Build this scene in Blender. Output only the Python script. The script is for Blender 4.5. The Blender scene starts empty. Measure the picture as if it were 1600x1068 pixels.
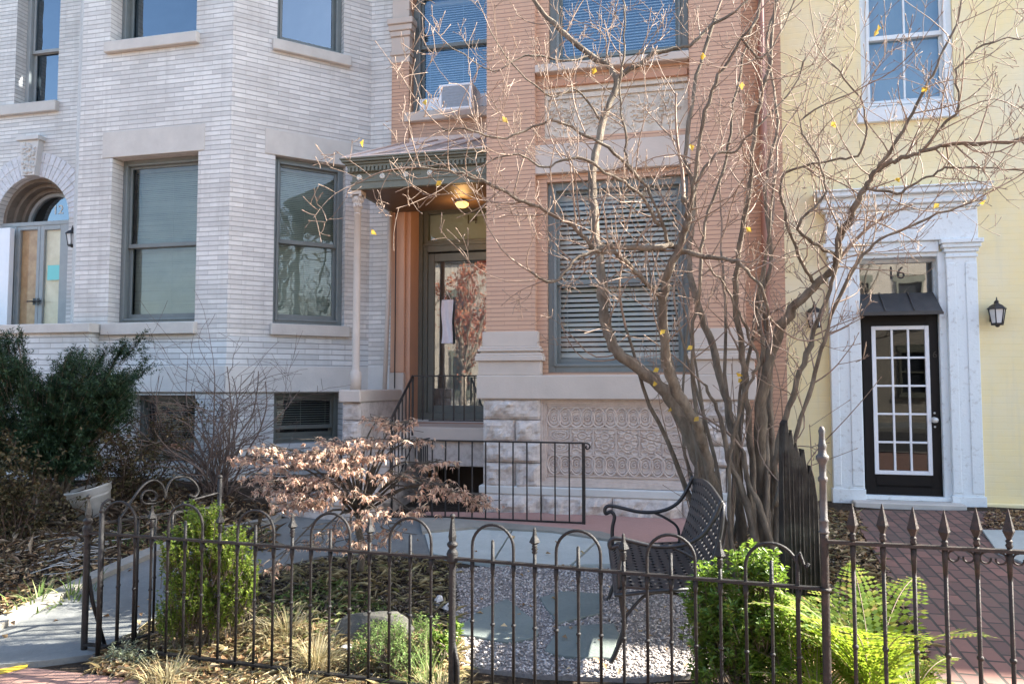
import bpy, bmesh, math, random
import numpy as np
from mathutils import Vector, Matrix
from math import sin, cos, pi, radians, sqrt, atan2, tan

R = random.Random(7)
C = bpy.context.scene.collection

# ------------------------------------------------------------------ camera model
FPX, PW, PH, EYE = 1180.0, 1600.0, 1068.0, 1.6
PITCH = math.atan(66.0 / 1180.0)
CPI, SPI = cos(PITCH), sin(PITCH)

def ray(px, py):
    x = (px - PW / 2) / FPX
    v = -(py - PH / 2) / FPX
    return Vector((x, CPI - v * SPI, SPI + v * CPI))

def at(px, py, Y):
    """world point seen at a pixel, at distance Y in front of the camera"""
    d = ray(px, py)
    return Vector((0, 0, EYE)) + d * (Y / d.y)

class Fr:
    """vertical plane frame: s along, d outward (to the street), z up"""
    def __init__(self, a, D):
        self.a, self.D = a, D
        self.u = Vector((cos(a), -sin(a), 0)); self.v = Vector((sin(a), cos(a), 0))
        self.M = Matrix(((self.u.x, self.v.x, 0, self.v.x * D), (self.u.y, self.v.y, 0, self.v.y * D),
                         (0, 0, 1, 0), (0, 0, 0, 1)))
    def loc(self, px, py, d=0.0):
        r = ray(px, py)
        p = r * ((self.D - d) / r.dot(self.v))
        return p.dot(self.u), p.z + EYE
    def s(self, px, py=400, d=0.0): return self.loc(px, py, d)[0]
    def z(self, px, py, d=0.0): return self.loc(px, py, d)[1]
    def rect(self, x0, y0, x1, y1, d=0.0):
        ym, xm = (y0 + y1) / 2, (x0 + x1) / 2
        return self.s(x0, ym, d), self.s(x1, ym, d), self.z(xm, y1, d), self.z(xm, y0, d)
    def P(self, s, d, z): return self.u * s + self.v * (self.D - d) + Vector((0, 0, z))

A0 = radians(13.4)
ST = Fr(A0, 9.09)                 # main front plane of the row
BAY = 1.24
BL = Fr(A0, 9.09 - BAY)           # white bay, face parallel to the street
_c = BL.P(BL.s(358, 350), 0, 0)   # its corner
AR = A0 - radians(45)
BR = Fr(AR, _c.dot(Vector((sin(AR), cos(AR), 0))))   # white bay, slanting face
OB = Fr(A0, 9.09 - BAY)           # brick-red bay front

def sd(p):                        # world -> street coordinates
    return p.dot(ST.u), ST.D - p.x * ST.v.x - p.y * ST.v.y

def sstep(a, b, x):
    t = min(1, max(0, (x - a) / (b - a))); return t * t * (3 - 2 * t)

def G(s, d):                      # height of the front yard
    h = min(5.15, max(0.0, 5.15 - d))
    return h * (0.062 + 0.062 * sstep(-3.6, -5.4, s))

def Gw(x, y):
    p = Vector((x, y, 0)); s, d = sd(p); return G(s, d)

def gp(px, py, lift=0.0):
    """point of the ground seen at a pixel"""
    r = ray(px, py); z = 0.0
    for _ in range(12):
        t = (z - EYE) / r.z
        p = r * t
        z = Gw(p.x, p.y)
    return Vector((p.x, p.y, z + lift))

# ------------------------------------------------------------------ mesh builder
INV = {}
I4 = Matrix.Identity(4)

class MB:
    def __init__(self, fr=None, uv=False):
        self.v, self.f, self.uvs, self.uvon = [], [], [], uv
        self.M = fr.M if fr else I4
        self.sm = []
    def frame(self, fr): self.M = fr.M if fr else I4; return self
    def add(self, vs, fs, smooth=False):
        n = len(self.v); M = self.M
        vs = [Vector(p) for p in vs]
        self.v.extend([M @ p for p in vs])
        for f in fs:
            self.f.append([n + i for i in f]); self.sm.append(smooth)
            if self.uvon:
                nx = Vector((0, 0, 0))
                for i in range(len(f)):
                    a, b = vs[f[i]], vs[f[(i + 1) % len(f)]]
                    nx += a.cross(b)
                if abs(nx.z) > 0.8 * nx.length: t, w = Vector((1, 0, 0)), Vector((0, 1, 0))
                else:
                    t = Vector((-nx.y, nx.x, 0)); w = Vector((0, 0, 1))
                    if t.length < 1e-9: t = Vector((1, 0, 0))
                    t.normalize()
                    if t.x < -1e-3 or (abs(t.x) <= 1e-3 and t.y < 0): t = -t
                for i in f: self.uvs.append((vs[i].dot(t), vs[i].dot(w)))
    def box(self, x0, x1, y0, y1, z0, z1):
        """x=s, y=into the building (negative = out), z"""
        v = [(x0, y0, z0), (x1, y0, z0), (x1, y1, z0), (x0, y1, z0), (x0, y0, z1), (x1, y0, z1), (x1, y1, z1), (x0, y1, z1)]
        self.add(v, [(0, 1, 5, 4), (1, 2, 6, 5), (2, 3, 7, 6), (3, 0, 4, 7), (4, 5, 6, 7), (3, 2, 1, 0)]); return self
    def quad(self, a, b, c, d): self.add([a, b, c, d], [(0, 1, 2, 3)]); return self
    def prism(self, poly, y0, y1):
        """poly in (s,z) counter-clockwise seen from the street, from y0 (front) to y1 (back)"""
        n = len(poly)
        v = [(p[0], y0, p[1]) for p in poly] + [(p[0], y1, p[1]) for p in poly]
        f = [tuple(range(n)), tuple(reversed(range(n, 2 * n)))]
        for i in range(n):
            j = (i + 1) % n; f.append((i, i + n, j + n, j))
        self.add(v, f); return self
    def slab(self, poly, z0f, z1f):
        """poly of (x,y); z functions"""
        n = len(poly)
        v = [(p[0], p[1], z1f(p[0], p[1])) for p in poly] + [(p[0], p[1], z0f(p[0], p[1])) for p in poly]
        f = [tuple(range(n)), tuple(reversed(range(n, 2 * n)))]
        for i in range(n):
            j = (i + 1) % n; f.append((i, i + n, j + n, j))
        self.add(v, f); return self
    def tube(self, pts, rad, n=6, smooth=True, cap=True):
        pts = [Vector(p) for p in pts]; m = len(pts)
        if not hasattr(rad, '__len__'): rad = [rad] * m
        d0 = (pts[1] - pts[0]).normalized()
        ref = Vector((0, 0, 1)) if abs(d0.z) < 0.9 else Vector((1, 0, 0))
        a = d0.cross(ref).normalized()
        vs, fs = [], []
        cs = [(cos(2 * pi * k / n), sin(2 * pi * k / n)) for k in range(n)]
        for i in range(m):
            if i == 0: d = d0
            elif i == m - 1: d = (pts[i] - pts[i - 1])
            else: d = (pts[i + 1] - pts[i - 1])
            if d.length < 1e-9: d = d0
            d.normalize()
            a = a - d * a.dot(d)
            if a.length < 1e-6: a = d.orthogonal()
            a.normalize(); b = d.cross(a)
            for c, s_ in cs: vs.append(pts[i] + a * (c * rad[i]) + b * (s_ * rad[i]))
        for i in range(m - 1):
            for k in range(n):
                k2 = (k + 1) % n
                fs.append((i * n + k, i * n + k2, (i + 1) * n + k2, (i + 1) * n + k))
        if cap:
            fs.append(tuple(reversed(range(n)))); fs.append(tuple(range((m - 1) * n, m * n)))
        self.add(vs, fs, smooth); return self
    def lathe(self, prof, c=(0, 0, 0), n=12, smooth=True, sq=False):
        """prof: (r,z) list around a vertical axis"""
        c = Vector(c); vs, fs = [], []; off = pi / 4 if sq else 0
        if sq: n = 4
        m = len(prof)
        for r, z in prof:
            for k in range(n):
                t = 2 * pi * k / n + off
                vs.append(c + Vector((r * cos(t), r * sin(t), z)))
        for i in range(m - 1):
            for k in range(n):
                k2 = (k + 1) % n
                fs.append((i * n + k, i * n + k2, (i + 1) * n + k2, (i + 1) * n + k))
        fs.append(tuple(reversed(range(n)))); fs.append(tuple(range((m - 1) * n, m * n)))
        self.add(vs, fs, smooth and not sq); return self
    def ball(self, c, rx, ry=None, rz=None, nu=10, nv=6):
        ry = ry or rx; rz = rz or rx
        prof = [(sin(pi * j / nv), -cos(pi * j / nv)) for j in range(1, nv)]
        c = Vector(c); vs = [c + Vector((0, 0, -rz))]
        for r, z in prof:
            for k in range(nu):
                t = 2 * pi * k / nu; vs.append(c + Vector((rx * r * cos(t), ry * r * sin(t), rz * z)))
        vs.append(c + Vector((0, 0, rz))); fs = []
        for k in range(nu):
            k2 = (k + 1) % nu
            fs.append((0, 1 + k2, 1 + k)); fs.append((len(vs) - 1, 1 + (nv - 2) * nu + k, 1 + (nv - 2) * nu + k2))
        for j in range(nv - 2):
            for k in range(nu):
                k2 = (k + 1) % nu
                fs.append((1 + j * nu + k, 1 + j * nu + k2, 1 + (j + 1) * nu + k2, 1 + (j + 1) * nu + k))
        self.add(vs, fs, True); return self
    def build(self, name, mat, parent=None, bevel=0.0, origin=None, seg=1):
        me = bpy.data.meshes.new(name)
        if parent is not None: inv = INV[parent.name]
        elif origin is not None: inv = Matrix.Translation(-Vector(origin))
        else: inv = I4
        me.from_pydata([tuple(inv @ p) for p in self.v], [], self.f)
        if self.uvon:
            l = me.uv_layers.new(name='UVMap')
            l.data.foreach_set('uv', [c for uv in self.uvs for c in uv])
        me.polygons.foreach_set('use_smooth', self.sm)
        me.materials.append(mat); me.update()
        o = bpy.data.objects.new(name, me); C.objects.link(o)
        if parent is not None: o.parent = parent; INV[o.name] = inv
        elif origin is not None: o.location = origin; INV[o.name] = inv
        else: INV[o.name] = inv
        if bevel:
            b = o.modifiers.new('bevel', 'BEVEL'); b.width = bevel; b.segments = seg; b.limit_method = 'ANGLE'; b.angle_limit = radians(40)
        return o

def npmesh(name, V, Fq, mat, parent=None, origin=None, smooth=False):
    """mesh from numpy arrays of vertices and equal-length faces"""
    V = np.asarray(V, dtype=np.float64).reshape(-1, 3); Fq = np.asarray(Fq, dtype=np.int32)
    if parent is not None: inv = INV[parent.name]
    elif origin is not None: inv = Matrix.Translation(-Vector(origin))
    else: inv = I4
    m = np.array(inv)
    V = V @ m[:3, :3].T + m[:3, 3]
    k = Fq.shape[1]; me = bpy.data.meshes.new(name)
    me.vertices.add(len(V)); me.vertices.foreach_set('co', V.ravel())
    me.loops.add(Fq.size); me.loops.foreach_set('vertex_index', Fq.ravel())
    me.polygons.add(len(Fq)); me.polygons.foreach_set('loop_start', np.arange(0, Fq.size, k, dtype=np.int32))
    if smooth: me.polygons.foreach_set('use_smooth', np.ones(len(Fq), dtype=bool))
    me.materials.append(mat); me.update(calc_edges=True); me.validate()
    o = bpy.data.objects.new(name, me); C.objects.link(o)
    if parent is not None: o.parent = parent
    elif origin is not None: o.location = origin
    INV[o.name] = inv
    return o

def tag(o, label=None, cat=None, group=None, kind=None):
    if label: o['label'] = label
    if cat: o['category'] = cat
    if group: o['group'] = group
    if kind: o['kind'] = kind
    return o

def thing(name, loc, label, cat, group=None, rotz=0.0):
    o = bpy.data.objects.new(name, None); C.objects.link(o)
    o.empty_display_size = 0.2
    o.location = loc; o.rotation_euler = (0, 0, rotz)
    INV[o.name] = (Matrix.Translation(Vector(loc)) @ Matrix.Rotation(rotz, 4, 'Z')).inverted()
    return tag(o, label, cat, group)

def dup(root, loc, rotz, label, group=None):
    r = root.copy(); C.objects.link(r); r.location = loc; r.rotation_euler = (0, 0, rotz); r['label'] = label
    if group: r['group'] = group
    for ch in [o for o in C.objects if o.parent == root]:
        c = ch.copy(); C.objects.link(c); c.parent = r
        for g in [o for o in C.objects if o.parent == ch]:
            d = g.copy(); C.objects.link(d); d.parent = c
    return r

# ------------------------------------------------------------------ materials
def newmat(name):
    m = bpy.data.materials.new(name); m.use_nodes = True
    nt = m.node_tree; nt.nodes.clear()
    out = nt.nodes.new('ShaderNodeOutputMaterial')
    return m, nt, out

def nd(nt, t, **kw):
    n = nt.nodes.new(t)
    for k, v in kw.items():
        if k.startswith('i_'):
            n.inputs[k[2:].replace('_', ' ')].default_value = v
        else: setattr(n, k, v)
    return n

def c4(c): return (c[0], c[1], c[2], 1)

def ramp(nt, fac, stops):
    r = nt.nodes.new('ShaderNodeValToRGB'); e = r.color_ramp.elements
    while len(e) < len(stops): e.new(0.5)
    for el, (p, c) in zip(e, stops): el.position = p; el.color = c4(c)
    nt.links.new(fac, r.inputs[0]); return r.outputs[0]

def mixc(nt, fac, a, b, mode='MIX'):
    m = nt.nodes.new('ShaderNodeMix'); m.data_type = 'RGBA'; m.blend_type = mode
    for sock, val in ((m.inputs[0], fac), (m.inputs[6], a), (m.inputs[7], b)):
        if hasattr(val, 'is_output'): nt.links.new(val, sock)
        elif isinstance(val, (int, float)): sock.default_value = val
        else: sock.default_value = c4(val)
    return m.outputs[2]

def noise(nt, scale, detail=4, rough=0.6, vec=None, dist=0.0):
    n = nd(nt, 'ShaderNodeTexNoise'); n.inputs['Scale'].default_value = scale
    n.inputs['Detail'].default_value = detail; n.inputs['Roughness'].default_value = rough
    n.inputs['Distortion'].default_value = dist
    if vec is not None: nt.links.new(vec, n.inputs['Vector'])
    return n

def mrange(nt, v, a, b, c=0.0, d=1.0):
    m = nd(nt, 'ShaderNodeMapRange'); nt.links.new(v, m.inputs[0])
    for i, x in enumerate((a, b, c, d)): m.inputs[i + 1].default_value = x
    return m.outputs[0]

def bumpn(nt, h, strength, dist, normal=None):
    b = nd(nt, 'ShaderNodeBump'); b.inputs['Strength'].default_value = strength; b.inputs['Distance'].default_value = dist
    nt.links.new(h, b.inputs['Height'])
    if normal is not None: nt.links.new(normal, b.inputs['Normal'])
    return b.outputs[0]

def principled(nt, out, col, rough=0.7, spec=0.3, metal=0.0, normal=None):
    p = nd(nt, 'ShaderNodeBsdfPrincipled')
    for sock, val in ((p.inputs['Base Color'], col), (p.inputs['Roughness'], rough)):
        if hasattr(val, 'is_output'): nt.links.new(val, sock)
        elif isinstance(val, (int, float)): sock.default_value = val
        else: sock.default_value = c4(val)
    p.inputs['Specular IOR Level'].default_value = spec; p.inputs['Metallic'].default_value = metal
    if normal is not None: nt.links.new(normal, p.inputs['Normal'])
    nt.links.new(p.outputs[0], out.inputs[0]); return p

def objco(nt): return nd(nt, 'ShaderNodeTexCoord').outputs['Object']

def m_plain(name, col, col2=None, scale=6.0, rough=0.6, spec=0.3, metal=0.0, bump=0.0, bscale=60.0, lo=0.35, hi=0.7, detail=6):
    """paint, stone, metal: two tones mottled by noise, with fine bump"""
    m, nt, out = newmat(name); vec = objco(nt)
    c = col
    if col2 is not None:
        n = noise(nt, scale, detail, 0.65, vec)
        c = mixc(nt, mrange(nt, n.outputs[0], lo, hi), col, col2)
    nm = None
    if bump:
        nb = noise(nt, bscale, 5, 0.7, vec); nm = bumpn(nt, nb.outputs[0], bump, 0.01)
    principled(nt, out, c, rough, spec, metal, nm); return m

def m_brick(name, c1, c2, mortar, bw, bh, mort=0.006, bump=0.5, bias=0.0, stain=(0.25, 0.24, 0.22), stain_amt=0.35, smooth=0.2, rough=0.7, spec=0.3, vj=1.0):
    m, nt, out = newmat(name); bw = bw * vj
    uv = nd(nt, 'ShaderNodeTexCoord').outputs['UV']; ob = objco(nt)
    wn = noise(nt, 5.0, 3, 0.6, uv)
    off = nd(nt, 'ShaderNodeVectorMath', operation='MULTIPLY_ADD')
    nt.links.new(wn.outputs['Color'], off.inputs[0]); off.inputs[1].default_value = (0.006, 0.006, 0); nt.links.new(uv, off.inputs[2])
    b = nd(nt, 'ShaderNodeTexBrick'); sc_ = nd(nt, 'ShaderNodeVectorMath', operation='MULTIPLY'); nt.links.new(off.outputs[0], sc_.inputs[0]); sc_.inputs[1].default_value = (vj, 1, 1); nt.links.new(sc_.outputs[0], b.inputs['Vector'])
    b.inputs['Color1'].default_value = c4(c1); b.inputs['Color2'].default_value = c4(c2); b.inputs['Mortar'].default_value = c4(mortar)
    b.inputs['Scale'].default_value = 1.0; b.inputs['Brick Width'].default_value = bw; b.inputs['Row Height'].default_value = bh
    b.inputs['Mortar Size'].default_value = mort; b.inputs['Mortar Smooth'].default_value = smooth; b.inputs['Bias'].default_value = bias
    b.offset = 0.5
    n = noise(nt, 0.9, 6, 0.65, ob); n2 = noise(nt, 14.0, 6, 0.7, ob)
    st = mixc(nt, mrange(nt, n.outputs[0], 0.45, 0.75, 0.0, stain_amt), b.outputs['Color'], stain)
    st = mixc(nt, mrange(nt, n2.outputs[0], 0.35, 0.75, 0.0, 0.22), st, stain)
    mp = nd(nt, 'ShaderNodeMapping'); mp.inputs['Scale'].default_value = (7, 7, 0.55); nt.links.new(ob, mp.inputs[0])
    n4 = noise(nt, 1.0, 5, 0.6, mp.outputs[0])
    st = mixc(nt, mrange(nt, n4.outputs[0], 0.54, 0.74, 0.0, stain_amt * 0.45), st, tuple(x * 0.8 for x in stain))
    inv = nd(nt, 'ShaderNodeMath', operation='SUBTRACT'); inv.inputs[0].default_value = 1.0; nt.links.new(b.outputs['Fac'], inv.inputs[1])
    n1 = bumpn(nt, inv.outputs[0], bump, 0.008)
    n3 = noise(nt, 70.0, 4, 0.7, ob)
    nm = bumpn(nt, n3.outputs[0], 0.25, 0.004, n1)
    principled(nt, out, st, rough, spec, 0, nm); return m

def m_glass(name, tint=(0.75, 0.8, 0.8), refl=1.0, wob=0.06, base=0.06, gcol=(0.95, 0.97, 1.0)):
    m, nt, out = newmat(name); vec = objco(nt)
    n = noise(nt, 2.2, 2, 0.5, vec); nm = bumpn(nt, n.outputs[0], wob, 0.05)
    g = nd(nt, 'ShaderNodeBsdfGlossy'); g.inputs['Roughness'].default_value = 0.015; nt.links.new(nm, g.inputs['Normal'])
    g.inputs['Color'].default_value = c4(gcol)
    t = nd(nt, 'ShaderNodeBsdfTransparent'); t.inputs['Color'].default_value = c4(tint)
    fr = nd(nt, 'ShaderNodeFresnel'); fr.inputs['IOR'].default_value = 1.5
    ad = nd(nt, 'ShaderNodeMath', operation='MULTIPLY_ADD'); nt.links.new(fr.outputs[0], ad.inputs[0]); ad.inputs[1].default_value = 1.7 * refl; ad.inputs[2].default_value = base * refl
    ad.use_clamp = True
    mx = nd(nt, 'ShaderNodeMixShader'); nt.links.new(ad.outputs[0], mx.inputs[0]); nt.links.new(t.outputs[0], mx.inputs[1]); nt.links.new(g.outputs[0], mx.inputs[2])
    nt.links.new(mx.outputs[0], out.inputs[0]); return m

def m_leaf(name, stops, transl=0.35, rough=0.5, spec=0.3, tcol=None):
    m, nt, out = newmat(name)
    g = nd(nt, 'ShaderNodeNewGeometry')
    col = ramp(nt, g.outputs['Random Per Island'], stops)
    p = nd(nt, 'ShaderNodeBsdfPrincipled'); nt.links.new(col, p.inputs['Base Color']); p.inputs['Roughness'].default_value = rough
    p.inputs['Specular IOR Level'].default_value = spec
    t = nd(nt, 'ShaderNodeBsdfTranslucent')
    if tcol: nt.links.new(mixc(nt, 0.6, col, tcol), t.inputs['Color'])
    else: nt.links.new(col, t.inputs['Color'])
    mx = nd(nt, 'ShaderNodeMixShader'); mx.inputs[0].default_value = transl
    nt.links.new(p.outputs[0], mx.inputs[1]); nt.links.new(t.outputs[0], mx.inputs[2]); nt.links.new(mx.outputs[0], out.inputs[0]); return m

def m_bark(name, c1, c2, rough=0.85, scale=14):
    m, nt, out = newmat(name); vec = objco(nt)
    mp = nd(nt, 'ShaderNodeMapping'); mp.inputs['Scale'].default_value = (1, 1, 0.3); nt.links.new(vec, mp.inputs[0])
    n = noise(nt, scale, 6, 0.7, mp.outputs[0]); n2 = noise(nt, 3.0, 4, 0.6, vec)
    c = mixc(nt, mrange(nt, n.outputs[0], 0.35, 0.68), c1, c2)
    c = mixc(nt, mrange(nt, n2.outputs[0], 0.5, 0.75, 0, 0.5), c, (0.20, 0.20, 0.17))
    nb = noise(nt, 38, 7, 0.8, mp.outputs[0])
    principled(nt, out, c, rough, 0.2, 0, bumpn(nt, nb.outputs[0], 1.0, 0.03)); return m
# ------------------------------------------------------------------ palette
WB = m_brick('white_painted_brick', (0.74, 0.72, 0.68), (0.57, 0.555, 0.53), (0.40, 0.385, 0.365), 0.26, 0.058, 0.0060, 0.8, -0.05, (0.38, 0.355, 0.32), 0.62, 0.3, vj=3.0)
WBL = m_brick('white_painted_brick_large', (0.72, 0.74, 0.735), (0.56, 0.58, 0.58), (0.36, 0.37, 0.37), 0.34, 0.068, 0.007, 0.9, 0.0, (0.36, 0.35, 0.33), 0.5, 0.3, vj=2.0)
OBR = m_brick('terracotta_painted_brick', (0.61, 0.38, 0.255), (0.57, 0.35, 0.235), (0.30, 0.18, 0.13), 0.30, 0.0465, 0.0042, 0.7, 0.0, (0.50, 0.33, 0.25), 0.35, 0.15, vj=3.0)
OPL = m_plain('terracotta_smooth_paint', (0.56, 0.325, 0.215), (0.51, 0.305, 0.21), 3, 0.7, 0.25, bump=0.15, bscale=40)
OMO = m_plain('terracotta_moulding_paint', (0.50, 0.27, 0.175), (0.46, 0.25, 0.165), 5, 0.7, 0.25, bump=0.15)
YW = m_brick('yellow_painted_brick', (0.85, 0.715, 0.385), (0.83, 0.70, 0.38), (0.79, 0.665, 0.36), 0.215, 0.070, 0.004, 0.35, 0.0, (0.77, 0.73, 0.58), 0.9, 0.7, vj=2.5)
STN = m_plain('tan_stone', (0.57, 0.54, 0.49), (0.49, 0.46, 0.42), 4, 0.8, 0.25, bump=0.35, bscale=45)
STW = m_plain('grey_white_stone', (0.62, 0.605, 0.57), (0.52, 0.51, 0.485), 2.5, 0.8, 0.25, bump=0.3, bscale=45)
PST = m_plain('pink_painted_stone', (0.57, 0.49, 0.425), (0.51, 0.44, 0.38), 3, 0.75, 0.25, bump=0.25, bscale=40)
PRL = m_plain('pink_relief_terracotta', (0.64, 0.535, 0.465), (0.50, 0.405, 0.35), 12, 0.8, 0.2, bump=0.3, bscale=60)
GRL = m_plain('weathered_relief_stone', (0.66, 0.585, 0.49), (0.48, 0.42, 0.35), 7, 0.85, 0.2, bump=0.5, bscale=50)
RUS = m_plain('rough_rock_faced_stone', (0.60, 0.53, 0.48), (0.41, 0.345, 0.30), 11, 0.9, 0.2, bump=1.0, bscale=35, lo=0.45, hi=0.68, detail=9)
GRF = m_plain('grey_green_frame_paint', (0.185, 0.205, 0.20), (0.155, 0.175, 0.17), 8, 0.5, 0.4, bump=0.08)
LGF = m_plain('light_grey_frame_paint', (0.33, 0.345, 0.34), (0.28, 0.30, 0.295), 8, 0.5, 0.4, bump=0.08)
OLV = m_plain('olive_hood_paint', (0.165, 0.165, 0.125), (0.125, 0.128, 0.10), 5, 0.55, 0.4, bump=0.12)
DGR = m_plain('dark_green_door_paint', (0.135, 0.147, 0.13), (0.11, 0.12, 0.105), 6, 0.45, 0.45, bump=0.06)
COP = m_plain('weathered_copper_sheet', (0.78, 0.60, 0.50), (0.66, 0.51, 0.45), 5, 0.6, 0.3, bump=0.1)
WPT = m_plain('white_trim_paint', (0.73, 0.785, 0.80), (0.63, 0.675, 0.69), 5, 0.55, 0.4, bump=0.18, bscale=25)
WPA = m_plain('aged_white_trim_paint', (0.72, 0.775, 0.79), (0.52, 0.54, 0.53), 16, 0.65, 0.3, bump=0.5, bscale=30, lo=0.56, hi=0.72)
WVN = m_plain('white_vinyl', (0.80, 0.81, 0.83), (0.76, 0.77, 0.79), 6, 0.4, 0.4)
BLD = m_plain('black_door_paint', (0.006, 0.006, 0.007), (0.010, 0.0095, 0.0095), 6, 0.45, 0.22, bump=0.05)
BMT = m_plain('black_painted_metal', (0.012, 0.012, 0.013), (0.022, 0.02, 0.02), 20, 0.42, 0.5, bump=0.1)
IRN = m_plain('weathered_wrought_iron', (0.010, 0.010, 0.011), (0.026, 0.022, 0.020), 26, 0.5, 0.32, metal=0.0, bump=0.6, bscale=90, lo=0.5, hi=0.75)
IRB = m_plain('rusty_brown_iron', (0.022, 0.018, 0.016), (0.055, 0.036, 0.029), 24, 0.55, 0.32, metal=0.0, bump=0.6, bscale=90, lo=0.48, hi=0.72)
IRG = m_plain('grey_weathered_iron', (0.060, 0.061, 0.064), (0.10, 0.09, 0.085), 25, 0.55, 0.45, metal=0.3, bump=0.5, bscale=80)
BNM = m_plain('dark_cast_aluminium', (0.018, 0.019, 0.022), (0.030, 0.030, 0.032), 15, 0.42, 0.5, metal=0.1, bump=0.2, bscale=90)
DRK = m_plain('dark_interior', (0.045, 0.05, 0.055), (0.03, 0.032, 0.035), 2, 0.9, 0.1)
BLN = m_plain('white_blind', (0.80, 0.82, 0.80), None, rough=0.5)
BLG = m_plain('grey_green_blind', (0.50, 0.55, 0.50), (0.36, 0.41, 0.38), 1.5, rough=0.6)
SHD = m_plain('pale_roller_shade_and_reflection', (0.46, 0.49, 0.46), (0.40, 0.44, 0.42), 2, rough=0.8)
WIN_INT = m_plain('cream_door_curtain', (0.84, 0.78, 0.60), (0.70, 0.62, 0.44), 5, rough=0.9, bump=0.3, bscale=12)
PLY = m_plain('plywood_board', (0.62, 0.42, 0.24), (0.42, 0.26, 0.14), 7, 0.75, 0.2, bump=0.2)
TEA = m_plain('teal_sticker', (0.22, 0.62, 0.58), None, rough=0.6)
PAP = m_plain('white_cloth', (0.78, 0.78, 0.84), (0.70, 0.70, 0.78), 14, 0.9, 0.1, bump=0.6, bscale=20)
NUM = m_plain('white_number_paint', (0.72, 0.72, 0.68), None, rough=0.5)
GLD = m_plain('dull_number_gilt', (0.05, 0.045, 0.03), (0.10, 0.09, 0.06), 30, rough=0.45)
ACW = m_plain('aircon_plastic', (0.84, 0.86, 0.88), None, rough=0.5)
ACG = m_plain('aircon_grille', (0.40, 0.44, 0.49), (0.34, 0.38, 0.42), 30, rough=0.5)
ASP = m_plain('asphalt', (0.055, 0.055, 0.055), (0.040, 0.040, 0.042), 8, 0.85, 0.3, bump=0.6, bscale=120)
ROOFM = m_plain('tar_roof', (0.06, 0.06, 0.06), None, rough=0.9)
GLS = m_glass('window_glass', (0.86, 0.90, 0.87), 0.6, 0.10, 0.02)
GLD2 = m_glass('door_glass', (0.6, 0.64, 0.64), 1.3, 0.012, 0.14)
GLB = m_glass('old_upper_glass', (0.50, 0.56, 0.62), 1.0, 0.10, 0.12, (0.74, 0.88, 1.0))
GLO = m_glass('blue_sky_glass', (0.85, 0.92, 0.97), 1.0, 0.06, 0.10, (0.60, 0.82, 1.0))
GLW = m_glass('lantern_glass', (0.8, 0.82, 0.82), 1.0, 0.02, 0.1)

def m_lamp(name, col, st):
    m, nt, out = newmat(name)
    e = nd(nt, 'ShaderNodeEmission'); e.inputs['Color'].default_value = c4(col); e.inputs['Strength'].default_value = st
    nt.links.new(e.outputs[0], out.inputs[0]); return m
LMP = m_lamp('lit_amber_bowl', (1.0, 0.50, 0.13), 0.55)
FRO = m_plain('frosted_lantern_pane', (0.66, 0.67, 0.66), (0.56, 0.57, 0.56), 9, 0.35, 0.5)
# ------------------------------------------------------------------ architecture helpers
def wall(mb, s0, s1, z0, z1, y, holes=()):
    """flat wall with openings (hs0,hs1,hz0,hz1,depth,arched)"""
    S = sorted({s0, s1, *[h[0] for h in holes], *[h[1] for h in holes]})
    Z = sorted({z0, z1, *[h[2] for h in holes], *[h[3] for h in holes]})
    S = [x for x in S if s0 <= x <= s1]; Z = [x for x in Z if z0 <= x <= z1]
    for i in range(len(S) - 1):
        for j in range(len(Z) - 1):
            cx, cz = (S[i] + S[i + 1]) / 2, (Z[j] + Z[j + 1]) / 2
            if any(h[0] < cx < h[1] and h[2] < cz < h[3] for h in holes): continue
            mb.quad((S[i], y, Z[j]), (S[i + 1], y, Z[j]), (S[i + 1], y, Z[j + 1]), (S[i], y, Z[j + 1]))
    for h in holes:
        a, b, c, d, dep = h[:5]; y2 = y + dep
        top = d
        if len(h) > 5 and h[5]:
            r = (b - a) / 2; m = (a + b) / 2; top = d - r; n = 12
            arc = [(m - r * cos(pi * k / (2 * n)), top + r * sin(pi * k / (2 * n))) for k in range(2 * n + 1)]
            for k in range(2 * n):
                p, q = arc[k], arc[k + 1]
                cn = (a, d) if k < n else (b, d)
                mb.add([(cn[0], y, cn[1]), (p[0], y, p[1]), (q[0], y, q[1])], [(0, 1, 2)])
                mb.quad((p[0], y, p[1]), (p[0], y2, p[1]), (q[0], y2, q[1]), (q[0], y, q[1]))
        else:
            mb.quad((a, y, d), (a, y2, d), (b, y2, d), (b, y, d))
        mb.quad((a, y, c), (a, y2, c), (a, y2, top), (a, y, top))
        mb.quad((b, y2, c), (b, y, c), (b, y, top), (b, y2, top))
        mb.quad((a, y2, c), (a, y, c), (b, y, c), (b, y2, c))

def ring(mb, s0, s1, z0, z1, w, y0, y1, wt=None, wb=None):
    """rectangular frame of members w wide"""
    wt = wt or w; wb = wb or w
    mb.box(s0, s0 + w, y0, y1, z0, z1); mb.box(s1 - w, s1, y0, y1, z0, z1)
    mb.box(s0 + w, s1 - w, y0, y1, z1 - wt, z1); mb.box(s0 + w, s1 - w, y0, y1, z0, z0 + wb)

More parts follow.
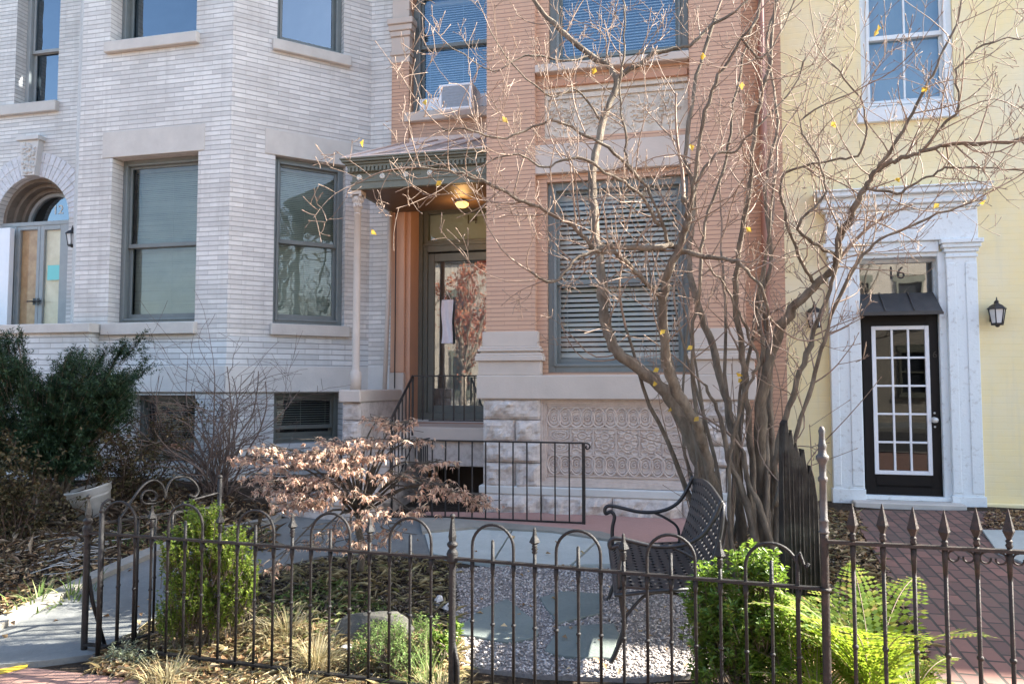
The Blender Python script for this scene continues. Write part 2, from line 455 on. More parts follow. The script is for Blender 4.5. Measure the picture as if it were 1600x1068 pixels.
def window(house, fr, s0, s1, z0, z1, y, mat, fw=0.055, zmeet=None, glass=None, glass2=None, blind=None, sw=0.045, munt=0, name='window', label=None):
    """sash window filling an opening, frame front at y"""
    glass = glass or GLS
    m = MB(fr); ring(m, s0, s1, z0, z1, fw, y, y + 0.10)
    ring(m, s0 + fw - 0.012, s1 - fw + 0.012, z0 + fw - 0.012, z1 - fw + 0.012, 0.028, y - 0.018, y + 0.03)
    w = m.build(name, mat, house, 0.004)
    if label: w['label'] = label
    a, b, c, d = s0 + fw, s1 - fw, z0 + fw, z1 - fw
    zm = zmeet if zmeet else (c + d) / 2
    for (lo, hi, yy, g) in ((zm - 0.02, d, y + 0.035, glass), (c, zm + 0.022, y + 0.075, glass2 or glass)):
        if hi - lo < 0.1: continue
        q = MB(fr); ring(q, a, b, lo, hi, sw, yy, yy + 0.035, wb=0.05 if lo > c else 0.075)
        for k in range(munt):
            x = a + (b - a) * (k + 1) / (munt + 1); q.box(x - 0.011, x + 0.011, yy + 0.004, yy + 0.03, lo + sw, hi - sw)
        q.build('sash', mat, w, 0.003)
        p = MB(fr); p.quad((a + 0.02, yy + 0.018, lo + 0.02), (b - 0.02, yy + 0.018, lo + 0.02), (b - 0.02, yy + 0.018, hi - 0.02), (a + 0.02, yy + 0.018, hi - 0.02))
        p.build('pane', g, w)
    if blind:
        kind, bz0, bz1, bm = blind[:4]
        q = MB(fr); yb = y + 0.19
        if kind == 'slats':
            step, wd, tilt = blind[4]
            n = int((bz1 - bz0) / step)
            for k in range(n + 1):
                z = bz0 + k * step; t = tilt * (1 + 0.06 * R.uniform(-1, 1)); sag = blind[5] * (z - bz0) * 0 if len(blind) > 5 else 0
                dy, dz = wd / 2 * cos(t), wd / 2 * sin(t); e = R.uniform(-0.0015, 0.0015)
                q.quad((a + 0.005, yb - dy, z - dz + e), (b - 0.005, yb - dy, z - dz - e), (b - 0.005, yb + dy, z + dz - e), (a + 0.005, yb + dy, z + dz + e))
            for fx in (0.08, 0.5, 0.92):
                x = a + (b - a) * fx; q.box(x - 0.0015, x + 0.0015, yb - wd / 2 - 0.001, yb - wd / 2 + 0.001, bz0, bz1)
            if len(blind) > 5:
                e = blind[5]
                q.add([(a, yb - 0.03, bz0 - 0.05 + e), (b, yb - 0.03, bz0 - 0.05 - e), (b, yb - 0.03, bz0 - 0.01 - e), (a, yb - 0.03, bz0 - 0.01 + e)], [(0, 1, 2, 3)])
            q.box(a, b, yb - 0.03, yb + 0.03, bz1, bz1 + 0.05)
        else:
            n = 14
            for k in range(n):
                x, x2 = a + (b - a) * k / n, a + (b - a) * (k + 1) / n
                y1_, y2_ = yb + 0.006 * sin(k * 1.7), yb + 0.006 * sin((k + 1) * 1.7)
                q.quad((x, y1_, bz0), (x2, y2_, bz0), (x2, y2_, bz1), (x, y1_, bz1))
            q.box(a, b, yb - 0.012, yb + 0.012, bz0 - 0.02, bz0)
        q.build('blind', bm, w)
    return w

def stone(house, fr, name, x0, x1, z0, z1, proud, mat, back=0.1, bevel=0.008, parent=None):
    return MB(fr).box(x0, x1, -proud, back, z0, z1).build(name, mat, parent or house, bevel)

def rough_block(mb, s0, s1, y0, y1, z0, z1, rng, amp=0.03, n=7):
    """rock-faced stone: front (y0) bulges unevenly, crisp arris"""
    nx = max(4, int((s1 - s0) / 0.028)); nz = max(4, int((z1 - z0) / 0.028))
    from mathutils import noise as mn; o_ = Vector((rng.uniform(0, 50), 0, rng.uniform(0, 50)))
    ph = [rng.uniform(0, 6) for _ in range(8)]
    vs, fs = [], []
    for j in range(nz + 1):
        for i in range(nx + 1):
            u, v = i / nx, j / nz
            e = min(u, 1 - u, v, 1 - v)
            x, z = s0 + (s1 - s0) * u, z0 + (z1 - z0) * v
            h = amp * (0.30 + 0.70 * min(1, e * 4.5)) * (0.75 + 0.75 * mn.fractal(Vector((x * 5, 0, z * 6)) + o_, 0.9, 2.1, 5) + 0.5 * abs(mn.noise(Vector((x * 9, 3, z * 11)) + o_)))
            if e == 0: h = 0.0
            vs.append((x, y0 - max(0, h), z))
    for j in range(nz):
        for i in range(nx):
            k = j * (nx + 1) + i; fs.append((k, k + 1, k + nx + 2, k + nx + 1))
    mb.add(vs, fs)
    mb.box(s0, s1, y0 + 0.001, y1, z0, z1)

def text_mesh(body, fr, s, z, y, size, mat, parent, name='number', depth=0.006, origin=None):
    cu = bpy.data.curves.new(name, 'FONT'); cu.body = body; cu.size = size; cu.extrude = depth / 2; cu.align_x = 'CENTER'; cu.resolution_u = 3
    tmp = bpy.data.objects.new('tmp', cu); C.objects.link(tmp)
    dg = bpy.context.evaluated_depsgraph_get(); dg.update()
    me = bpy.data.meshes.new_from_object(tmp.evaluated_get(dg)); bpy.data.objects.remove(tmp)
    mb = MB(fr)
    mb.add([(s + v.co.x, y - v.co.z, z + v.co.y) for v in me.vertices], [tuple(p.vertices) for p in me.polygons])
    bpy.data.meshes.remove(me)
    return mb.build(name, mat, parent, origin=origin)

# ------------------------------------------------------------------ WHITE HOUSE
def base_pt(fr, s, d=0.0): p = fr.P(s, d, 0); return (p.x, p.y, 0)
WH = thing('white_row_house', base_pt(ST, -7.0), 'pale grey painted brick row house with a projecting angled bay', 'house', 'row houses along the street', -A0)
TOP = 10.6
s120, s358 = BL.s(120, 350), BL.s(358, 350)
sB2 = ST.s(580, 350)              # bay meets the main wall
sWO = ST.s(612.5, 350)            # white meets terracotta
sL0 = s120 - BAY
lenBR = (ST.P(sB2, 0, 0) - BR.P(BR.s(358, 350), 0, 0)).length
r0 = BR.s(358, 350); r1 = r0 + lenBR

# openings
h_l = BL.rect(172, 240, 307, 504); h_u = BL.rect(174, -60, 308, 60); h_b = BL.rect(200, 617, 303, 722)
g_l = BR.rect(428, 250, 539, 507.5); g_u = BR.rect(434, -60, 538, 75); g_b = BR.rect(428, 613.5, 536, 692)
zband0, zband1 = BR.z(470, 612), BR.z(470, 572)
lw_u = ST.rect(26, -60, 93, 162)
da = ST.rect(-8, 276, 106, 505)    # arched doorway
da = (da[0], da[1], 1.55, da[3])
m = MB(ST, True)
wall(m, -16, sL0, zband1, TOP, 0, [(lw_u[0], lw_u[1], lw_u[2], lw_u[3], 0.22), (da[0], da[1], da[2], da[3], 0.5, True)])
wall(m, sB2 - 0.15, sWO, zband1, TOP, 0)
m.frame(BL)
zsp = BL.z(240, 532)
wall(m, s120, s358, zsp, TOP, 0, [(h_l[0], h_l[1], h_l[2], h_l[3], 0.24), (h_u[0], h_u[1], h_u[2], h_u[3], 0.24)])
m.frame(BR)
zsp2 = BR.z(480, 528)
wall(m, r0, r1, zsp2, TOP, 0, [(g_l[0], g_l[1], g_l[2], g_l[3], 0.24), (g_u[0], g_u[1], g_u[2], g_u[3], 0.24)])
# hidden left return of the bay
m.frame(ST)
m.quad((s120 - BAY, 0, zsp), (s120, -BAY, zsp), (s120, -BAY, TOP), (s120 - BAY, 0, TOP))
m.build('wall', WB, WH)
m = MB(BL, True)
wall(m, s120, s358, zband1, zsp, 0); wall(m, s120, s358, -0.1, zband0, 0.012, [(h_b[0], h_b[1], h_b[2], h_b[3], 0.3)])
m.frame(BR)
wall(m, r0, r1, zband1, zsp2, 0); wall(m, r0 - 0.01, r1, -0.1, zband0, 0.012, [(g_b[0], g_b[1], g_b[2], g_b[3], 0.3)])
m.frame(ST); wall(m, -16, sL0, -0.1, zband1, 0.0); wall(m, sB2 - 0.2, sWO, -0.1, zband1, 0.0)
m.quad((s120 - BAY, 0, -0.1), (s120, -BAY, -0.1), (s120, -BAY, zsp), (s120 - BAY, 0, zsp))
m.build('foundation_wall', WBL, WH)
# dark room inside, side, back and roof
m = MB(ST); m.box(-16, sWO - 0.01, 2.2, 2.3, 0, TOP)
m.build('interior', DRK, WH)
m = MB(ST); m.box(-16.2, sWO - 0.002, 0.0, 11, TOP, TOP + 0.3); m.box(-16.2, -16, 0.0, 11, 0, TOP); m.box(-16.2, sWO - 0.002, 10.8, 11, 0, TOP)
m.prism([(0, 0)] * 0 or [(s120 - BAY, TOP), (sB2, TOP), (sB2, TOP + 0.3), (s120 - BAY, TOP + 0.3)], -BAY - 0.1, 0.0)
m.build('roof', ROOFM, WH)
# water table band wrapping the bay
m = MB(BL); m.box(s120 - 0.02, s358 + 0.012, -0.03, 0.06, zband0, zband1)
m.frame(BR); m.box(r0 - 0.012, r1 + 0.02, -0.03, 0.06, zband0, zband1)
m.frame(ST); m.box(sB2 - 0.02, sWO - 0.003, -0.03, 0.06, zband0, zband1)
m.build('water_table', STW, WH, 0.006)

def wwin(fr, h, y, sill, lint, label=None, **k):
    w = window(WH, fr, h[0], h[1], h[2], h[3], y, k.pop('mat', GRF), label=label, **k)
    if sill: stone(WH, fr, 'sill', *fr.rect(*sill), 0.07, STN, 0.24, parent=w)
    if lint: stone(WH, fr, 'lintel', *fr.rect(*lint), 0.008, STN, 0.05, 0.004, parent=w)
    return w
z_m = BL.z(250, 377)
wwin(BL, h_l, 0.19, (163, 504, 308, 522.5), (161, 200, 320, 241), zmeet=z_m,
     blind=('slats', h_l[2] + 0.14, h_l[3] - 0.12, BLG, (0.024, 0.03, 1.05)), fw=0.06)
wwin(BL, h_u, 0.19, (168, 60, 312, 77), None, zmeet=h_u[2] + 1.3, glass=GLB, fw=0.06)
wwin(BR, g_l, 0.10, (421, 507.5, 544.5, 525), (414, 212, 552, 250), zmeet=BR.z(480, 378),
     blind=('slats', g_l[2] + 0.10, g_l[3] - 0.12, BLG, (0.024, 0.03, 0.95)), fw=0.06)
wwin(BR, g_u, 0.10, (425, 76, 547, 92.5), None, zmeet=g_u[2] + 1.3, glass=GLB, fw=0.06)
wwin(ST, lw_u, 0.18, (-4, 163, 92, 179), None, zmeet=ST.z(60, 70), glass=GLB, mat=LGF, fw=0.07)
for fr, h in ((BL, h_b), (BR, g_b)):
    w = window(WH, fr, h[0], h[1], h[2], h[3], 0.20, DGR, 0.05, blind=('slats', h[2] + (h[3] - h[2]) * .32, h[3] - 0.1, BLG, (0.03, 0.012, 0.5)), name='basement_window', zmeet=h[2] + (h[3] - h[2]) * 0.3)
# arched doorway
rr = (da[1] - da[0]) / 2; mm = (da[0] + da[1]) / 2; zs = da[3] - rr
def arcpts(r, n=20, c=mm, z=zs): return [(c - r * cos(pi * k / n), z + r * sin(pi * k / n)) for k in range(n + 1)]
def archband(mb, ro, ri, y0, y1, n=20):
    A_, B_ = arcpts(ro, n), arcpts(ri, n)
    for k in range(n):
        mb.prism([B_[k], A_[k], A_[k + 1], B_[k + 1]][::-1], y0, y1)
# brick voussoirs
m = MB(ST)
n = 30
for k in range(n):
    t0, t1 = pi * k / n + 0.008, pi * (k + 1) / n - 0.008
    for (a_, b_) in ((rr + 0.002, rr + 0.20), (rr + 0.208, rr + 0.36)):
        q = [(mm - r * cos(t), zs + r * sin(t)) for r, t in ((a_, t0), (b_, t0), (b_, t1), (a_, t1))]
        m.prism(q[::-1], -0.006 - R.uniform(0, 0.004), 0.02)
m.build('door_arch', m_plain('white_arch_brick', (0.66, 0.66, 0.67), (0.50, 0.50, 0.51), 12, 0.7, bump=0.3), WH, 0.003)
# stepped arch mouldings inside the reveal and the jamb posts
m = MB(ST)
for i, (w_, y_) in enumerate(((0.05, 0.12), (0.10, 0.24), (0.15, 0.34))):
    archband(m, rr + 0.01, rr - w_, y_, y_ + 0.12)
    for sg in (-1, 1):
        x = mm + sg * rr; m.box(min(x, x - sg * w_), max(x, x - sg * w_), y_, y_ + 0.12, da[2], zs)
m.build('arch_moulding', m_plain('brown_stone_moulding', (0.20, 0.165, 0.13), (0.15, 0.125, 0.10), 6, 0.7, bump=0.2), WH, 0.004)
# keystone
kx0, kx1 = ST.s(31, 245), ST.s(64, 245); kz0, kz1 = ST.z(48, 277), ST.z(48, 217)
m = MB(ST); cx = mm
m.prism([(cx - 0.11, kz0), (cx + 0.11, kz0), (cx + 0.17, kz1 - 0.06), (cx - 0.17, kz1 - 0.06)], -0.10, 0.05)
m.box(cx - 0.20, cx + 0.20, -0.14, 0.05, kz1 - 0.06, kz1)
for i in range(60):
    z = R.uniform(kz0 + 0.05, kz1 - 0.1); hw = 0.10 + 0.06 * (z - kz0) / (kz1 - kz0)
    m.ball((cx + R.uniform(-hw, hw) * 0.85, -0.10, z), R.uniform(0.015, 0.035), R.uniform(0.02, 0.04), R.uniform(0.015, 0.04), 7, 5)
m.build('keystone', STW, WH, 0.004)
# double door
yd = 0.40; dr = rr - 0.15; yf_ = 0.10; dm = ST.s(60, 430, -yf_); dh_ = 0.425
dz = da[2]; zt = zs - 0.02
yd_ = yd; yd = yf_; zt = ST.z(60, 346, -yf_)
m = MB(ST); m.box(mm - rr, mm + rr, yd, yd + 0.28, zt - 0.06, zt)
for sg in (-1, 1):
    a_, b_ = sorted((dm + sg * 0.002, dm + sg * dh_))
    ring(m, a_, b_, dz, zt - 0.06, 0.055 if sg < 0 else 0.07, yd + 0.01, yd + 0.06, wb=0.3)
    a_, b_ = sorted((dm + sg * dh_, mm + sg * rr)); m.box(a_, b_, yd, yd + 0.08, dz, zt - 0.06)
DW = m.build('door', LGF, WH, 0.004)
m = MB(ST); m.quad((dm - dh_, yd + 0.062, dz), (dm - 0.005, yd + 0.062, dz), (dm - 0.005, yd + 0.062, zt - .03), (dm - dh_, yd + 0.062, zt - .03)); m.build('plywood_panel', PLY, DW)
m = MB(ST); m.quad((dm + 0.005, yd + 0.062, dz), (dm + dh_, yd + 0.062, dz), (dm + dh_, yd + 0.062, zt - .03), (dm + 0.005, yd + 0.062, zt - .03)); m.build('curtain', WIN_INT, DW)
m = MB(ST)
for sg in (-1, 1):
    a_, b_ = sorted((dm + sg * 0.045, dm + sg * (dh_ - 0.04))); m.quad((a_, yd + 0.03, dz + 0.28), (b_, yd + 0.03, dz + 0.28), (b_, yd + 0.03, zt - 0.08), (a_, yd + 0.03, zt - 0.08))
m.build('pane', m_glass('old_door_glass', (0.95, 0.95, 0.93), 0.18, 0.05), DW)
tx0, tx1, tz0, tz1 = ST.rect(74, 414, 101, 437, -0.12)
m = MB(ST); m.quad((tx0, yd + 0.022, tz0), (tx1, yd + 0.022, tz0), (tx1, yd + 0.022, tz1), (tx0, yd + 0.022, tz1)); m.build('notice', TEA, DW)
m = MB(ST)
for sg in (-1, 1):
    zz = ST.z(62, 471, -0.1); x = dm + sg * 0.035
    m.box(x - 0.02, x + 0.02, yd - 0.03, yd - 0.02, zz - 0.05, zz + 0.05); m.tube([(x, yd - 0.03, zz), (x, yd - 0.06, zz), (x + sg * 0.09, yd - 0.06, zz)], 0.010, 6)
m.build('handle', BMT, DW); yd = yd_
m = MB(ST); A_ = arcpts(dr, 20)
m.add([(mm, yd + 0.04, zs)] + [(p[0], yd + 0.04, p[1]) for p in A_], [(0, k + 1, k + 2)[::-1] for k in range(20)])
FL = m.build('transom_pane', GLB, WH)
m = MB(ST); archband(m, dr + 0.005, dr - 0.05, yd, yd + 0.07); m.build('transom_frame', LGF, WH, 0.003)
nx, nz = ST.loc(86, 333, -0.38)
text_mesh('12', ST, nx, nz, yd + 0.037, 0.20, NUM, WH)
# pale open storm-door leaf at the left edge
m = MB(ST); m.box(ST.s(-14, 430), ST.s(17, 430), -0.04, 0.04, da[2], ST.z(8, 357)); m.build('storm_door', WVN, WH, 0.004)
# stoop cheek wall with stone cap, left edge
cz1 = BL.z(70, 505.5, 0.22); cz0 = BL.z(70, 520, 0.22)
se = BL.s(139, 512, 0.22)
m = MB(ST); m.box(-12.5, se, -BAY - 0.22, -BAY + 0.25, cz0, cz1); m.build('stoop_cap', STN, WH, 0.008)
m = MB(ST, True); m.box(-12.4, se - 0.05, -BAY - 0.16, -BAY + 0.2, 0.0, cz0); m.box(-12.4, sL0 - 0.4, -BAY + 0.2, 0, 0.0, 1.55); m.build('stoop_wall', WBL, WH)
# ------------------------------------------------------------------ TERRACOTTA HOUSE
OH = thing('terracotta_row_house', base_pt(ST, -1.2), 'terracotta painted row house with carved panels, hooded entry and rectangular bay', 'house', 'row houses along the street', -A0)
sOY = ST.s(1226, 400)                       # boundary to the yellow house
b0, b1 = OB.s(760, 350), OB.s(1164, 400)    # bay
q0, q1 = OB.s(836, 350), OB.s(1081, 400)    # inner edges of the bay's piers
OT = 10.2
# main wall: entry part and the strip right of the bay
e0, e1 = sWO, b0 + 0.02
uh = ST.rect(641, -30, 800, 175); uh = (uh[0], b0 - 0.10, uh[2], uh[3])
zsp = ST.z(690, 18) ; ru = (uh[1] - uh[0]) / 2; uh = (uh[0], uh[1], uh[2], zsp + ru)
dh0 = ST.s(633, 480); dh1 = b0 - 0.06
zl = ST.z(700, 655, -0.34)                  # door threshold
zdt = ST.z(700, 318, -0.34)                 # top of the recess
m = MB(ST, True)
wall(m, e0, b0, 0.0, OT, 0, [(uh[0], uh[1], uh[2], uh[3], 0.2, True), (dh0, dh1, zl - 0.02, zdt, 0.02)])
wall(m, b1, sOY, 0.0, OT, 0)
m.frame(OB)
wh = OB.rect(853, 275, 1077, 581); wu = OB.rect(855, -80, 1075, 91)
zpl = OB.z(760, 586); RC = 0.075            # recess of the window strip between the piers
wall(m, b0, q0, zpl, OT, 0); wall(m, q1, b1, zpl, OT, 0)
pz0, pz1 = OB.z(965, 205), OB.z(965, 124)
zln0, zln1 = OB.z(958, 264), OB.z(958, 218)
wall(m, q0, q1, zpl, OT, RC, [(wh[0], wh[1], wh[2], wh[3], 0.12), (wu[0], wu[1], wu[2], wu[3], 0.12), (q0 + 0.09, q1 - 0.02, pz0, pz1, 0.05)])
m.quad((q0, 0, zpl), (q0, RC, zpl), (q0, RC, OT), (q0, 0, OT)); m.quad((q1, RC, zpl), (q1, 0, zpl), (q1, 0, OT), (q1, RC, OT))
m.quad((b0, BAY, 0), (b0, 0, 0), (b0, 0, OT), (b0, BAY, OT)); m.quad((b1, 0, 0), (b1, BAY, 0), (b1, BAY, OT), (b1, 0, OT))
m.build('wall', OBR, OH)
m = MB(ST); m.box(e0 + 0.01, sOY - 0.01, 1.9, 2.0, 0, OT); m.build('interior', DRK, OH)
m = MB(ST); m.box(e0, sOY, 0.0, 11, OT, OT + 0.25); m.box(b0 - 0.1, b1 + 0.1, -BAY - 0.12, -0.002, OT, OT + 0.25)
m.box(e0, sOY, 10.8, 11, 0, OT); m.box(e0 - 0.0, e0 + 0.008, 0.6, 10.8, 0, OT); m.box(sOY - 0.008, sOY, 0.01, 10.8, 0, OT)
m.build('roof', ROOFM, OH)
# --- pilaster beside the entry with moulded capital
pa, pb = ST.s(613.5, 250), ST.s(640, 250)
m = MB(ST)
for (y0_, y1_, w_, pr) in ((35, 44, 0.075, 0.13), (44, 53, 0.055, 0.105), (53, 61, 0.03, 0.085), (61, 84, 0.012, 0.06), (84, 90, 0.03, 0.08), (90, 101, 0.012, 0.06)):
    z1_, z0_ = ST.z(625, y0_), ST.z(625, y1_)
    m.box(pa - w_ * 0.6, pb + w_, -pr, 0.05, z0_, z1_)
m.box(pa, pb, -0.05, 0.05, ST.z(625, 35), OT - 0.1)
m.build('pilaster_capital', PST, OH, 0.006)
m = MB(ST, True); m.box(pa, pb, -0.05, 0.02, ST.z(625, 232), ST.z(625, 101)); m.build('pilaster', OBR, OH)
zq = ST.z(625, 582)
m = MB(ST); m.box(pa, dh0, -0.03, 0.02, zq, ST.z(625, 318)); m.build('entry_wall', OPL, OH, 0.01)
m = MB(ST); m.box(pa - 0.003, dh0 + 0.004, -0.05, 0.05, 0.9, zq); m.build('entry_plinth', PST, OH, 0.008)
m = MB(ST); m.box(dh0 - 0.002, dh0 + 0.06, 0.021, 0.34, zl, zdt); m.box(dh0, dh1, 0.022, 1.0, zdt, zdt + 0.08); m.box(dh1 - 0.02, dh1 + 0.1, 0.022, 0.34, zl, zdt)
m.build('door_reveal', OPL, OH)
# --- upper arched window with its sill
w = window(OH, ST, uh[0], uh[1], uh[2], uh[3] - 0.25, 0.12, GRF, 0.085, zmeet=ST.z(715, 69, -0.15), glass=GLO, glass2=GLO,
           blind=('slats', uh[2] + 0.25, uh[3] - 0.4, BLN, (0.032, 0.03, 0.8)))
m = MB(ST); cxu, rku = (uh[0] + uh[1]) / 2, ru
for ro, ri, y0_, y1_ in ((rku + 0.005, rku - 0.07, 0.11, 0.2),):
    A_, B_ = arcpts(ro, 20, cxu, uh[3] - rku), arcpts(ri, 20, cxu, uh[3] - rku)
    for k in range(20): m.prism([B_[k], A_[k], A_[k + 1], B_[k + 1]][::-1], y0_, y1_)
m.build('arched_head', GRF, w)
stone(OH, ST, 'sill', *(lambda r: (r[0], b0 - 0.01, r[2], r[3]))(ST.rect(634, 173, 770, 187.5)), 0.07, PST, 0.2, parent=w)
# --- bay windows
z_mm = OB.z(965, 436)
w = window(OH, OB, wh[0], wh[1], wh[2], wh[3], RC + 0.055, GRF, 0.075, zmeet=z_mm, glass=m_glass('bay_glass', (0.96, 0.98, 0.97), 0.45, 0.05, 0.015),
           blind=('slats', wh[2] + 0.20, wh[3] - 0.16, BLN, (0.0535, 0.051, 0.84), 0.012))
m = MB(OB); z0_, z1_ = zln0, zln1
m.box(q0 - 0.02, q1 + 0.02, 0.012, 0.2, z0_, z1_); m.build('lintel', PST, w, 0.008)
w = window(OH, OB, wu[0], wu[1], wu[2], wu[3], RC + 0.055, GRF, 0.09, zmeet=wu[2] + 1.5, glass=GLO,
           blind=('slats', wu[2] + 0.12, wu[3] - 0.2, BLN, (0.032, 0.03, 0.85)))
m = MB(OB); m.box(q0 + 0.005, q1 - 0.005, -0.03, 0.25, OB.z(962, 103.5), OB.z(962, 91)); m.build('sill', PST, w, 0.008)
m = MB(OB, True); m.box(q0 + 0.08, q1 - 0.02, RC - 0.03, RC + 0.05, OB.z(962, 124), OB.z(962, 113)); m.build('brick_band', OMO, OH, 0.005)
# --- foliate relief panel under the upper window
def spiral(cx, cz, r, turns, rad, y, t0=0, sg=1, n=26, e=1.0):
    return [(cx + sg * r * (1 - 0.82 * k / n) * cos(t0 + turns * 2 * pi * k / n), y, cz + e * r * (1 - 0.82 * k / n) * sin(t0 + turns * 2 * pi * k / n)) for k in range(n + 1)]
pa0, pa1 = q0 + 0.09, q1 - 0.02
m = MB(OB); yb = RC + 0.045
m.box(pa0, pa1, yb, yb + 0.05, pz0, pz1)
m.box(pa0, pa1, yb - 0.04, yb, pz1 - 0.05, pz1); m.box(pa0, pa1, yb - 0.02, yb, pz1 - 0.12, pz1 - 0.07)
m.box(pa0, pa0 + 0.035, yb - 0.02, yb, pz0, pz1 - 0.12); m.box(pa1 - 0.035, pa1, yb - 0.02, yb, pz0, pz1 - 0.12); m.box(pa0, pa1, yb - 0.03, yb, pz0, pz0 + 0.05)
ca, cb, cc, ce = pa0 + 0.06, pa1 - 0.06, pz0 + 0.07, pz1 - 0.14
nsp = 5; wsp = (cb - ca) / nsp; hc = (cc + ce) / 2
for k in range(nsp):
    cx = ca + wsp * (k + 0.5); r = min(wsp, ce - cc) * 0.43
    m.tube(spiral(cx, hc, r, 1.6, 0.01, yb, k * 1.3, 1 if k % 2 else -1), 0.014, 5)
    for j in range(9):
        t = 2 * pi * j / 9 + k; m.ball((cx + r * 0.62 * cos(t), yb, hc + r * 0.62 * sin(t)), 0.028, 0.022, 0.014, 7, 5)
    m.ball((cx, yb, hc), 0.03, 0.03, 0.03)
for i in range(150):
    m.ball((R.uniform(ca, cb), yb, R.uniform(cc, ce)), R.uniform(0.01, 0.03), R.uniform(0.012, 0.024), R.uniform(0.008, 0.022), 6, 4)
m.build('carved_panel', GRL, OH)
# --- stone base: belt course, moulded pier bases, rock-faced piers, relief panel
zb0, zb1 = OB.z(800, 623), OB.z(800, 586)
m = MB(OB); m.box(b0 - 0.085, b1 + 0.085, -0.085, BAY - 0.35, zb0, zb1); m.build('belt_course', PST, OH, 0.01)
def pierbase(x0, x1):
    m = MB(OB)
    for (ya, yb_, w_) in ((518, 541, 0.035), (541, 545, 0.06), (545, 549, 0.075), (549, 552, 0.05), (552, 556, 0.09), (556, 564, 0.10), (564, 586, 0.07)):
        m.box(x0 - w_, x1 + w_, -w_, 0.06, OB.z(800, yb_), OB.z(800, ya))
    return m.build('pier_base', PST, OH, 0.006)
pierbase(b0, q0 + 0.0); pierbase(q1 + 0.04, b1)
rng = random.Random(3)
zc0, zc1 = OB.z(960, 806), OB.z(960, 762)
rows = [(622, 655), (655, 690), (690, 722), (722, 764)]
m = MB(OB)
for x0, x1 in ((b0 - 0.02, q0 + 0.06), (q1 + 0.005, b1 + 0.02)):
    for i, (ya, yb_) in enumerate(rows):
        za, zb_ = OB.z(800, yb_), OB.z(800, ya)
        if i % 2 == 0: rough_block(m, x0, x1, -0.03, 0.4, za + 0.004, zb_ - 0.004, rng, 0.055)
        else:
            xm = x0 + (x1 - x0) * 0.56; rough_block(m, x0, xm - 0.004, -0.03, 0.4, za + 0.004, zb_ - 0.004, rng, 0.055); rough_block(m, xm + 0.004, x1, -0.03, 0.4, za + 0.004, zb_ - 0.004, rng, 0.055)
xs = [b0 - 0.05, b0 + 0.62, b0 + 1.35, b0 + 2.05, b1 + 0.05]
for i in range(4): rough_block(m, xs[i] + 0.003, xs[i + 1] - 0.003, -0.06, 0.4, -0.02, zc1 - 0.09, rng, 0.065)
m.build('rock_faced_stone', RUS, OH)
m = MB(OB); m.box(b0 - 0.06, b1 + 0.06, -0.075, 0.3, zc1 - 0.09, zc1 - 0.005); m.build('base_course', STW, OH, 0.01)
m = MB(ST); m.box(b0 - 0.015, b1 + 0.015, -BAY + 0.05, 0.0, 0.0, zb0); m.build('bay_base', RUS, OH)
# relief panel with rows of loops
x0, x1 = q0 + 0.062, q1 + 0.002; z0, z1 = zc1, zb0
m = MB(OB); yp = 0.03
m.box(x0, x1, yp, 0.2, z0, z1)
for k, (i, pr) in enumerate(((0.0, 0.05), (0.022, 0.034), (0.042, 0.018))):
    ring(m, x0 + i, x1 - i, z0 + i, z1 - i, 0.02, yp - pr, yp, wt=0.026, wb=0.045)
ix0, ix1, iz0, iz1 = x0 + 0.075, x1 - 0.075, z0 + 0.115, z1 - 0.085
H_ = iz1 - iz0; hr = H_ * 0.30
for (zc, fl) in ((iz1 - hr / 2, 1), (iz0 + hr / 2, -1)):
    n = 12; wl = (ix1 - ix0) / n
    for k in range(n):
        cx = ix0 + wl * (k + 0.5)
        lp = [(cx + wl * 0.60 * sin(t) * (1 - 0.18 * cos(t) * fl), yp - 0.008, zc + hr * 0.47 * cos(t)) for t in [2 * pi * j / 24 for j in range(25)]]
        m.tube(lp, 0.0115, 5, cap=False)
        lp = [(cx + wl * 0.42 * sin(t), yp - 0.005, zc + hr * 0.34 * cos(t)) for t in [2 * pi * j / 20 for j in range(21)]]
        m.tube(lp, 0.0085, 5, cap=False)
        m.tube(spiral(cx, zc - 0.01 * fl, wl * 0.27, 1.4, 0, yp - 0.005, 1.2), 0.0085, 5)
    for zz in (zc + hr * 0.52, zc - hr * 0.52): m.box(ix0, ix1, yp - 0.016, yp, zz - 0.007, zz + 0.007)
zc = (iz0 + iz1) / 2; hm = H_ * 0.36; ew = (ix1 - ix0) / 6.0
for xe in (ix0 + ew * 0.5, ix1 - ew * 0.5):
    for sg in (-1, 1):
        for q in (1.0, 0.66):
            m.tube([(xe + ew * 0.42 * q * cos(t), yp, zc + sg * hm * 0.25 + hm * 0.20 * q * sin(t)) for t in [2 * pi * j / 20 for j in range(21)]], 0.011, 5, cap=False)
        m.tube(spiral(xe, zc + sg * hm * 0.25, ew * 0.2, 1.2, 0, yp - .004, 0.5, e=0.6), 0.009, 5)
mx0, mx1 = ix0 + ew, ix1 - ew; npn = 4; pw = (mx1 - mx0) / npn
for k in range(npn + 1): m.box(mx0 + pw * k - 0.007, mx0 + pw * k + 0.007, yp - 0.016, yp, zc - hm / 2, zc + hm / 2)
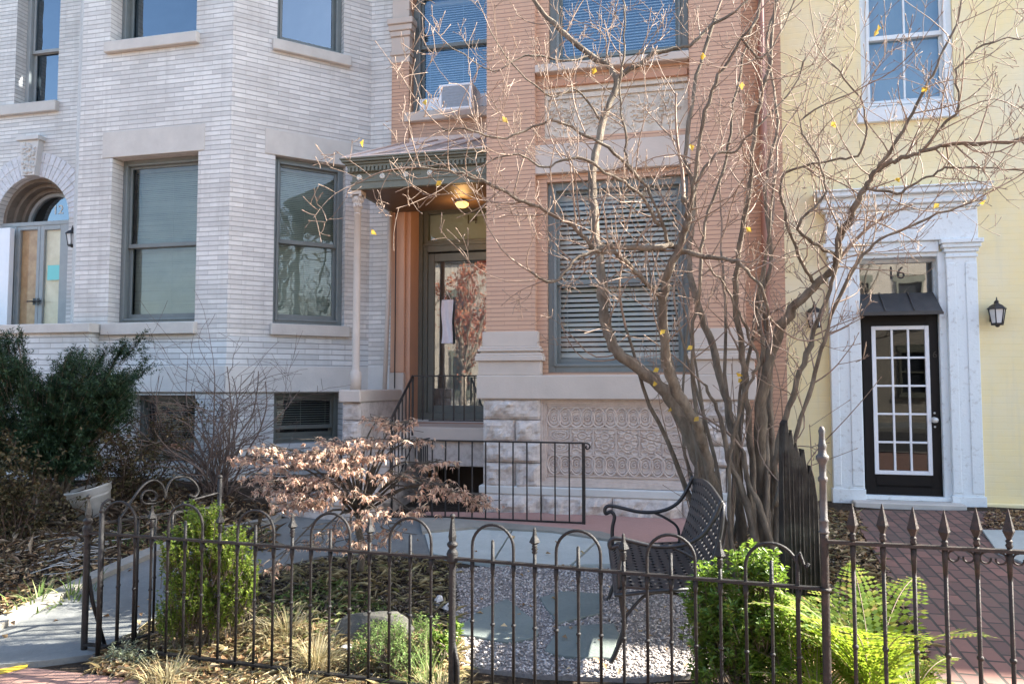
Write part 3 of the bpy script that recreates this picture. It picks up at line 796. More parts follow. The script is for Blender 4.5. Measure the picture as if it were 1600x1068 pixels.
for k in range(npn):
    cx = mx0 + pw * (k + 0.5)
    for i in range(3):
        for j in range(5):
            px_, pz_ = cx + pw * 0.30 * (i - 1), zc + hm * 0.21 * (j - 2)
            if (i + j) % 2 == 0:
                m.tube([(px_ + pw * 0.15 * cos(t), yp, pz_ + hm * 0.10 * sin(t)) for t in [2 * pi * q / 12 for q in range(13)]], 0.0115, 5, cap=False)
            else: m.ball((px_, yp, pz_), 0.024, 0.022, 0.011, 7, 4)
    for sg in (-1, 1):
        for sz in (-1, 1):
            m.tube([(cx, yp, zc + sz * hm * 0.45), (cx + sg * pw * 0.3, yp, zc + sz * hm * 0.28), (cx + sg * pw * 0.42, yp, zc)], 0.012, 5)
m.build('relief_panel', PRL, OH)

# --- doorway
yd = 0.34
dx0, dx1 = ST.s(650, 480, -yd), dh1 - 0.02
m = MB(ST)
zt0, zt1 = ST.z(710, 374, -yd), ST.z(710, 326, -yd)
ring(m, dx0, dx1, zl, zdt, 0.09, yd - 0.02, yd + 0.12); ring(m, dx0 + 0.09, dx1 - 0.09, zl, zdt - 0.06, 0.06, yd + 0.02, yd + 0.12)
m.box(dx0 + 0.15, dx1 - 0.15, yd + 0.0, yd + 0.12, ST.z(710, 392, -yd), zt0); m.box(dx0 + 0.09, dx1 - 0.09, yd - 0.012, yd + 0.03, ST.z(710, 383, -yd), ST.z(710, 378, -yd))
DF = m.build('door_frame', DGR, OH, 0.006)
m = MB(ST); m.quad((dx0 + 0.15, yd + 0.07, zt0), (dx1 - 0.15, yd + 0.07, zt0), (dx1 - 0.15, yd + 0.07, zdt - 0.1), (dx0 + 0.15, yd + 0.07, zdt - 0.1)); m.build('transom_pane', GLS, DF)
m = MB(ST); m.quad((dx0 + 0.15, yd + 0.11, zt0), (dx1 - 0.15, yd + 0.11, zt0), (dx1 - 0.15, yd + 0.11, zdt - 0.1), (dx0 + 0.15, yd + 0.11, zdt - 0.1)); m.build('transom_reflection', SHD, DF)  # pale panel added behind the glass, its tone stands in for a reflection
g0, g1 = dx0 + 0.15, dx1 - 0.15
zg0, zg1 = ST.z(725, 636, -yd), ST.z(725, 409, -yd)
m = MB(ST); ring(m, g0, g1, zl + 0.02, ST.z(725, 393, -yd), 0.085, yd + 0.05, yd + 0.10, wt=0.11, wb=0.16)
DO = m.build('door', DGR, OH, 0.006)
m = MB(ST); m.quad((g0 + 0.08, yd + 0.075, zl + 0.15), (g1 - 0.08, yd + 0.075, zl + 0.15), (g1 - 0.08, yd + 0.075, zg1 + 0.02), (g0 + 0.08, yd + 0.075, zg1 + 0.02)); m.build('pane', GLD2, DO)
m = MB(ST); n = 26
for k in range(n):
    xa, xb = g0 + 0.30 + (g1 - g0 - 0.38) * k / n, g0 + 0.30 + (g1 - g0 - 0.38) * (k + 1) / n
    m.quad((xa, yd + 0.14 + 0.012 * sin(k * 1.9), zl + 0.1), (xb, yd + 0.14 + 0.012 * sin(k * 1.9 + 1.9), zl + 0.1), (xb, yd + 0.14 + 0.012 * sin(k * 1.9 + 1.9), zg1), (xa, yd + 0.14 + 0.012 * sin(k * 1.9), zg1))
m.build('curtain', m_plain('grey_net_curtain', (0.36, 0.41, 0.43), (0.28, 0.32, 0.34), 4, rough=0.9), DO)
m = MB(ST); m.box(dx0, dx1, yd - 0.10, yd + 0.2, zl - 0.035, zl); m.build('threshold', STW, OH, 0.004)
nx, nz = ST.loc(733, 347, -yd - 0.06)
text_mesh('14', ST, nx + 0.03, nz - 0.02, yd + 0.066, 0.17, GLD, DF)
# --- hood over the entry
HB = 1.20
hz = lambda y: ST.z(600, y, HB)
hs0 = ST.s(548, 285, HB); hs1 = b0 - 0.004
zA, zB_, zC, zD, zE, zF = [ST.z(560, y, HB) for y in (296, 284, 270, 263, 249, 243)]
m = MB(ST)
m.box(hs0, hs1, -HB, 0.0, zA, zB_)
m.box(hs0 + 0.012, hs1, -HB + 0.012, 0.0, zB_, zC)
m.box(hs0 - 0.02, hs1, -HB - 0.02, 0.0, zC, zD)
for i, (w_, t) in enumerate(((0.035, 0.0), (0.055, 0.3), (0.085, 0.55), (0.10, 0.8))):
    za = zD + (zE - zD) * t; zb_ = zD + (zE - zD) * ([0.3, 0.55, 0.8, 1.0][i])
    m.box(hs0 - w_, hs1, -HB - w_, 0.0, za, zb_)
m.box(hs0 - 0.004, hs1, -HB - 0.010, -HB, zB_ - 0.012, zB_ + 0.006)
HD = m.build('entry_hood', OLV, OH, 0.004)
m = MB(ST); k = 0; x = hs0 - 0.015
while x < hs1 - 0.03:
    m.box(x, x + 0.026, -HB - 0.042, -HB - 0.012, zC + 0.006, zD + 0.002); x += 0.048
y = -HB
while y < -0.05:
    m.box(hs0 - 0.042, hs0 - 0.012, y, y + 0.026, zC + 0.006, zD + 0.002); y += 0.048
m.build('dentils', OLV, HD)
nr = 11; zr = (zB_ + zC) / 2; RO = m_plain('pale_rosette', (0.60, 0.585, 0.53), None, rough=0.6)
for k in range(6):
    m = MB(ST); x = hs0 + 0.10 + (hs1 - hs0 - 0.2) * k / 5.0
    for j in range(8):
        t = 2 * pi * j / 8; m.ball((x + 0.021 * cos(t), -HB + 0.010, zr + 0.021 * sin(t)), 0.015, 0.013, 0.015, 6, 4)
    m.ball((x, -HB + 0.006, zr), 0.014); m.build('rosette', RO, HD)
pass
m = MB(ST)
for k in range(5):
    x = hs0 + 0.10 + (hs1 - hs0 - 0.2) * (k + 0.5) / 5.0; m = MB(ST)
    m.box(x - 0.03, x + 0.03, -HB + 0.004, -HB + 0.012, zr - 0.012, zr + 0.012)
    m.build('frieze_block', OLV, HD)
# sheet-metal roof of the hood
zr0, zr1 = zE + 0.004, ST.z(700, 217, 0.03)
m = MB(ST); hx = hs0 - 0.07; rx = ST.s(636, 219, 0.03)
m.add([(hx, -HB - 0.075, zr0), (hs1, -HB - 0.075, zr0), (hs1, -0.001, zr1), (rx, -0.001, zr1), (hx, -0.001, zr0)], [(0, 1, 2, 3), (0, 3, 4), (0, 4, 2, 1)])
m.box(hx - 0.012, hs1, -HB - 0.087, -HB - 0.06, zr0 - 0.02, zr0 + 0.012)
for k in range(1, 4):
    t = k / 4.0
    xa = hx + (hs1 - hx) * (t - 0.08); xb = rx + (hs1 - rx) * (t - 0.02) + 0.10
    m.tube([(xa, -HB - 0.07, zr0 + 0.012), (xb, -0.01, zr1 + 0.008)], 0.011, 5)
m.tube([(hx, -HB - 0.07, zr0 + 0.012), (rx, -0.01, zr1 + 0.008)], 0.012, 5)
m.box(rx, hs1, -0.03, 0.0, zr1 - 0.01, zr1 + 0.045)
m.build('hood_roof', COP, HD)
m = MB(ST); m.box(hs0 + 0.06, hs1 - 0.02, -HB + 0.06, -0.03, zA - 0.004, zA + 0.01)
m.build('soffit', m_plain('dark_brown_soffit', (0.13, 0.080, 0.048), (0.10, 0.06, 0.036), 4, 0.5), HD)
# ceiling lamp
lx, lz = ST.loc(722, 300, 0.45)
LT = thing('ceiling_lamp', ST.P(lx, 0.45, zA), 'small lit amber bowl lamp under the entry hood', 'lamp', None, -A0)
m = MB(ST); m.lathe([(0.075, 0.0), (0.08, -0.01), (0.06, -0.022)], (lx, -0.45, zA - 0.004), 16); m.build('lamp_base', BMT, LT)
m = MB(ST); m.lathe([(0.062, -0.024), (0.082, -0.04), (0.075, -0.065), (0.045, -0.085), (0.012, -0.094)], (lx, -0.45, zA - 0.004), 16); m.build('lamp_bowl', LMP, LT)
pl = bpy.data.lights.new('hood_bulb', 'POINT'); pl.energy = 1.2; pl.color = (1.0, 0.55, 0.2); pl.shadow_soft_size = 0.07
po = bpy.data.objects.new('hood_bulb', pl); C.objects.link(po); po.location = ST.P(lx, 0.45, zA - 0.17)
# cheek wall and slender column
cs1 = -3.62 + 0.0; cs0 = ST.s(537, 620, HB); cs1 = ST.s(565.5, 620, HB)
cz1, cz0 = ST.z(551, 609, HB + 0.05), ST.z(551, 628, HB + 0.05)
m = MB(ST); m.box(cs0 - 0.02, cs1 + 0.02, -HB - 0.09, -0.06, cz0, cz1); CK = m.build('cheek_cap', PST, OH, 0.01)
m = MB(ST); rng = random.Random(5)
for i, (ya, yb_) in enumerate(((628, 656), (656, 690), (690, 728), (728, 770))):
    za, zb_ = ST.z(551, yb_, HB), ST.z(551, ya, HB)
    rough_block(m, cs0, cs1, -HB - 0.02, -HB + 0.5, za + 0.004, zb_ - 0.004, rng, 0.03)
m.box(cs0 + 0.01, cs1 - 0.003, -HB + 0.4, -0.055, 0.1, cz0 - 0.002)
m.build('cheek_wall', RUS, OH)
kx = ST.s(557.5, 450, HB - 0.09); yk = -(HB - 0.09)
zt_ = zA
m = MB(ST)
m.lathe([(0.062, cz1), (0.062, cz1 + 0.20), (0.05, cz1 + 0.21), (0.042, cz1 + 0.24), (0.04, cz1 + 1.2), (0.036, zt_ - 0.27), (0.045, zt_ - 0.265), (0.036, zt_ - 0.25)], (kx, yk, 0), 14)
m.lathe([(0.038, zt_ - 0.25), (0.042, zt_ - 0.17), (0.062, zt_ - 0.08), (0.055, zt_ - 0.06)], (kx, yk, 0), 14)
for j in range(10):
    t = 2 * pi * j / 10
    for zz, rr_ in ((zt_ - 0.17, 0.045), (zt_ - 0.10, 0.055)): m.ball((kx + rr_ * cos(t), yk + rr_ * sin(t), zz), 0.014, 0.014, 0.03, 6, 4)
for sx in (-1, 1):
    for sy in (-1, 1): m.ball((kx + 0.055 * sx, yk + 0.055 * sy, zt_ - 0.06), 0.02)
m.box(kx - 0.07, kx + 0.07, yk - 0.07, yk + 0.07, zt_ - 0.045, zt_ - 0.001)
m.build('column', PST, OH, 0.0)
# slanting rain pipe between white wall and entry
m = MB(ST)
pA = (ST.s(610, 322, 0.06), -0.07, ST.z(610, 318, 0.06)); pB = (ST.s(601, 606, 0.22), -0.22, cz1 + 0.0)
m.tube([pA, ((pA[0] * 0.5 + pB[0] * 0.5), -0.12, (pA[2] + pB[2]) / 2), pB], 0.028, 10); m.build('rain_pipe', PST, OH)
m = MB(ST); x = ST.s(617.5, 500, 0.07); m.tube([(x, -0.07, ST.z(617, 330)), (x, -0.07, ST.z(617, 606))], 0.007, 6)
m.build('cable', BMT, OH)
# downspout right of the bay
m = MB(ST); x = ST.s(1194, 300, 0.07)
m.tube([(x, -0.08, 0.25), (x, -0.08, OT)], 0.045, 10)
for zz in (1.2, 3.0, 5.0, 7.0): m.lathe([(0.052, zz), (0.052, zz + 0.03)], (x, -0.08, 0), 10)
m.build('downspout', m_plain('dusty_pink_pipe_paint', (0.37, 0.215, 0.18), None, rough=0.5), OH)
# landing, steps, basement entrance
lz_ = zl - 0.035
LD = 0.78
rs = ST.s(645, 600, LD)           # right edge of the stair / landing's open corner
m = MB(ST)
m.box(cs1 + 0.0, b0 + 0.0, -LD, yd - 0.1, lz_ - 0.16, lz_)
m.build('landing', PST, OH, 0.01)
m = MB(ST); m.box(rs + 0.02, b0, -LD + 0.06, -LD + 0.3, lz_ - 0.45, lz_ - 0.161)
m.build('landing_beam', RUS, OH, 0.008)
nst = 4; gz = 0.25; rise = (lz_ - gz) / (nst + 1)
m = MB(ST); rng = random.Random(11)
ws = [0.0, 0.0, 0.10, 0.45]
for i in range(nst):
    z1_ = lz_ - rise * (i + 1); y0_ = -LD - 0.29 * (i + 1)
    xl = (cs1 + 0.001) if -y0_ < HB + 0.05 else cs0 - ws[i]
    m.box(xl, rs + 0.02, y0_ - 0.02, -LD - 0.29 * i + 0.01, z1_ - 0.06, z1_)
m.build('stair_tread', PST, OH, 0.012)
m = MB(ST)
for i in range(nst):
    z1_ = lz_ - rise * (i + 1); y0_ = -LD - 0.29 * (i + 1)
    xl = (cs1 + 0.001) if -y0_ < HB + 0.05 else cs0 - ws[i] + 0.02
    rough_block(m, xl, rs, y0_ + 0.01, -0.4, -0.0, z1_ - 0.061, rng, 0.012)
m.build('stair_riser', RUS, OH)
m = MB(ST); bx0, bx1 = rs + 0.12, b0 - 0.05; bz = lz_ - 0.45
m.box(rs + 0.02, b0, -0.14, 0.0, 0.0, lz_ - 0.16)
m.build('basement_wall', RUS, OH)
m = MB(ST); ring(m, bx0, bx1, 0.05, bz, 0.06, -0.19, -0.141); m.box(bx0 + 0.06, bx1 - 0.06, -0.165, -0.141, 0.05, bz - 0.06)
m.build('basement_door', m_plain('dark_brown_door', (0.035, 0.026, 0.022), (0.05, 0.036, 0.03), 5, 0.5), OH, 0.004)
# window air conditioner
ax0, ax1, az0, az1 = ST.rect(686, 130, 738, 172, 0.25)
AC = thing('window_air_conditioner', ST.P((ax0 + ax1) / 2, 0.1, az0), 'white box air conditioner sitting on the sill of the arched window', 'air conditioner', None, -A0)
m = MB(ST); m.box(ax0, ax1, -0.25, 0.25, az0, az1); m.build('case', ACW, AC, 0.012, seg=2)
m = MB(ST); ring(m, ax0 + 0.012, ax1 - 0.012, az0 + 0.012, az1 - 0.012, 0.025, -0.262, -0.25); m.build('front_rim', ACW, AC, 0.004)
m = MB(ST); m.box(ax0 + 0.037, ax1 - 0.037, -0.256, -0.251, az0 + 0.037, az1 - 0.037)
n = 34
for k in range(n):
    x = ax0 + 0.04 + (ax1 - ax0 - 0.08) * k / (n - 1); m.box(x - 0.002, x + 0.002, -0.259, -0.256, az0 + 0.037, az1 - 0.037)
for k in range(8): z = az0 + 0.04 + (az1 - az0 - 0.08) * k / 7; m.box(ax0 + 0.037, ax1 - 0.037, -0.2605, -0.256, z - 0.002, z + 0.002)
m.build('grille', ACG, AC)
m = MB(ST)
for k in range(9): z = az0 + 0.05 + (az1 - az0 - 0.1) * k / 8; m.box(ax1 + 0.0005, ax1 + 0.003, -0.22, -0.06, z - 0.006, z + 0.004)
m.build('side_vent', ACG, AC)
for a_, b_ in ((uh[0] + 0.1, ax0 - 0.001), (ax1 + 0.001, uh[1] - 0.09)):
    nn = 10; m = MB(ST)
    for k in range(nn):
        xa, xb = a_ + (b_ - a_) * k / nn, a_ + (b_ - a_) * (k + 1) / nn; o = 0.012
        m.quad((xa, 0.10 + (o if k % 2 else 0), az0), (xb, 0.10 + (0 if k % 2 else o), az0), (xb, 0.10 + (0 if k % 2 else o), az1 - 0.02), (xa, 0.10 + (o if k % 2 else 0), az1 - 0.02))
    m.build('side_panel', WVN, AC)
# white cloth hanging on the door
n0 = ST.rect(689, 468, 707, 536, -yd)
m = MB(ST); nn, nk = 9, 14; vs, fs = [], []
for j in range(nk + 1):
    v = j / nk
    for i in range(nn + 1):
        u = i / nn; w_ = 1 - 0.30 * sin(pi * min(1, v * 1.3)) * 0.6
        x = n0[0] + (n0[1] - n0[0]) * (0.5 + (u - 0.5) * w_) + 0.006 * sin(7 * v)
        vs.append((x, yd + 0.03 - 0.018 * (1 + sin(u * 9 + 3 * v)) * 0.6, n0[2] + (n0[3] - n0[2]) * v))
for j in range(nk):
    for i in range(nn):
        k = j * (nn + 1) + i; fs.append((k, k + 1, k + nn + 2, k + nn + 1))
m.add(vs, fs, True)
x = (n0[0] + n0[1]) / 2
m.tube([(n0[0] + 0.03, yd + 0.02, n0[3]), (x, yd + 0.03, n0[3] + 0.10), (n0[1] - 0.03, yd + 0.02, n0[3])], 0.003, 4)
tag(m.build('hanging_cloth', PAP, None, origin=ST.P(x, -yd, n0[2])), 'narrow white cloth hung inside the glazed front door', 'cloth')
# ------------------------------------------------------------------ YELLOW HOUSE
YH = thing('yellow_row_house', base_pt(ST, 5.0), 'pale yellow painted brick row house with white pilastered doorway', 'house', 'row houses along the street', -A0)
YT = 9.6
y1s = 8.6
yw = ST.rect(1343, -120, 1488, 170)
dop = ST.rect(1342, 396, 1481, 782)         # clear opening between pilasters
dzb = ST.z(1410, 776)
zpl_ = ST.z(1410, 800)
m = MB(ST, True)
wall(m, sOY, y1s, -0.1, YT, 0, [(yw[0], yw[1], yw[2], yw[3], 0.16), (dop[0], dop[1], dzb - 0.05, dop[3], 0.3)])
m.build('wall', YW, YH)
m = MB(ST, True); m.box(ST.s(1528, 790), y1s, -0.05, -0.001, -0.05, ST.z(1570, 786)); m.build('plinth', YW, YH, 0.01)
m = MB(ST); m.box(sOY + 0.01, y1s - 0.01, 1.9, 2.0, 0, YT); m.build('interior', DRK, YH)
m = MB(ST); m.box(sOY, y1s, -0.05, 11, YT, YT + 0.2); m.box(sOY, y1s, 10.8, 11, 0, YT); m.box(sOY + 0.002, sOY + 0.01, 0.6, 10.8, 0, YT); m.box(y1s - 0.01, y1s, 0.01, 10.8, 0, YT)
m.build('roof', ROOFM, YH)
# window
w = window(YH, ST, yw[0] + 0.0, yw[1] - 0.0, yw[2], yw[3], 0.03, WPT, 0.075, zmeet=ST.z(1412, 53), munt=1, sw=0.04, glass=GLO,
           blind=('cloth', yw[2] + 0.12, yw[3] - 0.1, SHD))
stone(YH, ST, 'sill', *ST.rect(1338, 166, 1497, 189), 0.05, WPT, 0.05, parent=w)
# doorway surround
m = MB(ST)
pl = [ST.s(1297, 600), ST.s(1344, 600)]; pr = [ST.s(1481, 600), ST.s(1529, 600)]
zc1_, zc0_ = ST.z(1410, 379), ST.z(1410, 398)
for (a_, b_, yb_) in ((pl[0], pl[1], 784), (pr[0], pr[1], 797)):
    zb_ = ST.z((1320 if a_ < pl[1] else 1505), yb_)
    m.box(a_, b_, -0.07, 0.02, zb_ + 0.16, zc0_)
    m.box(a_ - 0.015, b_ + 0.015, -0.09, 0.02, zb_, zb_ + 0.16)
    # sunk panel drawn as two raised stiles on the shaft
    m.box(a_ + 0.0, a_ + 0.085, -0.079, -0.07, zb_ + 0.19, zc0_ - 0.12); m.box(b_ - 0.115, b_, -0.079, -0.07, zb_ + 0.19, zc0_ - 0.12)
    m.box(a_ - 0.01, b_ + 0.01, -0.085, 0.02, zc0_ - 0.06, zc0_ - 0.03)
    for i, w_ in enumerate((0.02, 0.04, 0.06)):
        h = (zc1_ - zc0_) / 3; m.box(a_ - w_, b_ + w_, -0.07 - w_, 0.02, zc0_ + h * i, zc0_ + h * (i + 1))
m.build('pilaster', WPA, YH, 0.006)
m = MB(ST); m.box(pl[1] + 0.062, pr[0] - 0.062, -0.055, 0.02, dop[3] - 0.002, zc1_ - 0.002); m.build('architrave', WPA, YH, 0.006)
ez = [ST.z(1412, y) for y in (379, 330, 323, 316, 308, 300, 297)]
m = MB(ST)
m.box(pl[0] - 0.02, pr[1] + 0.02, -0.085, 0.02, ez[0], ez[1])
for i, w_ in enumerate((0.03, 0.07, 0.05, 0.11, 0.13)):
    m.box(pl[0] - 0.02 - w_, pr[1] + 0.02 + w_, -0.085 - w_, 0.02, ez[i + 1], ez[i + 2])
m.build('entablature', WPA, YH, 0.008)
# lined reveal, transom, door
m = MB(ST); yd2 = 0.24
m.box(dop[0] - 0.002, dop[0] + 0.03, -0.02, yd2, dzb, dop[3]); m.box(dop[1] - 0.075, dop[1] + 0.002, -0.03, 0.03, dzb, dop[3]); m.box(dop[1] - 0.03, dop[1] + 0.002, 0.03, yd2, dzb, dop[3])
m.box(dop[0], dop[1], -0.02, yd2, dop[3] - 0.045, dop[3] + 0.002)
zk1, zk0 = ST.z(1400, 405, -0.12), ST.z(1400, 459, -0.12)
ring(m, dop[0] + 0.0, dop[1] - 0.02, zk0 - 0.1, dop[3] - 0.03, 0.05, yd2 - 0.10, yd2 - 0.02)
m.build('door_casing', WPA, YH, 0.005)
m = MB(ST); m.quad((dop[0] + 0.03, yd2 - 0.06, zk0 - 0.06), (dop[1] - 0.05, yd2 - 0.06, zk0 - 0.06), (dop[1] - 0.05, yd2 - 0.06, dop[3] - 0.05), (dop[0] + 0.03, yd2 - 0.06, dop[3] - 0.05))
m.build('transom_pane', GLD2, YH)
m = MB(ST); m.quad((dop[0] + 0.03, yd2 - 0.02, zk0 - 0.06), (dop[1] - 0.05, yd2 - 0.02, zk0 - 0.06), (dop[1] - 0.05, yd2 - 0.02, dop[3] - 0.05), (dop[0] + 0.03, yd2 - 0.02, dop[3] - 0.05))
m.build('transom_board', m_plain('brown_transom_board', (0.14, 0.095, 0.06), (0.075, 0.05, 0.035), 6, 0.7), YH)
nx, nz = ST.loc(1401, 435, -0.15)
text_mesh('16', ST, nx, nz, yd2 - 0.063, 0.20, BMT, YH)
d = ST.rect(1350, 487, 1469, 772, -0.03)
yk2 = 0.03
m = MB(ST); gl = ST.rect(1364, 509, 1454, 741, -yk2)
ring(m, d[0], d[1], dzb + 0.015, d[3], 0.11, yk2, yk2 + 0.045)
m.box(d[0] + 0.1, d[1] - 0.1, yk2, yk2 + 0.045, dzb + 0.1, gl[2] + 0.02); m.box(d[0] + 0.1, d[1] - 0.1, yk2, yk2 + 0.045, gl[3] - 0.02, d[3] - 0.1)
m.box(d[0] + 0.1, gl[0] + 0.01, yk2, yk2 + 0.045, gl[2], gl[3]); m.box(gl[1] - 0.01, d[1] - 0.1, yk2, yk2 + 0.045, gl[2], gl[3])
YD = m.build('door', BLD, YH, 0.003)
m = MB(ST); ring(m, gl[0], gl[1], gl[2], gl[3], 0.042, yk2 - 0.014, yk2 + 0.02)
for k in range(1, 3): x = gl[0] + 0.042 + (gl[1] - gl[0] - 0.084) * k / 3; m.box(x - 0.011, x + 0.011, yk2 - 0.010, yk2 + 0.016, gl[2] + 0.042, gl[3] - 0.042)
for k in range(1, 5): z = gl[2] + 0.042 + (gl[3] - gl[2] - 0.084) * k / 5; m.box(gl[0] + 0.042, gl[1] - 0.042, yk2 - 0.0085, yk2 + 0.0165, z - 0.011, z + 0.011)
m.build('glazing_grid', WVN, YD, 0.003)
m = MB(ST); m.quad((gl[0] + 0.02, yk2 + 0.01, gl[2] + 0.02), (gl[1] - 0.02, yk2 + 0.01, gl[2] + 0.02), (gl[1] - 0.02, yk2 + 0.01, gl[3] - 0.02), (gl[0] + 0.02, yk2 + 0.01, gl[3] - 0.02))
m.build('pane', m_glass('yellow_door_glass', (0.25, 0.26, 0.26), 0.5, 0.008, 0.02), YD)
kx, kz = ST.loc(1461, 656, 0)
m = MB(); m.lathe([(0.001, 0), (0.02, 0.002), (0.031, 0.012), (0.028, 0.024), (0.012, 0.034), (0.012, 0.05), (0.034, 0.056), (0.034, 0.062)], (0, 0, 0), 14)
# turn the knob's axis to the street
vv = [Vector((p.x + kx, yk2 - 0.062 + p.z, kz + p.y)) for p in m.v]; k2 = MB(ST); k2.add(vv, m.f, True)
for dz_ in (0.075, -0.075): k2.ball((kx + 0.005, yk2 - 0.003, kz + dz_), 0.012, 0.008, 0.012)
k2.build('knob', m_plain('brushed_steel', (0.66, 0.65, 0.62), None, rough=0.3, metal=0.3), YD)
text_mesh('6', ST, ST.s(1462, 550), ST.z(1462, 558), yk2 - 0.002, 0.10, m_plain('black_glossy_number', (0.05, 0.045, 0.04), None, rough=0.3), YD)
m = MB(ST); m.box(dop[0] - 0.0, dop[1] + 0.0, -0.05, yd2, dzb - 0.03, dzb + 0.014); m.build('threshold', WPA, YH, 0.004)
m = MB(ST); m.box(ST.s(1334, 785, 0.2), ST.s(1508, 785, 0.2), -0.26, -0.02, ST.z(1420, 797, 0.25), dzb - 0.032); m.build('door_step', STN, YH, 0.01)
# little sheet metal awning
a_ = ST.rect(1346, 459, 1473, 491, 0.02)
AW = 0.16
m = MB(ST); za, zb_ = ST.z(1410, 486, AW), ST.z(1410, 457, 0.0)
xl0, xl1 = ST.s(1346, 480, AW), ST.s(1473, 480, AW)
m.add([(xl0, -AW, za), (xl1, -AW, za), (xl1 - 0.03, 0.05, zb_), (xl0 + 0.03, 0.05, zb_), (xl0, -AW, za - 0.025), (xl1, -AW, za - 0.025), (xl1, 0.05, za - 0.025), (xl0, 0.05, za - 0.025)],
      [(0, 1, 2, 3), (4, 5, 1, 0), (5, 6, 2, 1), (7, 4, 0, 3), (7, 6, 5, 4)])
for t in (0.30, 0.66):
    m.tube([(xl0 + (xl1 - xl0) * t, -AW, za + 0.006), (xl0 + (xl1 - xl0) * (t - 0.02), 0.04, zb_ + 0.006)], 0.008, 5)
m.box(xl0 - 0.006, xl1 + 0.006, -AW - 0.012, -AW + 0.012, za - 0.04, za - 0.012)
m.build('awning', m_plain('dark_metal_sheet', (0.035, 0.035, 0.036), (0.055, 0.052, 0.05), 8, 0.4, 0.5, bump=0.15), YH)

# ------------------------------------------------------------------ lanterns
def lantern(px, py, fr_d, label, mat_glass, sc=1.0, s_off=0.0, first=None):
    """carriage lantern on a wall: py = middle of its glass"""
    s, z = ST.loc(px, py, fr_d)
    loc = ST.P(s, 0.0 + s_off, z)
    if first is not None: return dup(first, loc, -A0, label, 'black carriage lanterns on the house walls')
    T = thing('wall_lantern', loc, label, 'wall lantern', 'black carriage lanterns on the house walls', -A0)
    dd = -fr_d - s_off; m = MB(ST); cx, y = s, -0.12 - s_off
    m.lathe([(0.045, z - 0.02), (0.05, z - 0.02)], (0, 0, 0), 3)
    m = MB(ST)
    m.box(cx - 0.035, cx + 0.035, -0.02 - s_off, -s_off, z - 0.07, z + 0.10)
    m.tube([(cx, -0.02 - s_off, z + 0.05), (cx, -0.07 - s_off, z + 0.14), (cx, y, z + 0.15), (cx, y, z + 0.115)], 0.009, 6)
    m.build('bracket', BMT, T, 0.004)
    m = MB(ST)
    m.lathe([(0.098, z + 0.055), (0.092, z + 0.066), (0.055, z + 0.10), (0.03, z + 0.112), (0.018, z + 0.125), (0.022, z + 0.14), (0.008, z + 0.155), (0.004, z + 0.185)], (cx, y, 0), 6, smooth=False)
    m.build('lantern_cap', BMT, T)
    m = MB(ST)
    for k in range(6):
        t = 2 * pi * k / 6
        m.tube([(cx + 0.082 * cos(t), y + 0.082 * sin(t), z + 0.055), (cx + 0.055 * cos(t), y + 0.055 * sin(t), z - 0.10)], 0.006, 4)
    m.lathe([(0.06, z - 0.115), (0.063, z - 0.098), (0.05, z - 0.09)], (cx, y, 0), 6, smooth=False)
    m.lathe([(0.012, z - 0.135), (0.03, z - 0.115)], (cx, y, 0), 8)
    m.build('lantern_cage', BMT, T)
    m = MB(ST); m.lathe([(0.052, z - 0.095), (0.077, z + 0.053)], (cx, y, 0), 6, smooth=False); m.build('lantern_pane', FRO, T)
    return T
L1 = lantern(1558, 491, 0.12, 'black carriage lantern on bare yellow wall, right of the white doorway', FRO)
lantern(1273, 496, 0.12, 'black carriage lantern behind tree branches, between downspout and white doorway', FRO, first=L1)
lantern(113, 372, 0.14, 'black carriage lantern on white brick beside the arched double door', FRO, s_off=0.02, first=L1)
# ------------------------------------------------------------------ GROUND
def m_soil(name):
    m, nt, out = newmat(name); vec = objco(nt)
    n1 = noise(nt, 2.0, 8, 0.7, vec); n2 = noise(nt, 22, 6, 0.75, vec)
    c = ramp(nt, n2.outputs[0], [(0.30, (0.022, 0.016, 0.012)), (0.5, (0.060, 0.044, 0.032)), (0.68, (0.12, 0.088, 0.06)), (0.8, (0.20, 0.155, 0.105))])
    c = mixc(nt, mrange(nt, n1.outputs[0], 0.4, 0.7, 0, 0.5), c, (0.045, 0.038, 0.028))
    principled(nt, out, c, 0.95, 0.15, 0, bumpn(nt, n2.outputs[0], 1.0, 0.05)); return m
SOIL = m_soil('mulch_soil')
def m_conc(name, c1, c2, crack=True):
    m, nt, out = newmat(name); vec = objco(nt)
    n1 = noise(nt, 1.6, 8, 0.7, vec); n2 = noise(nt, 40, 6, 0.75, vec)
    c = mixc(nt, mrange(nt, n1.outputs[0], 0.35, 0.7), c1, c2)
    c = mixc(nt, mrange(nt, n2.outputs[0], 0.45, 0.8, 0, 0.5), c, tuple(x * 0.6 for x in c1))
    principled(nt, out, c, 0.85, 0.25, 0, bumpn(nt, n2.outputs[0], 0.5, 0.01)); return m
CON = m_conc('weathered_shaded_concrete', (0.19, 0.20, 0.195), (0.115, 0.12, 0.115))  # weathered concrete, base tone darkened to stand for shade on the garden path
CONB = m_conc('bluish_flag_concrete', (0.45, 0.485, 0.465), (0.33, 0.36, 0.345))
PNK = m_conc('pink_patio_paint', (0.40, 0.235, 0.20), (0.36, 0.215, 0.18))
CURB = m_conc('curb_concrete', (0.30, 0.285, 0.25), (0.19, 0.18, 0.155))
SLT = m_conc('flagstone_slate', (0.185, 0.215, 0.20), (0.14, 0.165, 0.155))
GRVM = m_plain('gravel_bed_base', (0.22, 0.205, 0.20), (0.30, 0.28, 0.27), 60, 0.9, 0.2, bump=1.0, bscale=120)
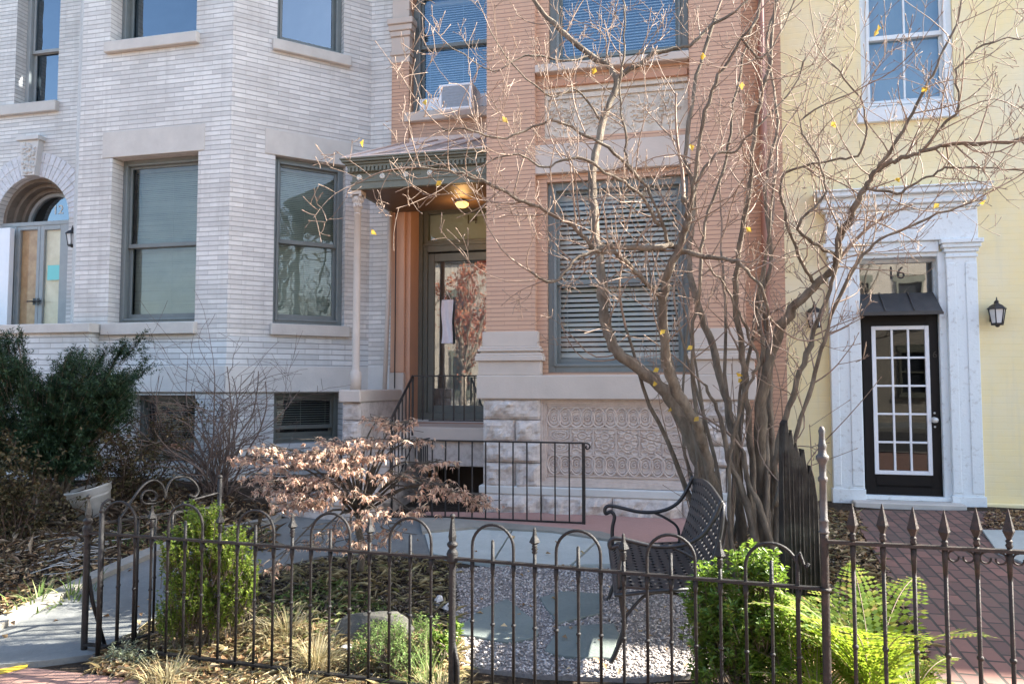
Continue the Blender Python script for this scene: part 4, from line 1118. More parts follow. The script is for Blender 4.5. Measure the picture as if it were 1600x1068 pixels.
PAVE = m_brick('red_paving_brick', (0.34, 0.20, 0.155), (0.26, 0.15, 0.12), (0.13, 0.085, 0.07), 0.205, 0.105, 0.006, 0.7, 0.0, (0.17, 0.13, 0.11), 0.5, 0.2, 0.85)
PAVD = m_brick('dark_paving_brick', (0.26, 0.135, 0.11), (0.14, 0.085, 0.075), (0.055, 0.05, 0.045), 0.205, 0.105, 0.009, 1.0, 0.0, (0.11, 0.10, 0.085), 0.8, 0.2, 0.85)
YEL = m_plain('yellow_kerb_paint', (0.60, 0.43, 0.03), (0.45, 0.33, 0.05), 20, 0.7)

# one wide base sheet
m = MB(ST); m.quad((-90, -90, -0.32), (90, -90, -0.32), (90, 60, -0.32), (-90, 60, -0.32))
tag(m.build('ground', m_plain('far_ground', (0.16, 0.15, 0.12), (0.10, 0.10, 0.08), 0.5, 0.95)), kind='structure')
# street: road, far pavement, near brick sidewalk
m = MB(ST); m.quad((-80, -20.6, -0.13), (80, -20.6, -0.13), (80, -10.6, -0.13), (-80, -10.6, -0.13))
tag(m.build('road', ASP), kind='structure')
m = MB(ST); m.box(-80, 80, -10.6, -10.4, -0.3, 0.012); m.box(-80, 80, -20.8, -20.6, -0.3, 0.012)
tag(m.build('kerb', CURB), kind='structure')
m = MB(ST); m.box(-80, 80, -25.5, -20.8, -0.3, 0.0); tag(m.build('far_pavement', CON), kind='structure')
SWD = 5.47
m = MB(ST, True); m.box(-40, 40, -10.4, -SWD, -0.3, 0.0); tag(m.build('brick_sidewalk', PAVE), kind='structure')
# front yard soil, gently mounded
m = MB(ST); rng = random.Random(2)
xs = np.arange(-16, 12.01, 0.12); ys = np.arange(-0.2, SWD + 0.001, 0.12)
V = []; 
for d in ys:
    for s in xs:
        wb_ = sstep(-3.4, -4.2, s) + sstep(1.6, 2.2, s); z = G(s, d) + wb_ * (0.02 * sin(s * 2.3 + d) * sin(d * 3.1) + 0.008 * sin(s * 9) * sin(d * 11)) - 0.016
        # mounded planting island behind the fence
        ds, dd = (s + 2.6) / 0.6, (d - 4.15) / 0.6
        z += 0.10 * math.exp(-(ds * ds + dd * dd))
        if d > SWD - 0.1: z = min(z, -0.004)
        V.append(ST.P(s, d, z))
nx_, ny_ = len(xs), len(ys)
F_ = [(j * nx_ + i, j * nx_ + i + 1, (j + 1) * nx_ + i + 1, (j + 1) * nx_ + i)[::-1] for j in range(ny_ - 1) for i in range(nx_ - 1)]
tag(npmesh('yard_soil', V, F_, SOIL, smooth=True), kind='structure')
def GZ(x, y):
    s, d = sd(Vector((x, y, 0))); ds, dd = (s + 2.6) / 0.6, (d - 4.15) / 0.6
    return G(s, d) + 0.10 * math.exp(-(ds * ds + dd * dd))

def resample(poly, step=0.15):
    out = []
    for i in range(len(poly)):
        a, b = Vector(poly[i]), Vector(poly[(i + 1) % len(poly)]); n = max(1, int((b - a).length / step))
        for k in range(n): out.append(a.lerp(b, k / n))
    return out

def sheet(name, pix, mat, lift, thick=0.05, uv=False, fr=None, step=0.2):
    """ground slab from an outline, following the slope: a fine grid clipped to the outline plus a rim"""
    pts = resample([gp(*p) for p in pix], step)
    bm = bmesh.new()
    vs = [bm.verts.new((p.x, p.y, 0)) for p in pts]
    f = bm.faces.new(vs)
    bmesh.ops.triangulate(bm, faces=[f])
    for _ in range(2):
        es = [e for e in bm.edges if e.calc_length() > 0.45]
        if es: bmesh.ops.subdivide_edges(bm, edges=es, cuts=1)
        bmesh.ops.triangulate(bm, faces=[f_ for f_ in bm.faces if len(f_.verts) > 3])
    for f_ in bm.faces:
        f_.normal_update()
        if f_.normal.z < 0: f_.normal_flip()
    r = bmesh.ops.extrude_face_region(bm, geom=list(bm.faces))
    top = [g for g in r['geom'] if isinstance(g, bmesh.types.BMVert)]
    tops = set(top)
    for v in bm.verts:
        z = Gw(v.co.x, v.co.y)
        v.co.z = z + (lift if v in tops else lift - thick)
    bmesh.ops.recalc_face_normals(bm, faces=bm.faces)
    me = bpy.data.meshes.new(name)
    if uv:
        l = bm.loops.layers.uv.new('UVMap')
        for f_ in bm.faces:
            for lp in f_.loops:
                s, d = sd(lp.vert.co); lp[l].uv = (d, s) if uv == 2 else (s, d)
    bm.to_mesh(me); bm.free(); me.materials.append(mat)
    o = bpy.data.objects.new(name, me); C.objects.link(o); INV[o.name] = I4
    return tag(o, kind='structure')
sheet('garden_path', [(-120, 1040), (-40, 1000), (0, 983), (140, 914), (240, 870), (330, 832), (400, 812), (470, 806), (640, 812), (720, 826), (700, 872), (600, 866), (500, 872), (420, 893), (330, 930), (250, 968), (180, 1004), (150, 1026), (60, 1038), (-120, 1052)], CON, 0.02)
for k, pl in enumerate(([(664, 838), (740, 829), (800, 831), (768, 883), (703, 874), (672, 868)], [(803, 831), (860, 834), (938, 843), (892, 887), (860, 888), (771, 884)], [(941, 844), (975, 849), (965, 885), (896, 887)])):
    sheet('flagged_path', pl, CONB, 0.028 + 0.003 * (k % 2))
sheet('path_curb', [(655, 816), (700, 816), (940, 838), (975, 849), (960, 852), (860, 837), (740, 831), (660, 838)], CURB, 0.05)
sheet('pink_patio', [(640, 804), (1075, 808), (1075, 856), (975, 851), (940, 838), (700, 816), (655, 816)], PNK, 0.036)
sheet('path_edging', [(-40, 990), (0, 975), (140, 906), (240, 862), (330, 825), (430, 800), (440, 806), (332, 834), (241, 873), (140, 918), (0, 989), (-40, 1004)], CURB, 0.06, 0.10)
sheet('concrete_apron', [(1535, 832), (1900, 838), (2200, 1000), (1700, 905), (1600, 884), (1560, 868)], CONB, 0.03)
sheet('brick_path', [(1338, 798), (1535, 800), (1700, 806), (1760, 1140), (1480, 1140), (1455, 1040), (1420, 960), (1380, 890), (1345, 830)], PAVD, 0.014, 0.05, uv=2)
sheet('yellow_marking', [(-60, 1050), (0, 1046), (44, 1038), (42, 1043), (0, 1053), (-60, 1058)], YEL, 0.006, 0.004)
# gravel bed with real stones
GRAV = [(708, 889), (800, 886), (960, 890), (1085, 893), (1110, 940), (1140, 1010), (1150, 1050), (1000, 1062), (840, 1056), (715, 1042)]
sheet('gravel_bed', GRAV, GRVM, 0.008, 0.03)
gpoly = [gp(*p) for p in GRAV]
def inpoly(x, y, poly):
    c = False; n = len(poly); j = n - 1
    for i in range(n):
        xi, yi, xj, yj = poly[i].x, poly[i].y, poly[j].x, poly[j].y
        if (yi > y) != (yj > y) and x < (xj - xi) * (y - yi) / (yj - yi) + xi: c = not c
        j = i
    return c
OCT = np.array([(1, 0, 0), (-1, 0, 0), (0, 1, 0), (0, -1, 0), (0, 0, 1), (0, 0, -1)], float)
OF = np.array([(0, 2, 4), (2, 1, 4), (1, 3, 4), (3, 0, 4), (2, 0, 5), (1, 2, 5), (3, 1, 5), (0, 3, 5)])
def scatter_stones(name, poly, n, r0_, r1_, mat, seed, lift=0.008):
    rg = np.random.default_rng(seed); xs = [p.x for p in poly]; ys = [p.y for p in poly]; V, Fs = [], []
    k = 0
    while k < n:
        x, y = rg.uniform(min(xs), max(xs)), rg.uniform(min(ys), max(ys))
        if not inpoly(x, y, poly): continue
        r = rg.uniform(r0_, r1_); sc = r * rg.uniform(0.6, 1.3, 3); sc[2] *= 0.7
        a = rg.uniform(0, 6.28); ca, sa = cos(a), sin(a)
        v = (OCT * rg.uniform(0.75, 1.25, (6, 1))) * sc
        v = np.stack([v[:, 0] * ca - v[:, 1] * sa + x, v[:, 0] * sa + v[:, 1] * ca + y, v[:, 2] + GZ(x, y) * 0 + Gw(x, y) + lift + rg.uniform(0, r * 0.6)], 1)
        V.append(v); Fs.append(OF + 6 * k); k += 1
    return tag(npmesh(name, np.concatenate(V), np.concatenate(Fs), mat), kind='stuff')
PEB = m_leaf('pale_pink_gravel', [(0, (0.15, 0.135, 0.125)), (0.35, (0.36, 0.325, 0.305)), (0.7, (0.47, 0.425, 0.40)), (1, (0.58, 0.54, 0.51))], 0.0, 0.85, 0.2)
scatter_stones('gravel', gpoly, 12000, 0.006, 0.012, PEB, 4, 0.01)

# flagstones
def flag(pix, label):
    pts = [gp(*p, 0) for p in pix]; c = sum(pts, Vector()) / len(pts)
    pts = resample(pts, 0.06); rg = random.Random(int(pix[0][0]))
    pts = [p + Vector((rg.uniform(-1, 1), rg.uniform(-1, 1), 0)) * 0.006 for p in pts]
    a = sum((pts[i].x * pts[(i + 1) % len(pts)].y - pts[(i + 1) % len(pts)].x * pts[i].y) for i in range(len(pts)))
    if a < 0: pts = pts[::-1]
    m = MB(); m.slab([(p.x, p.y) for p in pts], lambda x, y: Gw(x, y) - 0.01, lambda x, y: Gw(x, y) + 0.026)
    tag(m.build('flagstone', SLT, None, 0.004, origin=(c.x, c.y, Gw(c.x, c.y))), label, 'flagstone', 'flagstones set in the gravel')
flag([(716, 986), (748, 958), (792, 940), (838, 976), (840, 1001), (790, 1008), (718, 996)], 'grey flagstone in the gravel, beside the fence post with the ball finial')
flag([(842, 938), (880, 928), (940, 932), (939, 962), (905, 970), (872, 979)], 'grey flagstone in the gravel, the one farthest from the fence')
flag([(850, 1022), (876, 984), (960, 979), (969, 996), (956, 1034), (880, 1030)], 'grey flagstone in the gravel, nearest the front leg of the bench')
# boulder and small white stones
def rock(name, px, py, Y, rx, ry, rz, mat, label, seed, cat='rock', group=None):
    c = at(px, py, Y); z = GZ(c.x, c.y); bm = bmesh.new(); bmesh.ops.create_icosphere(bm, subdivisions=4, radius=1)
    rg = random.Random(seed); pl = [(Vector((rg.gauss(0, 1), rg.gauss(0, 1), rg.gauss(0, 0.8))).normalized(), rg.uniform(0.62, 0.9)) for _ in range(12)]
    from mathutils import noise as mn
    for v in bm.verts:
        p = v.co.copy()
        for n_, h in pl:
            q = p.dot(n_) - h
            if q > 0: p -= n_ * q
        p *= 1 + 0.06 * mn.noise(p * 3 + Vector((seed, 0, 0))) + 0.03 * mn.noise(p * 9)
        v.co = Vector((p.x * rx, p.y * ry, p.z * rz))
    me = bpy.data.meshes.new(name); bm.to_mesh(me); bm.free(); me.materials.append(mat)
    o = bpy.data.objects.new(name, me); C.objects.link(o); o.location = (c.x, c.y, z + rz * 0.25)
    tag(o, label, cat, group)
RCK = m_plain('grey_green_boulder', (0.11, 0.105, 0.09), (0.06, 0.06, 0.052), 6, 0.9, 0.2, bump=0.7, bscale=30)
WST = m_plain('white_quartz', (0.66, 0.64, 0.62), (0.45, 0.43, 0.40), 12, 0.7, 0.3, bump=0.5, bscale=40)
rock('boulder', 590, 940, 4.75, 0.27, 0.17, 0.135, RCK, 'large grey-green boulder half sunk in the mulch behind the fence', 3, 'boulder')
rock('white_stone', 545, 942, 4.55, 0.052, 0.045, 0.042, WST, 'fist-sized white stone leaning against the grey boulder', 5, 'stone')
rock('white_stone', 686, 886, 5.35, 0.042, 0.04, 0.042, WST, 'small bright white stone at the corner of path and gravel, the left one of two', 7, 'stone')
rock('white_stone', 701, 892, 5.25, 0.045, 0.04, 0.036, WST, 'small greyish white stone touching the gravel edge, right beside another', 9, 'stone')
rock('white_stone', 695, 966, 4.45, 0.05, 0.045, 0.03, WST, 'flat whitish stone in low greenery next to the tall fence post', 12, 'stone')
# ------------------------------------------------------------------ IRON FENCES
def knuckle(m, c, r=0.0125): m.ball(c, r, r, r * 0.9, 8, 6)
def spear(m, c, h=0.115, w=0.026):
    """collars and a four-sided arrow head above c"""
    x, y, z = c
    m.lathe([(0.010, z), (0.015, z + 0.006), (0.010, z + 0.014), (0.017, z + 0.022), (0.011, z + 0.032), (0.015, z + 0.038), (0.010, z + 0.046)], (x, y, 0), 8)
    m.lathe([(0.010, z + 0.044), (w, z + 0.056), (w * 0.82, z + 0.068), (w * 0.42, z + 0.088), (0.008, z + h - 0.008), (0.0075, z + h), (0.002, z + h + 0.008)], (x, y, 0), 4, smooth=False)
PA, PB, PC = Vector((-2.553, 4.60, 0)), Vector((-0.306, 3.93, 0)), Vector((1.365, 3.345, 0))
FN = thing('hairpin_fence', (PB.x, PB.y, 0), 'low black wrought iron hairpin fence with arched tops and arrow finials', 'fence')
RZ = 0.71
def post(m, p, h=0.72, r=0.0185):
    m.lathe([(r * 1.05, -0.15), (r, 0.0), (r, h - 0.02), (r * 0.9, h)], (p.x, p.y, 0), 12)
    z = h
    m.lathe([(0.026, z - 0.03), (0.030, z - 0.02), (0.024, z - 0.01), (0.031, z + 0.012), (0.024, z + 0.03), (0.016, z + 0.04), (0.026, z + 0.052), (0.029, z + 0.064), (0.016, z + 0.078)], (p.x, p.y, 0), 12)
    m.lathe([(0.017, z + 0.076), (0.021, z + 0.10), (0.015, z + 0.14), (0.008, z + 0.19)], (p.x, p.y, 0), 4, smooth=False)
    m.ball((p.x, p.y, z + 0.203), 0.0145)
for i, p in enumerate((PA, PB)):
    m = MB(); post(m, p, 0.72, 0.0185); m.build('post', IRN, FN)
m = MB(); q = PB + Vector((0.03, -0.01, 0)); m.tube([(q.x, q.y, -0.1), (q.x, q.y, 0.18), (PB.x + 0.005, PB.y, 0.30)], 0.012, 6); m.build('brace', IRN, FN)
q = PA + Vector((0.03, 0.02, 0)); m = MB(); m.tube([(q.x + 0.07, q.y + 0.03, 0.02), (q.x + 0.0, q.y, 0.30), (q.x - 0.02, q.y - 0.01, 0.45)], 0.011, 6); m.build('brace', IRN, FN)
for P0, P1, nb in ((PA, PB, 5), (PB, PC, 4)):
    u = (P1 - P0) / nb
    rng = random.Random(nb)
    bar = MB(); d = (P1 - P0).normalized(); nrm = Vector((-d.y, d.x, 0))
    def flat(mb, z, t=0.006, w=0.016):
        vs = []
        for p in (P0, P1):
            for a_, b_ in ((-w, -t), (w, -t), (w, t), (-w, t)): vs.append(p + nrm * a_ + Vector((0, 0, z + b_)))
        mb.add(vs, [(0, 1, 5, 4), (1, 2, 6, 5), (2, 3, 7, 6), (3, 0, 4, 7), (3, 2, 1, 0), (4, 5, 6, 7)])
    flat(bar, RZ); bar.build('top_rail', IRN, FN)
    bar = MB(); flat(bar, 0.055, 0.006, 0.016); bar.build('bottom_rail', IRN, FN)
    def pk(m, p, z0, z1, r=0.0078):
        m.tube([(p.x, p.y, z0), (p.x, p.y, RZ * 0.45), (p.x, p.y, RZ - 0.06), (p.x, p.y, RZ - 0.05), (p.x, p.y, z1)], [r, r, r, r * 1.3, r * 1.1], 7)
        knuckle(m, (p.x, p.y, 0.405 + rng.uniform(-0.006, 0.006)))
        m.tube([(p.x, p.y, RZ - 0.075), (p.x, p.y, RZ - 0.045), (p.x, p.y, RZ - 0.004)], [r * 0.9, r * 1.55, r * 1.6], 6)
    for k in range(nb):
        o = P0 + u * k
        a_, c_, b_, e_ = o + u * 0.25, o + u * 0.5, o + u * 0.75, o + u
        r = (b_ - a_).length / 2; zt = RZ + 0.075 + rng.uniform(-0.006, 0.006); dd = u.normalized()
        m = MB()
        arc = [c_ - dd * (r * cos(pi * j / 16)) + Vector((0, 0, zt + r * sin(pi * j / 16))) for j in range(17)]
        m.tube([(a_.x, a_.y, 0.03), (a_.x, a_.y, RZ)] + [tuple(p) for p in arc] + [(b_.x, b_.y, RZ), (b_.x, b_.y, 0.03)], 0.0078, 7)
        for p in (a_, b_):
            knuckle(m, (p.x, p.y, 0.405)); m.tube([(p.x, p.y, RZ - 0.075), (p.x, p.y, RZ - 0.045), (p.x, p.y, RZ - 0.004)], [0.007, 0.012, 0.0125], 6)
        m.build('hairpin', IRN, FN)
        m = MB(); pk(m, c_, 0.03, RZ + 0.10); m.ball((c_.x, c_.y, RZ + 0.10), 0.008); m.build('picket', IRN, FN)
        if k < nb - 1:
            m = MB(); pk(m, e_, 0.03, RZ + 0.065); spear(m, (e_.x, e_.y, RZ + 0.055), 0.12, 0.027); m.build('finial_picket', IRN, FN)
# curl ornament beside the right-hand post
m = MB(); d = (PC - PB).normalized(); q = PC - d * 0.115
def inpl(p, d, x, z): return p + d * x + Vector((0, 0, z))
m.tube([inpl(q, d, 0.0, 0.03), inpl(q, d, 0, RZ), inpl(q, d, 0.0, RZ + 0.13), inpl(q, d, 0.012, RZ + 0.15), inpl(q, d, 0.028, RZ + 0.10), inpl(q, d, 0.04, RZ + 0.085), inpl(q, d, 0.05, RZ + 0.105)], 0.008, 6); m.build('picket', IRN, FN)
# ---------- spear fence to the right
SD = Vector((0.9599, -0.2805, 0))
SF = thing('spear_fence', (PC.x, PC.y, 0), 'rust-brown iron fence with spear-topped pickets and turned corner post', 'fence')
SR = 0.915
m = MB()
m.lathe([(0.020, -0.1), (0.019, 0.0), (0.0175, 0.93), (0.019, 0.95)], (PC.x, PC.y, 0), 10)
m.lathe([(0.024, 0.70), (0.027, 0.708), (0.024, 0.716)], (PC.x, PC.y, 0), 10)
m.build('post', IRB, SF)
m = MB(); b0_ = 0.95
m.lathe([(0.019, 0.95), (0.024, 0.955), (0.0185, 0.962), (0.0185, 1.0), (0.022, 1.005), (0.0165, 1.012), (0.015, 1.17), (0.020, 1.176), (0.021, 1.19), (0.014, 1.20), (0.016, 1.25), (0.022, 1.262), (0.028, 1.275), (0.028, 1.285), (0.018, 1.295), (0.016, 1.32), (0.020, 1.33), (0.015, 1.34), (0.012, 1.375), (0.015, 1.395), (0.009, 1.412), (0.002, 1.416)], (PC.x, PC.y, 0), 12)
m.build('post_finial', IRG, SF)
nrm = Vector((-SD.y, SD.x, 0)); E = PC + SD * 1.9
def sflat(m, z, t, w):
    vs = []
    for p in (PC, E):
        for a_, b_ in ((-w, -t), (w, -t), (w, t), (-w, t)): vs.append(p + nrm * a_ + Vector((0, 0, z + b_)))
    m.add(vs, [(0, 1, 5, 4), (1, 2, 6, 5), (2, 3, 7, 6), (3, 0, 4, 7), (3, 2, 1, 0), (4, 5, 6, 7)])
m = MB(); sflat(m, SR, 0.0065, 0.018); m.build('top_rail', IRB, SF)
m = MB(); sflat(m, 0.10, 0.0065, 0.016); m.build('bottom_rail', IRB, SF)
m0 = None
for k in range(14):
    p = PC + SD * (0.115 + 0.1185 * k); dz_ = [0, 0.004, -0.003, -0.012, 0.006, 0.004, 0.0, 0.003, -0.004, 0.002, 0.0, 0.004, 0.0, 0.003][k]
    m = MB()
    m.tube([(p.x, p.y, 0.02), (p.x, p.y, 0.4), (p.x, p.y, SR + 0.03)], 0.0088, 8); knuckle(m, (p.x, p.y, 0.475), 0.0145)
    m.tube([(p.x, p.y, SR - 0.12), (p.x, p.y, SR - 0.05), (p.x, p.y, SR - 0.008)], [0.0088, 0.0115, 0.0125], 7)
    z = SR + 0.02 + dz_
    m.lathe([(0.010, z - 0.012), (0.015, z), (0.010, z + 0.008), (0.0145, z + 0.016), (0.010, z + 0.024)], (p.x, p.y, 0), 8)
    m.lathe([(0.009, z + 0.022), (0.027, z + 0.058), (0.024, z + 0.066), (0.003, z + 0.145), (0.001, z + 0.15)], (p.x, p.y, 0), 4, smooth=False)
    m.build('spear_picket', IRB, SF)
for k in range(3, 13):
    m = MB(); a_ = PC + SD * (0.115 + 0.1185 * k); w_ = 0.1185
    for sg, x0_ in ((1, 0.022), (-1, w_ - 0.022)):
        pts = []
        for j in range(15):
            t = pi / 2 + (pi * 1.55) * j / 14; r = 0.026 * (1 - 0.35 * j / 14)
            pts.append(inpl(a_, SD, x0_ + sg * (0.012 + r * cos(t)), SR - 0.034 + r * sin(t)))
        m.tube(pts, 0.0042, 5)
    m.build('scroll', IRB, SF)
# gate latch post at the right edge
p = PC + SD * 0.98 + Vector((-0.02, -0.30, 0))
m = MB(); m.box(p.x - 0.012, p.x + 0.012, p.y - 0.012, p.y + 0.012, -0.02, 0.50); m.lathe([(0.017, 0.50), (0.019, 0.51), (0.004, 0.53)], (p.x, p.y, 0), 8)
tag(m.build('short_post', IRB, None, 0.002, origin=(p.x, p.y, 0)), 'short square rusty iron post in front of the spear fence', 'post')
# ---------- open garden gate, swung inwards
GA, GB = Vector((-2.40, 4.47, 0)), Vector((-1.955, 5.10, 0))
gd = (GB - GA); gl_ = gd.length; gd = gd / gl_
GT = thing('garden_gate', (GA.x, GA.y, 0.02), 'black iron garden gate swung open inward with scrolled top', 'gate')
ga = -atan2(gd.y, gd.x); GF = Fr(ga, GA.x * sin(ga) + GA.y * cos(ga))
gs = lambda px, py: GF.loc(px, py)
g_lo = 0.07; g_hi = 0.79
sA, sB = GA.dot(GF.u), GB.dot(GF.u)
for s_, zt in ((sA, 0.86), (sB, 0.98)):
    m = MB(GF); m.tube([(s_, 0, 0.02), (s_, 0, zt)], 0.0145, 8); m.ball((s_, 0, zt), 0.017); m.build('stile', IRN, GT)
m = MB(GF); m.box(sA, sB, -0.012, 0.012, g_hi - 0.006, g_hi + 0.006); m.build('top_rail', IRN, GT)
m = MB(GF); m.box(sA, sB, -0.012, 0.012, g_lo - 0.006, g_lo + 0.006); m.build('bottom_rail', IRN, GT)
for k in range(1, 7):
    s_ = sA + (sB - sA) * k / 7; m = MB(GF); m.tube([(s_, 0, g_lo), (s_, 0, g_hi)], 0.0078, 7); m.ball((s_, 0, 0.41), 0.012); m.build('picket', IRN, GT)
L_ = sB - sA
def gpts(l): return [(sA + L_ * a_, 0, z) for a_, z in l]
def smooth(pts, n=5):
    pts = [Vector(p) for p in pts]; out = []
    for i in range(len(pts) - 1):
        p0 = pts[max(0, i - 1)]; p1 = pts[i]; p2 = pts[i + 1]; p3 = pts[min(len(pts) - 1, i + 2)]
        for k in range(n):
            t = k / n; out.append(0.5 * ((2 * p1) + (p2 - p0) * t + (2 * p0 - 5 * p1 + 4 * p2 - p3) * t * t + (3 * p1 - p0 - 3 * p2 + p3) * t ** 3))
    out.append(pts[-1]); return out
def pxp(l): return smooth([(lambda q: (q[0], 0, q[1]))(gs(x, y)) for x, y in l])
for l in ([(168, 814), (184, 813), (200, 792), (214, 770), (229, 754), (243, 750), (253, 757), (258, 770), (258, 778)],
          [(259, 776), (262, 760), (270, 748), (283, 744), (296, 747), (306, 756), (310, 768), (304, 776), (296, 773)],
          [(243, 786), (226, 786), (221, 778), (226, 768), (236, 766), (244, 771), (243, 780), (236, 782), (233, 778)],
          [(158, 800), (160, 812), (172, 815), (185, 812)], [(158, 800), (160, 788), (170, 780), (178, 781)],
          [(285, 786), (310, 778), (343, 769)]):
    m = MB(GF); m.tube(pxp(l), 0.0075, 6); m.build('scroll', IRN, GT)
# ------------------------------------------------------------------ stair and basement railings
SRL = thing('stair_railing', ST.P(rs, LD, 0), 'black iron railing sloping down the entry steps and across the landing', 'railing', None, -A0)
ztop = ST.z(648, 587, LD); zbot = lz_ + 0.10
m = MB(ST); y = -LD
m.box(rs, b0 - 0.01, y - 0.016, y + 0.016, ztop - 0.008, ztop + 0.008); m.build('handrail', BMT, SRL, 0.002)
m = MB(ST); m.box(rs + 0.2, b0 - 0.01, y - 0.012, y + 0.012, zbot - 0.03, zbot - 0.015); m.build('bottom_rail', BMT, SRL)
nb = int((b0 - rs) / 0.125)
for k in range(0, nb + 1):
    s_ = rs + 0.125 * k + (0.0 if k else 0.0); m = MB(ST)
    m.box(s_ - (0.012 if k == 0 else 0.0065), s_ + (0.012 if k == 0 else 0.0065), y - 0.0065, y + 0.0065, lz_ - 0.1 if k == 0 else zbot - 0.02, ztop); m.build('baluster', BMT, SRL)
yl = -1.42; zl2 = ztop - 0.47
m = MB(ST)
m.tube([(rs, y, ztop), (rs, yl, zl2), (rs, yl - 0.05, zl2 - 0.035), (rs, yl - 0.06, zl2 - 0.07), (rs, yl - 0.03, zl2 - 0.09)], 0.0155, 7); m.build('handrail', BMT, SRL)
m = MB(ST); m.box(rs - 0.015, rs + 0.015, yl - 0.0, yl + 0.03, 0.2, zl2); m.build('post', BMT, SRL, 0.002)
for k in range(1, 6):
    t = k / 6; yy = y + (yl - y) * t; zz = ztop + (zl2 - ztop) * t
    m = MB(ST); m.box(rs - 0.0065, rs + 0.0065, yy - 0.0065, yy + 0.0065, max(0.25, zz - 0.92), zz); m.build('baluster', BMT, SRL)
m = MB(ST); m.tube([(rs, y, ztop - 0.80), (rs, yl, zl2 - 0.80)], 0.009, 6); m.build('bottom_rail', BMT, SRL)
RD = 1.72
ra, rb = ST.s(655, 740, RD), ST.s(912, 750, RD); zr1, zr0 = ST.z(784, 689.5, RD), ST.z(784, 811, RD)
BR_ = thing('basement_railing', ST.P((ra + rb) / 2, RD, 0), 'long black iron guard railing with scroll end around the basement entrance', 'railing', None, -A0)
m = MB(ST); m.box(ra, rb, -RD - 0.014, -RD + 0.014, zr1 - 0.008, zr1 + 0.008); m.build('handrail', BMT, BR_, 0.002)
m = MB(ST); m.box(ra, rb, -RD - 0.012, -RD + 0.012, zr0 - 0.006, zr0 + 0.008); m.build('bottom_rail', BMT, BR_)
n = 12
for k in range(1, n):
    s_ = ra + (rb - ra) * k / n; m = MB(ST); m.box(s_ - 0.0065, s_ + 0.0065, -RD - 0.0065, -RD + 0.0065, zr0, zr1); m.build('baluster', BMT, BR_)
for s_ in (ra, rb):
    m = MB(ST); m.box(s_ - 0.016, s_ + 0.016, -RD - 0.016, -RD + 0.016, 0.15, zr1 + 0.004); m.build('post', BMT, BR_, 0.002)
m = MB(ST); m.tube([(rb, -RD, zr1)] + [(rb + 0.035 + 0.035 * cos(t) * (1 - 0.10 * j), -RD, zr1 - 0.036 + 0.036 * sin(t) * (1 - 0.08 * j)) for j, t in enumerate([pi / 2 - 0.7 * q for q in range(9)])], 0.0075, 6); m.build('scroll', BMT, BR_)
for k in range(1, 5):
    yy = -RD + (RD - 1.45) * k / 5 if False else -RD + 0.3 * k / 5
    m = MB(ST); m.box(ra - 0.0065, ra + 0.0065, yy - 0.0065, yy + 0.0065, zr0, zr1); m.build('baluster', BMT, BR_)
m = MB(ST); m.box(ra - 0.008, ra + 0.008, -RD, -1.42, zr1 - 0.008, zr1 + 0.006); m.build('side_rail', BMT, BR_)
# ------------------------------------------------------------------ garden bench
bA = at(963, 1031, 4.22); bB = at(953, 928, 5.38)     # near and far front feet
by = Vector((bB.x - bA.x, bB.y - bA.y, 0)); bl = by.length; by.normalize(); bx = Vector((by.y, -by.x, 0))  # bx = towards the backrest
bz = (Gw(bA.x, bA.y) + Gw(bB.x, bB.y)) / 2 + 0.02
bo = Vector(((bA.x + bB.x) / 2 + bx.x * 0.25, (bA.y + bB.y) / 2 + bx.y * 0.25, bz))
BN = thing('garden_bench', bo, 'dark cast metal garden bench with lattice seat and back and scrolled arms', 'bench')
fA = Vector((bA.x, bA.y, bz)); Bm = Matrix(((bx.x, by.x, 0, fA.x), (bx.y, by.y, 0, fA.y), (0, 0, 1, bz), (0, 0, 0, 1)))
class _F: M = Bm
def surf(m, f, n, k, th=0.012):
    """thickened lattice panel: f(u,v)->point, with diamond perforations"""
    V, Fs = [], []
    def cell(u0, u1, v0, v1):
        um, vm = (u0 + u1) / 2, (v0 + v1) / 2; hu, hv = (u1 - u0) * 0.27, (v1 - v0) * 0.30
        o = [(u0, v0), (um, v0), (u1, v0), (u1, vm), (u1, v1), (um, v1), (u0, v1), (u0, vm)]
        i_ = [(um, vm - hv), (um + hu, vm), (um, vm + hv), (um - hu, vm)]
        b = len(V); V.extend([f(*p) for p in o + i_])
        Fs.extend([(b, b + 1, b + 8), (b + 1, b + 2, b + 8), (b + 2, b + 3, b + 9), (b + 2, b + 9, b + 8), (b + 3, b + 4, b + 9), (b + 4, b + 5, b + 10), (b + 4, b + 10, b + 9), (b + 5, b + 6, b + 10), (b + 6, b + 7, b + 11), (b + 6, b + 11, b + 10), (b + 7, b, b + 11), (b, b + 8, b + 11)])
    for j in range(k):
        for i in range(n):
            cell(i / n, (i + 1) / n, j / k, (j + 1) / k)
    m.add(V, Fs)
def bench_leg(yy):
    m = MB(_F)
    m.tube(smooth([(-0.03, yy, 0.0), (0.0, yy, 0.06), (0.045, yy, 0.20), (0.03, yy, 0.34), (0.03, yy, 0.40)]), 0.014, 7); fl = m
    return m
